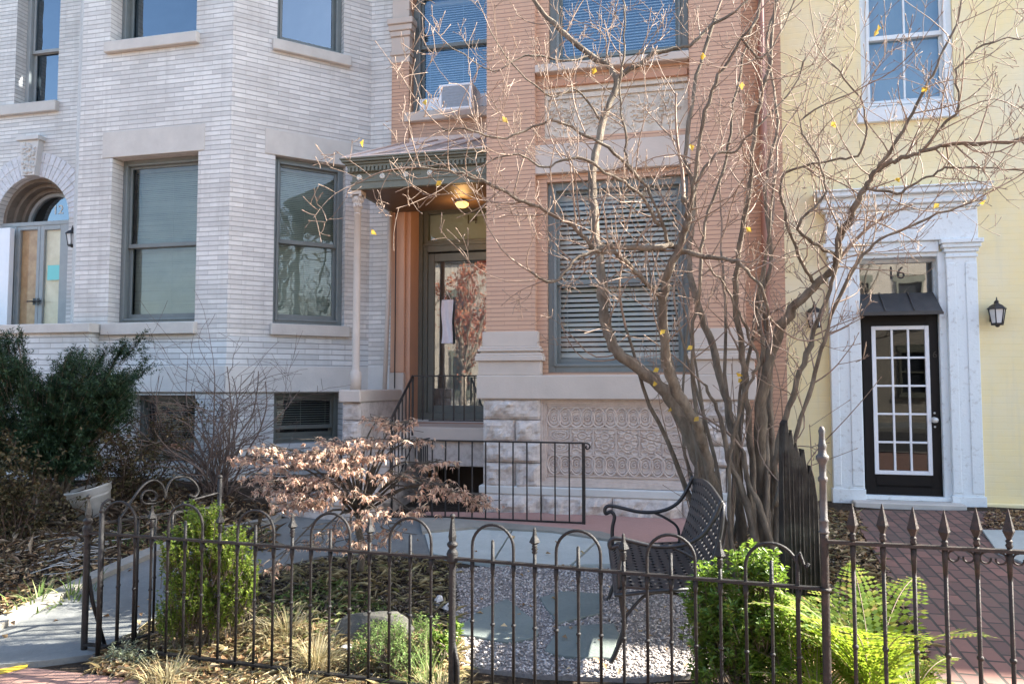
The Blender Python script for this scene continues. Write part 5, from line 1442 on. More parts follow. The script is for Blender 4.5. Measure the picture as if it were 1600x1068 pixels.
for yy in (0.02, bl - 0.02):
    bench_leg(yy).build('leg', BNM, BN)
    m = MB(_F); m.tube(smooth([(0.60, yy, 0.0), (0.56, yy, 0.08), (0.50, yy, 0.22), (0.49, yy, 0.40)]), 0.014, 7); m.build('leg', BNM, BN)
    m = MB(_F)
    m.tube(smooth([(0.02, yy, 0.40), (0.02, yy, 0.52), (0.035, yy, 0.60), (0.01, yy, 0.635), (-0.025, yy, 0.62), (-0.03, yy, 0.655), (0.0, yy, 0.675), (0.07, yy, 0.665), (0.22, yy, 0.635), (0.36, yy, 0.645), (0.47, yy, 0.70), (0.54, yy, 0.80), (0.58, yy, 0.89)]), 0.013, 7)
    m.tube(smooth([(0.30, yy, 0.637), (0.40, yy, 0.59), (0.47, yy, 0.53), (0.48, yy, 0.42)]), 0.010, 6)
    m.build('armrest', BNM, BN)
    m = MB(_F); m.tube(smooth([(0.03, yy, 0.22), (0.15, yy, 0.36), (0.26, yy, 0.39)]), 0.009, 6); m.tube(smooth([(0.50, yy, 0.22), (0.38, yy, 0.36), (0.26, yy, 0.39)]), 0.009, 6); m.build('brace', BNM, BN)
m = MB(_F); surf(m, lambda u, v: (0.0 + 0.50 * u, -0.01 + (bl + 0.02) * v, 0.415 + 0.03 * (abs(u - 0.45) * 1.6) ** 2 - (0.05 * max(0, 0.12 - u) / 0.12 if u < 0.12 else 0)), 9, 16)
s_ = m.build('seat', BNM, BN); so = s_.modifiers.new('thick', 'SOLIDIFY'); so.thickness = 0.012
m = MB(_F); m.tube(smooth([(0.0, -0.01, 0.372), (0.0, bl * 0.5, 0.365), (0.0, bl + 0.01, 0.372)]), 0.010, 6); m.tube([(0.0, -0.01, 0.372), (0.2, -0.012, 0.40), (0.50, -0.01, 0.425)], 0.011, 6); m.tube([(0.0, bl + 0.01, 0.372), (0.2, bl + 0.012, 0.40), (0.50, bl + 0.01, 0.425)], 0.011, 6); m.build('seat_frame', BNM, BN)
def bk(u, v):
    zt = 0.86 + 0.05 * sin(pi * u); z = 0.45 + (zt - 0.45) * v
    return (0.49 + 0.10 * v + 0.02 * sin(pi * v) , 0.03 + (bl - 0.06) * u, z)
m = MB(_F); surf(m, bk, 14, 8); s_ = m.build('backrest', BNM, BN); so = s_.modifiers.new('thick', 'SOLIDIFY'); so.thickness = 0.012
m = MB(_F); pr_ = [bk(0, k / 6) for k in range(7)] + [bk(k / 12, 1) for k in range(1, 13)] + [bk(1, 1 - k / 6) for k in range(1, 7)]
m.tube(pr_, 0.013, 7); m.build('back_frame', BNM, BN)
# ------------------------------------------------------------------ tipped white pot
pc = at(143, 783, 7.5); pz = GZ(pc.x, pc.y)
PT = thing('flower_pot', (pc.x, pc.y, pz), 'white plastic flower pot leaning over in the left bed', 'flower pot')
Mt = Matrix.Translation((pc.x, pc.y, pz + 0.16)) @ Matrix.Rotation(radians(-13), 4, 'Y') @ Matrix.Rotation(radians(6), 4, 'X')
class _P: M = Mt
POT = m_plain('dirty_white_pot', (0.60, 0.62, 0.62), (0.42, 0.43, 0.42), 6, 0.55, 0.3)
m = MB(_P)
pr = [(0.115, -0.15), (0.12, -0.148), (0.152, 0.06), (0.165, 0.065), (0.17, 0.12), (0.176, 0.125), (0.178, 0.14), (0.168, 0.14), (0.155, 0.06), (0.10, -0.12), (0.005, -0.12)]
pr = [(r * 1.2, z) for r, z in pr]
m.lathe(pr, (0, 0, 0), 26); m.build('pot', POT, PT)
m = MB(_P); m.lathe([(0.196, 0.112), (0.10, 0.122), (0.005, 0.125)], (0, 0, 0), 20); m.build('soil', SOIL, PT)
# ------------------------------------------------------------------ PLANTS
BRK = m_bark('grey_brown_bark', (0.29, 0.24, 0.185), (0.10, 0.078, 0.06))
TWG = m_plain('pale_twig_bark', (0.32, 0.24, 0.185), (0.14, 0.10, 0.077), 9, 0.7, 0.3)
MBK = m_bark('maple_bark', (0.20, 0.17, 0.135), (0.11, 0.09, 0.07))
YLF = m_leaf('yellow_autumn_leaf', [(0, (0.62, 0.40, 0.05)), (0.6, (0.70, 0.52, 0.10)), (1, (0.50, 0.36, 0.10))], 0.4, 0.6)
MPL = m_leaf('dry_maple_leaf', [(0, (0.56, 0.36, 0.27)), (0.4, (0.76, 0.54, 0.42)), (0.75, (0.84, 0.65, 0.52)), (1, (0.88, 0.76, 0.60))], 0.5, 0.75, 0.15)
BOX = m_leaf('boxwood_leaf', [(0, (0.09, 0.145, 0.022)), (0.5, (0.17, 0.25, 0.038)), (0.85, (0.27, 0.34, 0.065)), (1, (0.40, 0.40, 0.10))], 0.40, 0.45, 0.35, (0.35, 0.50, 0.06))
BOX2 = m_leaf('glossy_shrub_leaf', [(0, (0.07, 0.13, 0.022)), (0.5, (0.12, 0.20, 0.036)), (0.9, (0.22, 0.30, 0.06)), (1, (0.36, 0.36, 0.09))], 0.40, 0.35, 0.5, (0.30, 0.48, 0.05))
FRN = m_leaf('fern_frond', [(0, (0.07, 0.13, 0.02)), (0.5, (0.14, 0.22, 0.03)), (0.85, (0.25, 0.29, 0.05)), (1, (0.34, 0.24, 0.09))], 0.5, 0.6, 0.2, (0.30, 0.40, 0.03))
YEW = m_leaf('dark_yew_needle', [(0, (0.012, 0.030, 0.014)), (0.6, (0.024, 0.055, 0.024)), (1, (0.045, 0.085, 0.035))], 0.15, 0.55)
OLI = m_leaf('olive_shrub_leaf', [(0, (0.035, 0.036, 0.016)), (0.6, (0.085, 0.075, 0.033)), (1, (0.16, 0.12, 0.06))], 0.25, 0.6)
BRN = m_leaf('brown_dead_leaf', [(0, (0.16, 0.095, 0.05)), (0.4, (0.33, 0.205, 0.11)), (0.75, (0.50, 0.345, 0.19)), (1, (0.66, 0.52, 0.32))], 0.25, 0.8, 0.15)
CON_ = m_leaf('light_green_conifer', [(0, (0.08, 0.15, 0.04)), (0.5, (0.16, 0.25, 0.08)), (1, (0.30, 0.38, 0.14))], 0.3, 0.6, 0.2, (0.32, 0.48, 0.12))
DRY = m_leaf('dry_grass_blade', [(0, (0.30, 0.24, 0.12)), (0.5, (0.50, 0.42, 0.24)), (0.85, (0.62, 0.56, 0.36)), (1, (0.26, 0.28, 0.10))], 0.35, 0.7, 0.15)
GRN = m_leaf('green_grass_blade', [(0, (0.07, 0.12, 0.03)), (0.6, (0.14, 0.20, 0.06)), (1, (0.30, 0.32, 0.14))], 0.35, 0.6, 0.2)
SIL = m_leaf('silver_green_leaf', [(0, (0.20, 0.24, 0.15)), (0.6, (0.33, 0.37, 0.25)), (1, (0.45, 0.47, 0.36))], 0.3, 0.7, 0.15)

def leaves(name, pos, dirs, nrm, ln, wd, mat, parent=None, origin=None, fold=0.25, droop=0.15):
    """pointed folded leaves: arrays of base, direction, normal, length, width -> 4 triangles-ish (two quads)"""
    n = len(pos); d = dirs / np.linalg.norm(dirs, axis=1, keepdims=True)
    s = np.cross(d, nrm); s /= (np.linalg.norm(s, axis=1, keepdims=True) + 1e-9); u = np.cross(s, d)
    ln = np.broadcast_to(np.asarray(ln, float), (n,))[:, None]; wd = np.broadcast_to(np.asarray(wd, float), (n,))[:, None]
    a = pos; e = pos + d * ln - u * ln * droop
    mid = pos + d * ln * 0.5
    l = mid + s * wd * 0.5 + u * wd * fold; r = mid - s * wd * 0.5 + u * wd * fold
    V = np.stack([a, l, e, r], 1).reshape(-1, 3)
    b = (np.arange(n) * 4)[:, None]
    # two triangles sharing the midrib keep one island per leaf
    T = np.concatenate([b + np.array([[0, 2, 1]]), b + np.array([[0, 3, 2]])], 0)
    return npmesh(name, V, T, mat, parent, origin)

def grow(m, p, d, ln, r, depth, rng, up=0.15, kink=0.22, ends=None, bud=True, spawn=0.62, sides=4, seg=0.07, shrink=0.55, rmin=0.0017):
    n = max(3, int(ln / seg)); pts, rad = [p.copy()], [r]; d = d.normalized(); q = p.copy(); w_ = Vector((0, 0, 0))
    for i in range(n):
        w_ = w_ * 0.65 + Vector((rng.gauss(0, kink), rng.gauss(0, kink), rng.gauss(0, kink))) * 0.55
        d = (d + w_ + Vector((0, 0, up * 0.5))).normalized()
        q = q + d * (ln / n); pts.append(q.copy()); rad.append(max(rmin, r * (1 - 0.6 * (i + 1) / n)))
        if depth > 0 and i > 0 and rng.random() < spawn:
            ax = d.orthogonal().normalized(); ax.rotate(Matrix.Rotation(rng.uniform(0, 2 * pi), 3, d))
            nd_ = (d * rng.uniform(0.35, 0.8) + ax * rng.uniform(0.5, 1.0)).normalized()
            grow(m, q, nd_, ln * shrink * rng.uniform(0.5, 1.05), max(rmin, rad[-1] * 0.72), depth - 1, rng, up, kink, ends, bud, spawn, sides, seg, shrink, rmin)
    if bud:
        rad[-1] = max(rad[-1], 0.002); t = d * 0.022
        pts += [q + t * 0.4, q + t]; rad += [rad[-1] * 1.7, 0.0006]
    m.tube(pts, rad, sides, True, False)
    if ends is not None: ends.append((q, d))

# ---------- big bare multi-stem tree
T0 = at(1170, 858, 5.9); T0.z = Gw(T0.x, T0.y)
TR = thing('multi_stem_tree', T0, 'tall bare multi-stemmed tree with crooked branches and a few yellow leaves', 'tree')
rng = random.Random(21)
LIMBS = [  # r0, r1, twig factor, points
 (0.060, 0.016, 1.0, [(1130, 862, 5.9), (1102, 765, 5.85), (1078, 685, 5.8), (1040, 612, 5.75), (992, 570, 5.7), (957, 540, 5.7), (944, 490, 5.75), (938, 420, 5.8), (929, 340, 5.9), (926, 270, 6.0), (942, 190, 6.1), (963, 122, 6.15), (925, 88, 6.2), (872, 46, 6.25), (845, 15, 6.3), (815, -25, 6.3)]),
 (0.022, 0.009, 1.0, [(963, 122, 6.15), (1002, 98, 6.1), (1035, 80, 6.1), (1078, 72, 6.1), (1112, 40, 6.1), (1150, 18, 6.1), (1195, -30, 6.1)]),
 (0.048, 0.020, 0.8, [(1142, 862, 5.8), (1122, 790, 5.7), (1102, 705, 5.55), (1086, 660, 5.45), (1052, 600, 5.35), (1038, 540, 5.25), (1035, 472, 5.15), (1042, 430, 5.1), (1054, 400, 5.05), (1070, 362, 5.0), (1077, 335, 5.0), (1068, 308, 5.0)]),
 (0.016, 0.008, 1.3, [(1076, 338, 5.0), (1084, 290, 4.9), (1098, 190, 4.8), (1122, 120, 4.75), (1160, 62, 4.7), (1182, 28, 4.7), (1195, -40, 4.65)]),
 (0.024, 0.007, 1.6, [(1050, 384, 5.08), (1010, 387, 5.0), (945, 386, 4.95), (928, 388, 4.9), (893, 352, 4.85), (850, 328, 4.8), (800, 307, 4.75), (752, 282, 4.7), (702, 268, 4.7), (650, 262, 4.7)]),
 (0.020, 0.008, 1.3, [(1035, 470, 5.15), (1000, 432, 5.0), (960, 395, 4.9), (905, 400, 4.8), (865, 440, 4.75), (830, 425, 4.7)]),
 (0.022, 0.010, 1.2, [(1052, 385, 5.08), (1082, 396, 5.0), (1130, 405, 4.95), (1155, 412, 4.9), (1188, 450, 4.9), (1205, 500, 5.0)]),
 (0.013, 0.005, 1.5, [(1044, 380, 5.06), (1028, 330, 4.95), (1006, 285, 4.9), (982, 255, 4.85), (975, 200, 4.8), (968, 145, 4.75), (974, 80, 4.7), (975, 20, 4.7), (965, -30, 4.7)]),
 (0.012, 0.005, 1.5, [(1030, 352, 5.0), (995, 300, 4.85), (945, 268, 4.75), (900, 245, 4.7), (850, 262, 4.65), (810, 240, 4.6), (770, 250, 4.6)]),
 (0.012, 0.005, 0.8, [(1004, 285, 4.9), (960, 240, 4.8), (905, 205, 4.75), (860, 190, 4.7), (790, 215, 4.65), (740, 205, 4.6), (690, 200, 4.6)]),
 (0.040, 0.014, 0.6, [(1165, 862, 5.95), (1152, 765, 5.95), (1146, 680, 6.0), (1128, 600, 6.05), (1110, 530, 6.1), (1088, 470, 6.1), (1077, 400, 6.15), (1084, 310, 6.2), (1072, 230, 6.2), (1090, 120, 6.25), (1120, 20, 6.3)]),
 (0.055, 0.022, 0.7, [(1198, 862, 5.9), (1192, 765, 5.85), (1187, 670, 5.75), (1196, 590, 5.65), (1214, 525, 5.55), (1240, 482, 5.45), (1275, 445, 5.4), (1298, 425, 5.35), (1308, 410, 5.3)]),
 (0.026, 0.011, 1.2, [(1308, 410, 5.3), (1314, 370, 5.2), (1335, 325, 5.1), (1352, 292, 5.05), (1372, 265, 5.0), (1408, 248, 4.95), (1440, 236, 4.9), (1490, 226, 4.85), (1560, 222, 4.8), (1640, 205, 4.75)]),
 (0.014, 0.006, 1.3, [(1372, 264, 5.0), (1405, 215, 4.9), (1440, 150, 4.8), (1470, 90, 4.75), (1502, 10, 4.7), (1490, -30, 4.7)]),
 (0.026, 0.010, 0.9, [(1206, 740, 5.6), (1228, 650, 5.5), (1252, 580, 5.4), (1272, 515, 5.35), (1292, 465, 5.3), (1310, 400, 5.2), (1306, 345, 5.2)]),
 (0.018, 0.007, 1.1, [(1212, 790, 5.5), (1240, 690, 5.4), (1268, 600, 5.3), (1292, 520, 5.2), (1312, 460, 5.1), (1345, 405, 5.0), (1375, 375, 4.95), (1450, 340, 4.9), (1525, 312, 4.85)]),
 (0.013, 0.005, 1.6, [(1310, 400, 5.25), (1270, 380, 5.1), (1248, 350, 5.0), (1290, 300, 4.95), (1275, 240, 4.9), (1250, 190, 4.9), (1320, 150, 4.85)]),
 (0.014, 0.006, 1.6, [(1275, 445, 5.4), (1248, 400, 5.3), (1225, 330, 5.2), (1228, 270, 5.15), (1300, 250, 5.1), (1345, 238, 5.05), (1350, 170, 5.0), (1300, 100, 5.0)]),
 (0.012, 0.005, 1.6, [(1352, 295, 5.05), (1400, 300, 4.95), (1440, 282, 4.9), (1480, 262, 4.85), (1540, 262, 4.8), (1610, 268, 4.75)]),
 (0.012, 0.005, 1.4, [(1440, 236, 4.9), (1480, 190, 4.85), (1500, 165, 4.8), (1495, 110, 4.8), (1540, 70, 4.75), (1600, 60, 4.75)]),
 (0.030, 0.012, 0.8, [(1180, 862, 5.8), (1176, 740, 5.75), (1168, 640, 5.7), (1160, 560, 5.6), (1150, 480, 5.5), (1152, 400, 5.4), (1172, 300, 5.3), (1180, 200, 5.25), (1200, 100, 5.2), (1215, -20, 5.2)]),
 (0.024, 0.009, 0.8, [(1190, 862, 5.95), (1210, 760, 5.95), (1185, 650, 5.95), (1192, 560, 5.9), (1186, 480, 5.85), (1205, 400, 5.8), (1196, 300, 5.8), (1215, 190, 5.8), (1200, 60, 5.8), (1230, -40, 5.8)]),
 (0.020, 0.008, 0.8, [(1115, 862, 5.75), (1096, 760, 5.7), (1086, 640, 5.65), (1082, 540, 5.6), (1092, 450, 5.5), (1102, 350, 5.45), (1135, 250, 5.4), (1150, 140, 5.35), (1180, 30, 5.3)]),
 (0.018, 0.007, 0.9, [(1150, 862, 5.7), (1138, 760, 5.6), (1150, 660, 5.5), (1170, 600, 5.4), (1185, 560, 5.35), (1160, 500, 5.3), (1130, 440, 5.25), (1110, 420, 5.2)]),
 (0.034, 0.010, 0.5, [(1195, 860, 5.7), (1168, 790, 5.65), (1140, 720, 5.6), (1120, 640, 5.6), (1100, 600, 5.6)]),
 (0.036, 0.020, 0.3, [(1210, 862, 5.85), (1216, 790, 5.85), (1206, 700, 5.85), (1204, 620, 5.85), (1200, 540, 5.9)]),
 (0.030, 0.016, 0.3, [(1222, 862, 5.7), (1190, 800, 5.6), (1172, 760, 5.6), (1158, 700, 5.6)]),
 (0.012, 0.005, 1.2, [(1070, 340, 5.0), (1110, 250, 4.95), (1150, 235, 4.95), (1180, 200, 4.9), (1230, 150, 4.9), (1260, 90, 4.85)]),
 (0.010, 0.004, 1.4, [(1160, 60, 4.7), (1190, 90, 4.7), (1225, 40, 4.7), (1245, -10, 4.7)]),
 (0.010, 0.004, 0.7, [(925, 88, 6.2), (880, 95, 6.1), (820, 88, 6.05), (770, 110, 6.0), (700, 70, 6.0)]),
 (0.010, 0.004, 0.7, [(940, 190, 6.1), (900, 140, 6.0), (860, 150, 5.9), (800, 100, 5.9), (765, 45, 5.9)]),
]
mt = MB(); tw = MB(); ends = []
for r0_, r1_, tf, px in LIMBS:
    pts = [at(*p) for p in px]
    if px[0][1] > 855: pts[0].z = Gw(pts[0].x, pts[0].y) - 0.05
    sp = smooth(pts, 5); n = len(sp)
    for i, p in enumerate(sp):
        if 0 < i < n - 1: sp[i] = p + Vector((rng.gauss(0, 1), rng.gauss(0, 1), rng.gauss(0, 1))) * 0.006
    rad = [(r0_ + (r1_ - r0_) * (i / (n - 1)) ** 0.8) * (1 + 0.08 * rng.gauss(0, 1)) for i in range(n)]
    if px[0][1] > 855: rad[0] *= 1.5; rad[1] *= 1.3; rad[2] *= 1.15
    mt.tube(sp, rad, 9 if r0_ > 0.03 else 6)
    for i in range(2, n):
        if px[0][1] > 855 and sp[i].z < 1.75: continue
        k = 1 if rng.random() < 0.34 * tf else 0
        for _ in range(k):
            d = (sp[i] - sp[i - 1]).normalized(); ax = d.orthogonal().normalized(); ax.rotate(Matrix.Rotation(rng.uniform(0, 2 * pi), 3, d))
            nd_ = (d * 0.4 + ax * 0.9 + Vector((0, -0.05, 0.15))).normalized()
            grow(tw, sp[i], nd_, rng.uniform(0.22, 0.70), max(0.0035, min(0.006, rad[i] * 0.5)), 2, rng, 0.20, 0.26, ends, True, 0.46, 4, 0.075, 0.55, 0.0017)
    # tips carry on as thin sprays
    d = (sp[-1] - sp[-2]).normalized()
    grow(tw, sp[-1], d, 0.7, max(0.003, rad[-1] * 0.8), 3, rng, 0.05, 0.16, ends, True, 0.5, 4, 0.075, 0.55, 0.0017)
# more upright stems in the clump
for k in range(9):
    a_ = rng.uniform(0, 2 * pi); p = T0 + Vector((0.30 * cos(a_), 0.22 * sin(a_), -0.04)); q = p.copy(); d = Vector((rng.uniform(-.16, .16), rng.uniform(-.1, .05), 1)).normalized(); pts = [p.copy()]; L_ = rng.uniform(1.6, 3.4); nn = int(L_ / .16)
    for i in range(nn):
        d = (d + Vector((rng.gauss(0, .07), rng.gauss(0, .05), .03))).normalized(); q = q + d * .16; pts.append(q.copy())
    r_ = rng.uniform(.014, .030); mt.tube(pts, [r_ * (1.25 if i == 0 else 1) * (1 - .6 * i / nn) for i in range(nn + 1)], 7)
    grow(tw, pts[-1], d, .7, r_ * .4, 2, rng, .1, .18, ends, True, .5, 4, .075, .55, .0017)
# short budded spurs all along the twigs
for (q, d) in list(ends):
    for _ in range(2):
        if rng.random() < .4:
            dd = (d + Vector((rng.gauss(0, .8), rng.gauss(0, .8), rng.uniform(0, .9)))).normalized()
            grow(tw, q - d * rng.uniform(.02, .12), dd, rng.uniform(.05, .13), .0026, 0, rng, .5, .3, None, True, 0, 4, .03, .5, .0017)
# thin suckers from the base
for k in range(16):
    p = T0 + Vector((rng.uniform(-0.42, 0.42), rng.uniform(-0.3, 0.3), -0.02))
    grow(tw, p, Vector((rng.uniform(-0.25, 0.25), rng.uniform(-0.2, 0.1), 1)), rng.uniform(0.9, 2.4), rng.uniform(0.005, 0.010), 1, rng, 0.05, 0.06, None, True, 0.12, 4, 0.12, 0.35, 0.002)
mt.build('trunk', BRK, TR); tw.build('twigs', TWG, TR)
P_, D_, N_ = [], [], []
for px in [(1040, 515, 5.1), (1030, 575, 5.3), (1022, 595, 5.3), (1048, 636, 5.3), (1092, 650, 5.3), (1082, 540, 5.2), (1370, 45, 4.7), (1372, 38, 4.7), (1448, 132, 4.7), (1440, 136, 4.7), (1468, 318, 4.8), (1400, 278, 4.9), (1160, 128, 4.7), (1098, 82, 4.8), (1165, 355, 4.9), (785, 182, 4.6), (568, 218, 4.6), (580, 358, 4.7), (1078, 225, 4.8), (665, 155, 4.6), (1150, 582, 5.2), (1154, 590, 5.2), (690, 282, 4.7), (1300, 190, 4.8), (1540, 312, 4.8), (930, 105, 4.8)]:
    P_.append(at(*px)); D_.append((rng.gauss(0, 1), rng.gauss(0, .4), -0.8)); N_.append((rng.gauss(0, 0.6), -1, rng.gauss(0, 0.6)))
leaves('leaves', np.array([tuple(p) for p in P_]), np.array(D_), np.array(N_), 0.050, 0.036, YLF, TR)

# ---------- weeping dry-leaved japanese maple
M0 = at(560, 892, 5.9); M0.z = GZ(M0.x, M0.y)
JM = thing('japanese_maple', M0, 'small weeping maple with layers of dry curled pinkish tan leaves', 'tree')
rng = random.Random(5); rg = np.random.default_rng(5)
CL = [(385, 717, 6.2, .8), (418, 702, 6.1, .8), (455, 712, 6.0, .9), (500, 708, 5.9, 1), (540, 700, 5.9, 1), (580, 690, 5.9, 1), (612, 668, 6.0, .8), (592, 656, 6.1, .7), (636, 660, 6.0, .4), (625, 685, 5.9, .3),
      (440, 730, 6.0, .9), (480, 722, 5.9, 1), (525, 722, 5.8, 1), (560, 715, 5.8, .9), (600, 712, 5.8, .8), (425, 765, 5.9, .7), (450, 770, 5.8, 1), (478, 775, 5.7, 1), (505, 752, 5.8, .8), (545, 735, 5.7, .8), (465, 748, 5.8, .9), (492, 785, 5.7, .8), (455, 790, 5.7, .7),
      (530, 770, 5.7, .5), (570, 775, 5.6, .6), (600, 745, 5.7, .5), (560, 815, 5.6, .8), (575, 845, 5.6, .7), (545, 855, 5.7, .5), (590, 800, 5.5, .6), (632, 745, 5.8, .5), (640, 800, 5.6, .7), (660, 775, 5.7, .4), (672, 752, 5.8, .4), (690, 762, 5.7, .7), (712, 772, 5.7, .7), (738, 775, 5.8, .8), (750, 790, 5.8, .6), (665, 728, 5.9, .5), (655, 690, 6.0, .4), (520, 830, 5.6, .4), (430, 885, 5.5, .25), (485, 850, 5.6, .35), (610, 830, 5.6, .5), (405, 745, 6.0, .5), (520, 690, 6.0, .6), (690, 722, 5.9, .4)]
mt = MB(); hub = at(563, 800, 5.85)
mt.tube(smooth([M0 - Vector((0, 0, .05)), at(566, 860, 5.9), at(560, 825, 5.88), hub]), [0.032] + [0.028] * 14 + [0.026], 8)
for i in range(24):
    pass
P_, D_, N_, L_s = [], [], [], []
for (x, y, Y, w) in CL:
    Y -= 0.32; c = at(x, y, Y)
    mid = hub.lerp(c, 0.5) + Vector((rng.uniform(-.05, .05), rng.uniform(-.05, .05), 0.10 + rng.uniform(0, .08)))
    mt.tube(smooth([hub + Vector((rng.uniform(-.01, .01), 0, rng.uniform(-.05, .03))), mid, c + Vector((0, 0, 0.02))], 6), [0.012 - 0.0007 * k for k in range(13)], 5)
    for j in range(4):
        mt.tube(smooth([c.lerp(mid, rng.uniform(0, .5)), c + Vector((rng.gauss(0, .07), rng.gauss(0, .06), rng.uniform(-.01, .05))), c + Vector((rng.gauss(0, .13), rng.gauss(0, .1), rng.uniform(-.05, .02)))], 3), 0.0028, 4)
    w = w * (1.0 if x < 560 else .62); nl = int(66 * w)
    for k in range(nl):
        o = c + Vector((rng.gauss(0, 0.066), rng.gauss(0, 0.085), rng.gauss(0, 0.017)))
        base = rng.uniform(0, 2 * pi)
        for j in range(5):
            a = base + (j - 2) * 0.55 + rng.gauss(0, .15)
            P_.append(tuple(o)); D_.append((cos(a), sin(a), rng.uniform(-1.3, 0.35))); N_.append((rng.gauss(0, .7), rng.gauss(0, .7), 1)); L_s.append(rng.uniform(0.024, 0.048))
mt.build('trunk', MBK, JM)
L_s = np.array(L_s)
leaves('foliage', np.array(P_), np.array(D_), np.array(N_), L_s, 0.0044, MPL, JM, None, 0.35, 0.6)

# ---------- leafy shrubs by the fence
def shrub(name, label, blobs, n, ln, wd, mat, base, seed, upb=0.5, stemmat=None, group=None, spread=1.0, cat='shrub'):
    """blobs: (px,py,Y,rx,ry,rz) ellipsoids; leaves sit on upright shoots through the volume"""
    rng = random.Random(seed); b = Vector((base.x, base.y, GZ(base.x, base.y)))
    S = thing(name, b, label, cat, group)
    m = MB(); P_, D_, N_ = [], [], []
    tot = sum(q[3] * q[4] * q[5] for q in blobs)
    for (x, y, Y, rx, ry, rz) in blobs:
        c = at(x, y, Y); k = int(n * (rx * ry * rz) / tot)
        sh = max(6, k // 26)
        for _ in range(sh):
            while True:
                q = Vector((rng.uniform(-1, 1), rng.uniform(-1, 1), rng.uniform(-1, 1)))
                if 0.25 < q.length < 1: break
            q = q * (0.55 + 0.45 * q.length) ; q = Vector((q.x * rx, q.y * ry, q.z * rz))
            tip = c + q + Vector((0, 0, 0.02)); out = Vector((q.x / rx, q.y / ry, 0)) * 0.35 * spread
            d = (Vector((out.x + rng.gauss(0, .2), out.y + rng.gauss(0, .2), upb + 0.4))).normalized(); L = rng.uniform(0.07, 0.13)
            m.tube([tip - d * L * 1.6, tip], [0.0022, 0.0012], 3, True, False)
            for j in range(26):
                t = rng.uniform(-0.9, 0.25); a = rng.uniform(0, 2 * pi)
                side = d.orthogonal().normalized(); side.rotate(Matrix.Rotation(a, 3, d))
                P_.append(tuple(tip + d * L * t)); dd = side * 0.9 + d * rng.uniform(0.2, 0.9); D_.append(tuple(dd)); N_.append(tuple(d + Vector((rng.gauss(0, .3), rng.gauss(0, .3), 0.2))))
    for _ in range(14):
        x, y, Y, rx, ry, rz = rng.choice(blobs); c = at(x, y, Y)
        e = c + Vector((rng.uniform(-rx, rx) * .7, rng.uniform(-ry, ry) * .7, rng.uniform(-.3, .7) * rz))
        m.tube(smooth([b + Vector((rng.uniform(-.06, .06), rng.uniform(-.05, .05), -0.03)), b.lerp(e, .5) + Vector((rng.gauss(0, .02), rng.gauss(0, .02), .03)), e], 4), [0.008 - 0.0006 * k for k in range(9)], 5)
    m.build('stems', stemmat or BRK, S)
    r = np.random.default_rng(seed); k = len(P_)
    leaves('foliage', np.array(P_), np.array(D_), np.array(N_), ln * r.uniform(0.6, 1.2, k), wd * r.uniform(0.7, 1.2, k), mat, S)
    return S
shrub('boxwood_shrub', 'bright green small-leaved upright shrub behind the left end of the fence', [(318, 815, 4.66, .14, .14, .12), (292, 862, 4.64, .17, .16, .15), (350, 860, 4.62, .19, .16, .16), (375, 910, 4.6, .13, .14, .15), (300, 920, 4.6, .19, .16, .16), (275, 965, 4.58, .14, .14, .10), (345, 950, 4.6, .15, .14, .12)], 21000, 0.021, 0.013, BOX, at(322, 990, 4.62), 31)
shrub('broadleaf_shrub', 'bright green glossy-leaved shrub behind the fence between bench and rusty post', [(1175, 885, 3.86, .13, .12, .10), (1110, 905, 3.9, .10, .10, .11), (1205, 900, 3.82, .08, .10, .12), (1100, 960, 3.88, .11, .11, .14), (1160, 965, 3.84, .18, .14, .16), (1212, 970, 3.8, .10, .11, .16), (1105, 1030, 3.85, .11, .10, .12), (1175, 1040, 3.82, .15, .12, .13), (1220, 1050, 3.78, .07, .08, .12), (1150, 1010, 3.85, .16, .12, .14)], 13000, 0.033, 0.015, BOX2, at(1160, 1075, 3.86), 33)
# yellowing leaves low in both shrubs belong to the shrubs' own colours
# ---------- fern
def fern(px, py, Y, label, fr_list, seed, group):
    rng = random.Random(seed); b = at(px, py, Y); b.z = GZ(b.x, b.y)
    S = thing('fern', b, label, 'fern', group); V, T = [], []; m = MB()
    for (az, ln, rise) in fr_list:
        dh = Vector((cos(az), sin(az), 0)); pts = []; p = b + Vector((0, 0, 0.01)); el = rise
        n = 22
        for i in range(n + 1):
            pts.append(p.copy()); dd = (dh * cos(el) + Vector((0, 0, sin(el)))); p = p + dd * (ln / n); el -= 0.075 * rng.uniform(0.6, 1.2)
        m.tube(pts, [0.0028 * (1 - i / (n + 2)) + 0.0006 for i in range(n + 1)], 4, True, False)
        sd_ = Vector((-dh.y, dh.x, 0))
        for i in range(3, n * 2):
            t = i / (n * 2); j = min(n - 1, int(t * n)); q = pts[j].lerp(pts[j + 1], t * n - j); ax = (pts[j + 1] - pts[j]).normalized()
            w = ln * 0.17 * (sin(pi * min(1, t * 1.05) ** 0.75) ** 0.8 + 0.05) 
            up_ = sd_.cross(ax)
            for sg in (-1, 1):
                d = (sd_ * sg + ax * 0.45 - up_ * 0.0 + Vector((0, 0, rng.uniform(-.25, .1)))).normalized(); wd = ln / n * 0.42
                k = 4
                for a_ in range(k):
                    c0 = q + d * (w * a_ / k); c1 = q + d * (w * (a_ + 1.0) / k); ww = wd * (1 - 0.75 * a_ / k); bI = len(V)
                    V.extend([c0, c0.lerp(c1, .5) + ax * ww, c1, c0.lerp(c1, .5) - ax * ww]); T.append((bI, bI + 1, bI + 2)); T.append((bI, bI + 2, bI + 3))
    m.build('stalks', TWG, S)
    npmesh('fronds', [tuple(v) for v in V], T, FRN, S)
    return S
rng = random.Random(8)
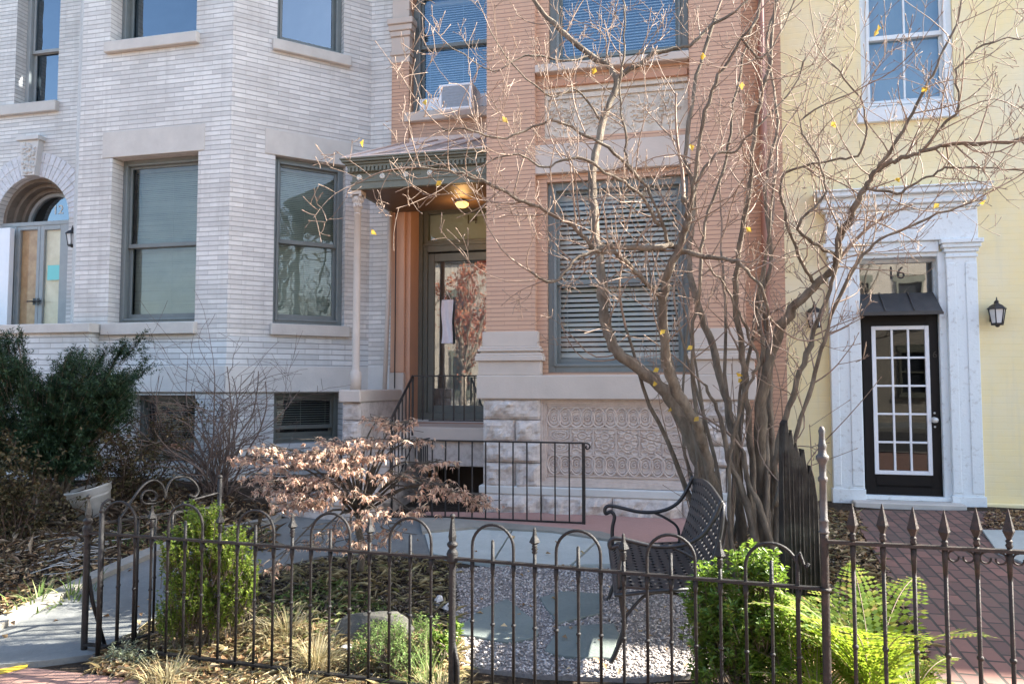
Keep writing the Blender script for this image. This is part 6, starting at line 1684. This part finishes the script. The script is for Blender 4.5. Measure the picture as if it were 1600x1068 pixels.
fern(1362, 1048, 3.72, 'large yellow-green fern glowing in the sun behind the spear fence', [(a + rng.uniform(-.2, .2), rng.uniform(.78, 1.02), rng.uniform(1.25, 1.54)) for a in (0.9, 1.1, 1.6, 2.1, 2.6, 3.1, 3.5, 4.2, 4.8, 5.2, 1.3, 2.3, 1.9, 2.9)], 3, 'ferns behind the spear fence')
fern(1275, 1040, 3.70, 'small yellow-green fern behind the rusty corner post', [(a + rng.uniform(-.2, .2), rng.uniform(.44, .60), rng.uniform(1.1, 1.5)) for a in (0.2, 1.0, 1.8, 2.6, 3.3, 4.0, 4.9, 5.6)], 4, 'ferns behind the spear fence')
fern(1425, 1010, 3.85, 'green fern in shade at the edge of the brick path', [(a + rng.uniform(-.2, .2), rng.uniform(.36, .52), rng.uniform(1.0, 1.4)) for a in (0.5, 1.0, 1.7, 2.4, 3.1, 4.0, 4.9, 1.3)], 6, 'ferns behind the spear fence')

# ---------- big dark yew at the left and the tangle below it
def yew():
    rng = random.Random(44); b = at(70, 800, 7.6); b.z = Gw(b.x, b.y)
    S = thing('yew_bush', b, 'large dark green spreading evergreen bush against the white house', 'bush'); m = MB(); P_, D_, N_ = [], [], []
    tgt = []
    for _ in range(760):
        x = rng.uniform(-40, 205); 
        top = 540 + 40 * abs(sin(x * 0.025)) - (25 if x < 40 else 0)
        y = rng.uniform(top, 730 if x < 150 else 650); tgt.append((x, y, rng.uniform(6.9, 8.1)))
    tgt += [(222, 522, 7.5), (232, 560, 7.5), (200, 540, 7.5), (10, 515, 7.5), (25, 520, 7.4), (-5, 530, 7.6), (170, 545, 7.5), (215, 585, 7.4), (190, 530, 7.6), (150, 555, 7.6)] * 3
    for (x, y, Y) in tgt:
        e = at(x, y, Y) + Vector((rng.gauss(0, .03), 0, rng.gauss(0, .03))); d = (e - (b + Vector((0.1, 0.3, 0.35)))).normalized(); d = (d + Vector((0.25, 0, 0.10))).normalized(); L = rng.uniform(.22, .42)
        ps = [e - d * L, e - d * L * .5 + Vector((0, 0, .015)), e]
        m.tube(ps, [.004, .003, .0012], 4, True, False)
        sub = [(ps[0], d, L)]
        for _ in range(5):
            t = rng.uniform(.1, .85); side = d.orthogonal().normalized(); side.rotate(Matrix.Rotation(rng.uniform(0, 6.28), 3, d)); sub.append((e - d * L * (1 - t), (d + side * .7).normalized(), L * (1 - t) * .7 + .04))
        for (q, dd, l) in sub:
            for k in range(int(l * 170)):
                t = rng.random(); side = dd.orthogonal().normalized(); side.rotate(Matrix.Rotation(rng.uniform(0, 6.28), 3, dd))
                P_.append(tuple(q + dd * l * t)); D_.append(tuple(dd * .6 + side)); N_.append((rng.gauss(0, .5), rng.gauss(0, .5), 1))
    for _ in range(14):
        e = at(*rng.choice(tgt)); m.tube(smooth([b + Vector((rng.uniform(-.2, .2), rng.uniform(-.2, .2), -.05)), b.lerp(e, .5) + Vector((0, 0, .1)), e]), [.022 - .0018 * k for k in range(11)], 6)
    m.build('branches', BRK, S); leaves('foliage', np.array(P_), np.array(D_), np.array(N_), 0.034, 0.0085, YEW, S, None, .1, .1)
yew()
def tangle(name, label, cat, base, stems, seed, ln, leafn=0, leafmat=None, group=None, r=.006, depth=2, kink=.14, up=.05, leafl=.04, spawn=.4, mat=None):
    rng = random.Random(seed); b = Vector((base.x, base.y, GZ(base.x, base.y))); S = thing(name, b, label, cat, group); m = MB(); ends = []
    for d in stems:
        grow(m, b + Vector((rng.uniform(-.12, .12), rng.uniform(-.1, .1), -.03)), Vector(d), ln * rng.uniform(.6, 1.15), r * rng.uniform(.7, 1.3), depth, rng, up, kink, ends, False, spawn, 4, .08, .5, .0018)
    m.build('stems', mat or TWD, S)
    if leafn:
        P_, D_, N_ = [], [], []
        vs = m.v
        for _ in range(leafn):
            p = rng.choice(vs); P_.append(tuple(p + Vector((rng.gauss(0, .02), rng.gauss(0, .02), rng.gauss(0, .02))))); D_.append((rng.gauss(0, 1), rng.gauss(0, 1), rng.gauss(0, .6))); N_.append((rng.gauss(0, 1), rng.gauss(0, 1), 1))
        leaves('foliage', np.array(P_), np.array(D_), np.array(N_), leafl, leafl * .55, leafmat, S)
    return S
TWL = m_plain('grey_shrub_twig', (0.20, 0.155, 0.13), (0.11, 0.082, 0.068), 9, 0.8, 0.2)
TWD = m_plain('dark_shrub_twig', (0.105, 0.072, 0.055), (0.06, 0.042, 0.033), 9, 0.8, 0.2)
rng = random.Random(17)
fan = lambda n, sp, lean=0: [(rng.gauss(lean, sp), rng.gauss(-.05, sp * .6), 1) for _ in range(n)]
tangle('bare_shrub', 'bare vase-shaped shrub of thin grey stems under the bay corner', 'shrub', at(338, 765, 8.2), fan(44, .34), 51, 1.5, r=.010, depth=2, spawn=.30, mat=TWL)
tangle('bare_shrub', 'thicket of bare arching reddish twigs left of the basement window', 'shrub', at(215, 760, 8.2), fan(26, .5, .15), 52, 1.15, 260, BRN, r=.005, depth=2, up=-.07, kink=.16, leafl=.03)
tangle('olive_shrub', 'loose shrub with small olive brown leaves below the dark evergreen', 'shrub', at(195, 772, 7.9), fan(24, .42, .1), 53, 1.05, 2800, OLI, r=.006, depth=2, leafl=.042)
tangle('olive_shrub', 'dark brownish shrub with sparse leaves at the far left of the bed', 'shrub', at(20, 795, 6.8), fan(22, .45), 54, .75, 2600, OLI, r=.006, depth=2, leafl=.042)
rngb = random.Random(9)
m = MB(); a_ = at(128, 770, 7.5)
m.tube(smooth([a_ - Vector((0, 0, .10)), at(150, 715, 7.4), at(195, 665, 7.4), at(245, 645, 7.4), at(300, 640, 7.5)]), [.007] * 12 + [.005] * 9, 5)
tag(m.build('arching_cane', TWD, None, origin=a_), 'single long bare cane arching up from beside the white pot', 'branch')

# ---------- low plants and litter
def tuft(name, label, cat, px, py, Y, n, ln, mat, seed, sp=.06, lean=.6, wd=.004, group=None):
    rng = random.Random(seed); b = at(px, py, Y); b.z = GZ(b.x, b.y); V, T = [], []
    for _ in range(n):
        a = rng.uniform(0, 2 * pi); h = Vector((cos(a), sin(a), 0)); p = b + h * abs(rng.gauss(0, sp)) ; L = ln * rng.uniform(.5, 1.1); el = rng.uniform(pi / 2 - lean, pi / 2)
        w = Vector((-h.y, h.x, 0)) * wd; k0 = len(V); pts = []
        for i in range(4):
            pts.append(p.copy()); p = p + (h * cos(el) + Vector((0, 0, sin(el)))) * (L / 3); el -= rng.uniform(.15, .6)
        for i, q in enumerate(pts):
            s = 1 - i / 3.2; V.extend([q + w * s, q - w * s])
        for i in range(3): T.extend([(k0 + 2 * i, k0 + 2 * i + 1, k0 + 2 * i + 3), (k0 + 2 * i, k0 + 2 * i + 3, k0 + 2 * i + 2)])
    o = npmesh(name, [tuple(v) for v in V], T, mat, None, origin=b); return tag(o, label, cat, group)
tuft('grass_tuft', 'dry straw-coloured grass tuft outside the fence below the bright green shrub', 'grass tuft', 262, 1052, 4.15, 240, .16, DRY, 61, .07, 1.1)
tuft('grass_tuft', 'dry reddish-tan grass tuft leaning against fence pickets beside the low conifer', 'grass tuft', 495, 995, 4.3, 260, .26, DRY, 62, .05, .9)
tuft('grass_tuft', 'long arching green grass blades by the fence post with the ball finial', 'grass tuft', 668, 1030, 4.05, 70, .34, GRN, 63, .04, 1.1)
tuft('grass_tuft', 'dark dry grass clump in shade on the mulch mound', 'grass tuft', 450, 955, 4.75, 240, .22, DRY, 64, .09, 1.0)
tuft('grass_tuft', 'sunlit blond grass clump at the foot of the ball-finial post', 'grass tuft', 690, 1062, 3.95, 260, .16, DRY, 65, .09, 1.2)
tuft('grass_tuft', 'small dry grass clump outside the fence below the low conifer', 'grass tuft', 470, 1066, 4.0, 180, .13, DRY, 66, .08, 1.2)
tuft('strap_leaf_plant', 'low clump of pale strap leaves along the path edging', 'plant', 60, 925, 5.4, 60, .22, GRN, 67, .12, 1.2, .008)
tuft('strap_leaf_plant', 'limp green strap leaves in the left bed near the gate', 'plant', 112, 900, 5.5, 50, .22, GRN, 68, .10, 1.3, .008)
shrub('low_conifer', 'low feathery light green dwarf conifer behind the fence beside the boulder', [(620, 1005, 4.25, .17, .14, .08), (570, 1012, 4.3, .10, .12, .06), (660, 985, 4.3, .09, .12, .07), (600, 985, 4.45, .14, .12, .06), (640, 1025, 4.18, .13, .10, .06)], 5200, 0.020, 0.0048, CON_, at(615, 1035, 4.25), 71, .5)
shrub('silver_plant', 'grey-green lavender-like clump at the foot of the left fence post', [(195, 1030, 4.42, .12, .09, .07), (165, 1040, 4.42, .05, .06, .05), (225, 1038, 4.4, .07, .07, .05)], 1500, 0.028, 0.005, SIL, at(195, 1052, 4.42), 72, .8, cat='plant')
shrub('green_perennial', 'small dark green leafy plant beside the white stone and gravel', [(690, 1000, 4.35, .08, .08, .05), (710, 985, 4.4, .05, .06, .05)], 900, 0.03, 0.012, BOX2, at(692, 1015, 4.35), 73, .3, cat='plant')

def litter(name, polys, n, mat, seed, l0=.03, l1=.075, lift=.004, flat_=.35, wr=.6):
    rg = random.Random(seed); P_, D_, N_, L_ = [], [], [], []
    pp = [[gp(*q) for q in pl] for pl in polys]; ar = []
    for pl in pp: ar.append(abs(sum(pl[i].x * pl[(i + 1) % len(pl)].y - pl[(i + 1) % len(pl)].x * pl[i].y for i in range(len(pl)))))
    while len(P_) < n:
        pl = rg.choices(pp, ar)[0]; x = rg.uniform(min(p.x for p in pl), max(p.x for p in pl)); y = rg.uniform(min(p.y for p in pl), max(p.y for p in pl))
        if not inpoly(x, y, pl): continue
        a = rg.uniform(0, 6.28); P_.append((x, y, GZ(x, y) + lift + rg.uniform(0, .02))); D_.append((cos(a), sin(a), rg.gauss(0, flat_))); N_.append((rg.gauss(0, flat_), rg.gauss(0, flat_), 1)); L_.append(rg.uniform(l0, l1))
    L_ = np.array(L_); o = leaves(name, np.array(P_), np.array(D_), np.array(N_), L_, L_ * wr, mat, None, None, .25, .25)
    return tag(o, kind='stuff')
ISL = [(150, 1026), (250, 972), (330, 934), (420, 897), (500, 876), (600, 870), (700, 876), (712, 900), (716, 1050), (700, 1068), (500, 1062), (380, 1050), (260, 1042)]
LFT = [(-420, 1120), (-420, 775), (430, 772), (430, 798), (330, 823), (240, 860), (140, 904), (0, 974)]
FRT = [(145, 1030), (400, 1050), (720, 1075), (1250, 1110), (1250, 1180), (700, 1120), (400, 1090), (150, 1052)]
RGT = [(1080, 870), (1300, 800), (1340, 800), (1345, 835), (1390, 900), (1430, 980), (1470, 1080), (1250, 1130), (1240, 1000), (1160, 1060)]
RG2 = [(1540, 800), (1900, 806), (1900, 832), (1620, 834), (1538, 828)]
litter('leaf_litter', [FRT, [(150, 1026), (400, 985), (720, 1000), (716, 1060), (400, 1048)]], 6500, BRN, 81)
litter('mulch_chips', [ISL, LFT, RGT, RG2], 34000, m_leaf('bark_chip', [(0, (0.035, 0.027, 0.021)), (0.5, (0.095, 0.075, 0.058)), (0.85, (0.18, 0.145, 0.108)), (1, (0.34, 0.29, 0.22))], 0.0, 0.9, 0.15), 82, .02, .06, .0, .5, .3)
litter('bed_leaf_litter', [LFT, RGT, RG2], 12000, BRN, 83, .03, .07)
litter('path_leaves', [[(-60, 1010), (140, 920), (330, 838), (640, 815), (960, 850), (960, 880), (600, 864), (330, 928), (150, 1022), (-60, 1035)]], 40, BRN, 84, .03, .06, .03)
litter('straw_litter', [FRT, [(150, 1026), (400, 985), (720, 1000), (716, 1060), (400, 1048)]], 5200, DRY, 91, .05, .13, .012, .35, .055)
LF2 = [(-200, 775), (-200, 742), (430, 742), (430, 775)]
litter('dead_brush', [LF2], 2600, BRN, 95, .03, .09, .01, .6, .45)
litter('dead_brush_stems', [LF2, [(0, 775), (430, 770), (330, 820), (140, 880), (0, 900)]], 2600, m_leaf('dead_stem', [(0, (0.07, 0.05, 0.035)), (0.6, (0.17, 0.13, 0.095)), (1, (0.34, 0.29, 0.22))], 0.1, 0.8), 96, .08, .24, .02, .8, .04)
litter('dry_stems', [LFT, ISL, RGT], 6000, DRY, 92, .05, .16, .012, .35, .05)
litter('low_groundcover', [[(240, 862), (330, 823), (430, 796), (430, 780), (250, 780), (140, 850)], [(400, 960), (520, 930), (620, 960), (540, 1010), (420, 1005)]], 1500, GRN, 93, .03, .06, .01, .9, .35)
litter('gravel_leaves', [GRAV], 70, BRN, 94, .02, .05, .025)
# straw and dead stalks in the left bed
rg = random.Random(3); m = MB()
c = at(95, 870, 6.0)
for k in range(46):
    p = gp(rg.gauss(95, 32), rg.gauss(872, 16), .015 + rg.uniform(0, .05)); a = rg.gauss(.25, .5); l = rg.uniform(.12, .4)
    m.tube([p, p + Vector((cos(a) * l * .5, sin(a) * l * .5, rg.uniform(0, .05))), p + Vector((cos(a) * l, sin(a) * l, rg.uniform(-.01, .06)))], rg.uniform(.002, .0045), 4)
tag(m.build('dead_stalks', m_plain('bleached_stalk', (0.42, 0.42, 0.40), (0.28, 0.27, 0.25), 10, 0.8), None, origin=(c.x, c.y, Gw(c.x, c.y))), 'heap of bleached dead stalks lying in the left bed', 'dead stalks')

# ---------- weathered broken timber stake behind the corner post
w0 = at(1252, 900, 4.15); gz_ = GZ(w0.x, w0.y)
WD = m_bark('black_weathered_wood', (0.020, 0.018, 0.017), (0.055, 0.047, 0.042), .9, 22)
m = MB(); prof = [(1221, 905), (1286, 905), (1282, 860), (1276, 800), (1268, 745), (1262, 725), (1258, 738), (1252, 700), (1246, 712), (1240, 690), (1237, 698), (1233, 670), (1229, 680), (1226, 655), (1222, 662), (1221, 720)]
prof[0] = (1221, 960); prof[1] = (1288, 960)
pl = [(lambda q: (q.x, q.z))(at(x, y, 4.15)) for x, y in prof]
class _W: M = Matrix.Translation((0, 4.15, 0))
m = MB(_W); m.prism(pl, -0.045, 0.045)
rr_ = random.Random(6)
for k in range(9):
    x = pl[0][0] + (pl[1][0] - pl[0][0]) * (k + .5) / 9; zt = [1.36, 1.37, 1.30, 1.27, 1.22, 1.20, 1.10, 1.05, .85][k]
    m.tube([(x + rr_.gauss(0, .003), -0.045, gz_ - .05), (x + rr_.gauss(0, .004), -0.047, zt * .5), (x + rr_.gauss(0, .004), -0.043, zt * .93 - .02)], [.009, .008, .005], 5)
tag(m.build('broken_timber_post', WD, None, .004, origin=(w0.x, w0.y, gz_)), 'black weathered timber stump with jagged splintered top behind the iron post', 'timber post')
# ------------------------------------------------------------------ THE OTHER SIDE OF THE STREET AND NEIGHBOURS (seen in the windows, shading the yard)
NBM = m_brick('neighbour_brick', (0.34, 0.15, 0.11), (0.28, 0.12, 0.09), (0.25, 0.22, 0.19), 0.21, 0.07, 0.008)
def plain_house(s0, s1, yf, yb, h, mat, label, name='brick_row_house', back=False):
    c = ST.P((s0 + s1) / 2, -yf, 0)
    T = thing(name, (c.x, c.y, 0), label, 'house', 'row houses along the street', -A0)
    holes, f = [], (yf if not back else yb)
    n = int((s1 - s0) / 1.9)
    for fl in range(3):
        for k in range(n):
            x = s0 + (s1 - s0) * (k + .5) / n; z = 1.2 + fl * 3.0
            if z + 1.8 < h - .4: holes.append((x - .5, x + .5, z, z + 1.8))
    m = MB(ST, True)
    if not back: wall(m, s0, s1, -.3, h, yf, [q + (.15,) for q in holes])
    else: m.quad((s1, yb, -.3), (s0, yb, -.3), (s0, yb, h), (s1, yb, h))
    lo, hi = min(yf, yb), max(yf, yb)
    m.quad((s0, hi, -.3), (s0, lo, -.3), (s0, lo, h), (s0, hi, h)); m.quad((s1, lo, -.3), (s1, hi, -.3), (s1, hi, h), (s1, lo, h))
    if back: m.quad((s0, yf, -.3), (s1, yf, -.3), (s1, yf, h), (s0, yf, h))
    else: m.quad((s1, yb, -.3), (s0, yb, -.3), (s0, yb, h), (s1, yb, h))
    m.build('wall', mat, T)
    m = MB(ST); m.box(s0 - .1, s1 + .1, lo - .2, hi + .1, h, h + .35); m.build('roof', ROOFM, T)
    fy = yf + .1 if not back else yb + .012
    for q in holes:
        m = MB(ST)
        if back:
            ring(m, q[0], q[1], q[2], q[3], .08, yb, yb + .06); m.box(q[0], q[1], yb + .01, yb + .05, (q[2] + q[3]) / 2 - .03, (q[2] + q[3]) / 2 + .03)
            m.box(q[0] - .1, q[1] + .1, yb, yb + .12, q[2] - .15, q[2]); m.box(q[0] - .1, q[1] + .1, yb, yb + .03, q[3], q[3] + .25)
        else:
            ring(m, q[0], q[1], q[2], q[3], .08, yf + .1, yf + .16); m.box(q[0] + .08, q[1] - .08, yf + .11, yf + .15, (q[2] + q[3]) / 2 - .03, (q[2] + q[3]) / 2 + .03)
        w = m.build('window', OLV, T)
        m = MB(ST)
        if back: m.quad((q[1], yb + .006, q[2]), (q[0], yb + .006, q[2]), (q[0], yb + .006, q[3]), (q[1], yb + .006, q[3]))
        else: m.quad((q[0], yf + .15, q[2]), (q[1], yf + .15, q[2]), (q[1], yf + .15, q[3]), (q[0], yf + .15, q[3]))
        m.build('pane', m_dark, w)
    return T
m_dark = m_plain('dark_far_pane', (0.03, 0.035, 0.04), None, rough=0.08, spec=0.6)
plain_house(y1s + 0.005, 17.5, 0.0, 11.0, 8.9, NBM, 'red brick row house beyond the yellow house')
plain_house(17.51, 27, 0.0, 11.0, 8.9, m_brick('neighbour_brick_b', (0.42, 0.30, 0.22), (0.38, 0.26, 0.19), (0.25, 0.22, 0.19), 0.21, 0.07, 0.008), 'buff brick row house farther along the street')
for i, (a_, b_, h, mt_) in enumerate(((-22, -14, 8.6, (0.40, 0.30, 0.23)), (-13.98, -6, 7.6, (0.55, 0.48, 0.38)), (-5.98, 2, 8.8, (0.40, 0.24, 0.17)), (2.02, 10, 7.8, (0.48, 0.42, 0.33)), (10.02, 18, 8.6, (0.36, 0.25, 0.19)))):
    plain_house(a_, b_, -34.0, -25.5, h, m_brick('far_brick_%s' % 'abcde'[i], mt_, tuple(x * .85 for x in mt_), (0.3, 0.27, 0.24), 0.21, 0.07, 0.008), ['brown brick house across the street', 'pale cream brick house across the street', 'dull red brick house across the street', 'buff brick house across the street', 'brownish red brick house across the street'][i], back=True)
def street_tree(s, d, h, label, seed, leafmat=None, nleaf=0, r=.16, name='street_tree', sp=.55, lvl=3):
    rng = random.Random(seed); b = ST.P(s, d, -0.05); S = thing(name, b, label, 'tree', 'street trees'); m = MB()
    top = b + Vector((rng.gauss(0, .3), rng.gauss(0, .3), h * .55))
    tr = smooth([b, b.lerp(top, .5) + Vector((rng.gauss(0, .1), rng.gauss(0, .1), 0)), top], 6); m.tube(tr, [r * (1 - .5 * i / (len(tr) - 1)) for i in range(len(tr))], 9)
    tws = MB()
    for k in range(13):
        p = tr[rng.randrange(5, len(tr))]; a = rng.uniform(0, 2 * pi)
        grow(tws, p, Vector((cos(a) * sp, sin(a) * sp, .8)), h * rng.uniform(.3, .5), r * .38, lvl, rng, .08, .10, None, False, .5, 4, .4, .55, .006)
    m.build('trunk', BRK, S); tws.build('crown', BRK, S)
    if nleaf:
        P_ = [tuple(rng.choice(tws.v) + Vector((rng.gauss(0, .12), rng.gauss(0, .12), rng.gauss(0, .12)))) for _ in range(nleaf)]
        r_ = np.random.default_rng(seed); leaves('foliage', np.array(P_), r_.normal(size=(nleaf, 3)), r_.normal(size=(nleaf, 3)), .12, .08, leafmat, S)
RED = m_leaf('russet_leaf', [(0, (0.20, 0.05, 0.035)), (0.5, (0.34, 0.10, 0.06)), (1, (0.45, 0.2, 0.1))], .35, .6)
GRN2 = m_leaf('far_green_leaf', [(0, (0.05, 0.08, 0.02)), (1, (0.16, 0.19, 0.06))], .35, .6)
street_tree(-9.8, 21.6, 8.0, 'russet-leaved tree across the street', 5, RED, 4500)
street_tree(5.5, 21.8, 9.0, 'bare tree across the street', 6)
street_tree(-2.6, 21.5, 8.0, 'green-leaved tree across the street', 7, GRN2, 4500)
street_tree(8.2, 9.6, 9.5, 'bare street tree at the kerb', 8, None, 0, .18)

# ------------------------------------------------------------------ sun, sky, camera
EL, AZ = radians(34), radians(5.0)
to_sun = Vector((cos(EL) * cos(AZ), cos(EL) * sin(AZ), sin(EL)))
sl = bpy.data.lights.new('sun', 'SUN'); sl.energy = 5.0; sl.angle = radians(0.5); sl.color = (1.0, 0.93, 0.82)
so = bpy.data.objects.new('sun', sl); C.objects.link(so); so.rotation_euler = (-to_sun).to_track_quat('-Z', 'Y').to_euler(); so.location = to_sun * 40
w = bpy.data.worlds.new('World'); bpy.context.scene.world = w; w.use_nodes = True
nt = w.node_tree; nt.nodes.clear()
sk = nt.nodes.new('ShaderNodeTexSky'); sk.sky_type = 'NISHITA'; sk.sun_disc = False; sk.sun_elevation = EL; sk.sun_rotation = pi / 2 - AZ
sk.air_density = 1.0; sk.dust_density = 1.6; sk.ozone_density = 1.0
bg = nt.nodes.new('ShaderNodeBackground'); bg.inputs[1].default_value = 0.085
wo = nt.nodes.new('ShaderNodeOutputWorld'); nt.links.new(sk.outputs[0], bg.inputs[0]); nt.links.new(bg.outputs[0], wo.inputs[0])
cam = bpy.data.cameras.new('camera'); co = bpy.data.objects.new('camera', cam); C.objects.link(co)
co.location = (0, 0, EYE); co.rotation_euler = (pi / 2 + PITCH, 0, 0)
cam.sensor_width = 36; cam.sensor_fit = 'HORIZONTAL'; cam.lens = FPX / PW * 36; cam.clip_start = 0.05; cam.clip_end = 500
sc = bpy.context.scene; sc.camera = co
sc.view_settings.view_transform = 'Standard'; sc.view_settings.look = 'None'; sc.view_settings.gamma = 1.0
sc.view_settings.exposure = 2.75
sc.render.engine = 'CYCLES'
sc.cycles.max_bounces = 8; sc.cycles.transparent_max_bounces = 16; sc.cycles.use_denoising = True
sc.render.resolution_x, sc.render.resolution_y = 1024, 683
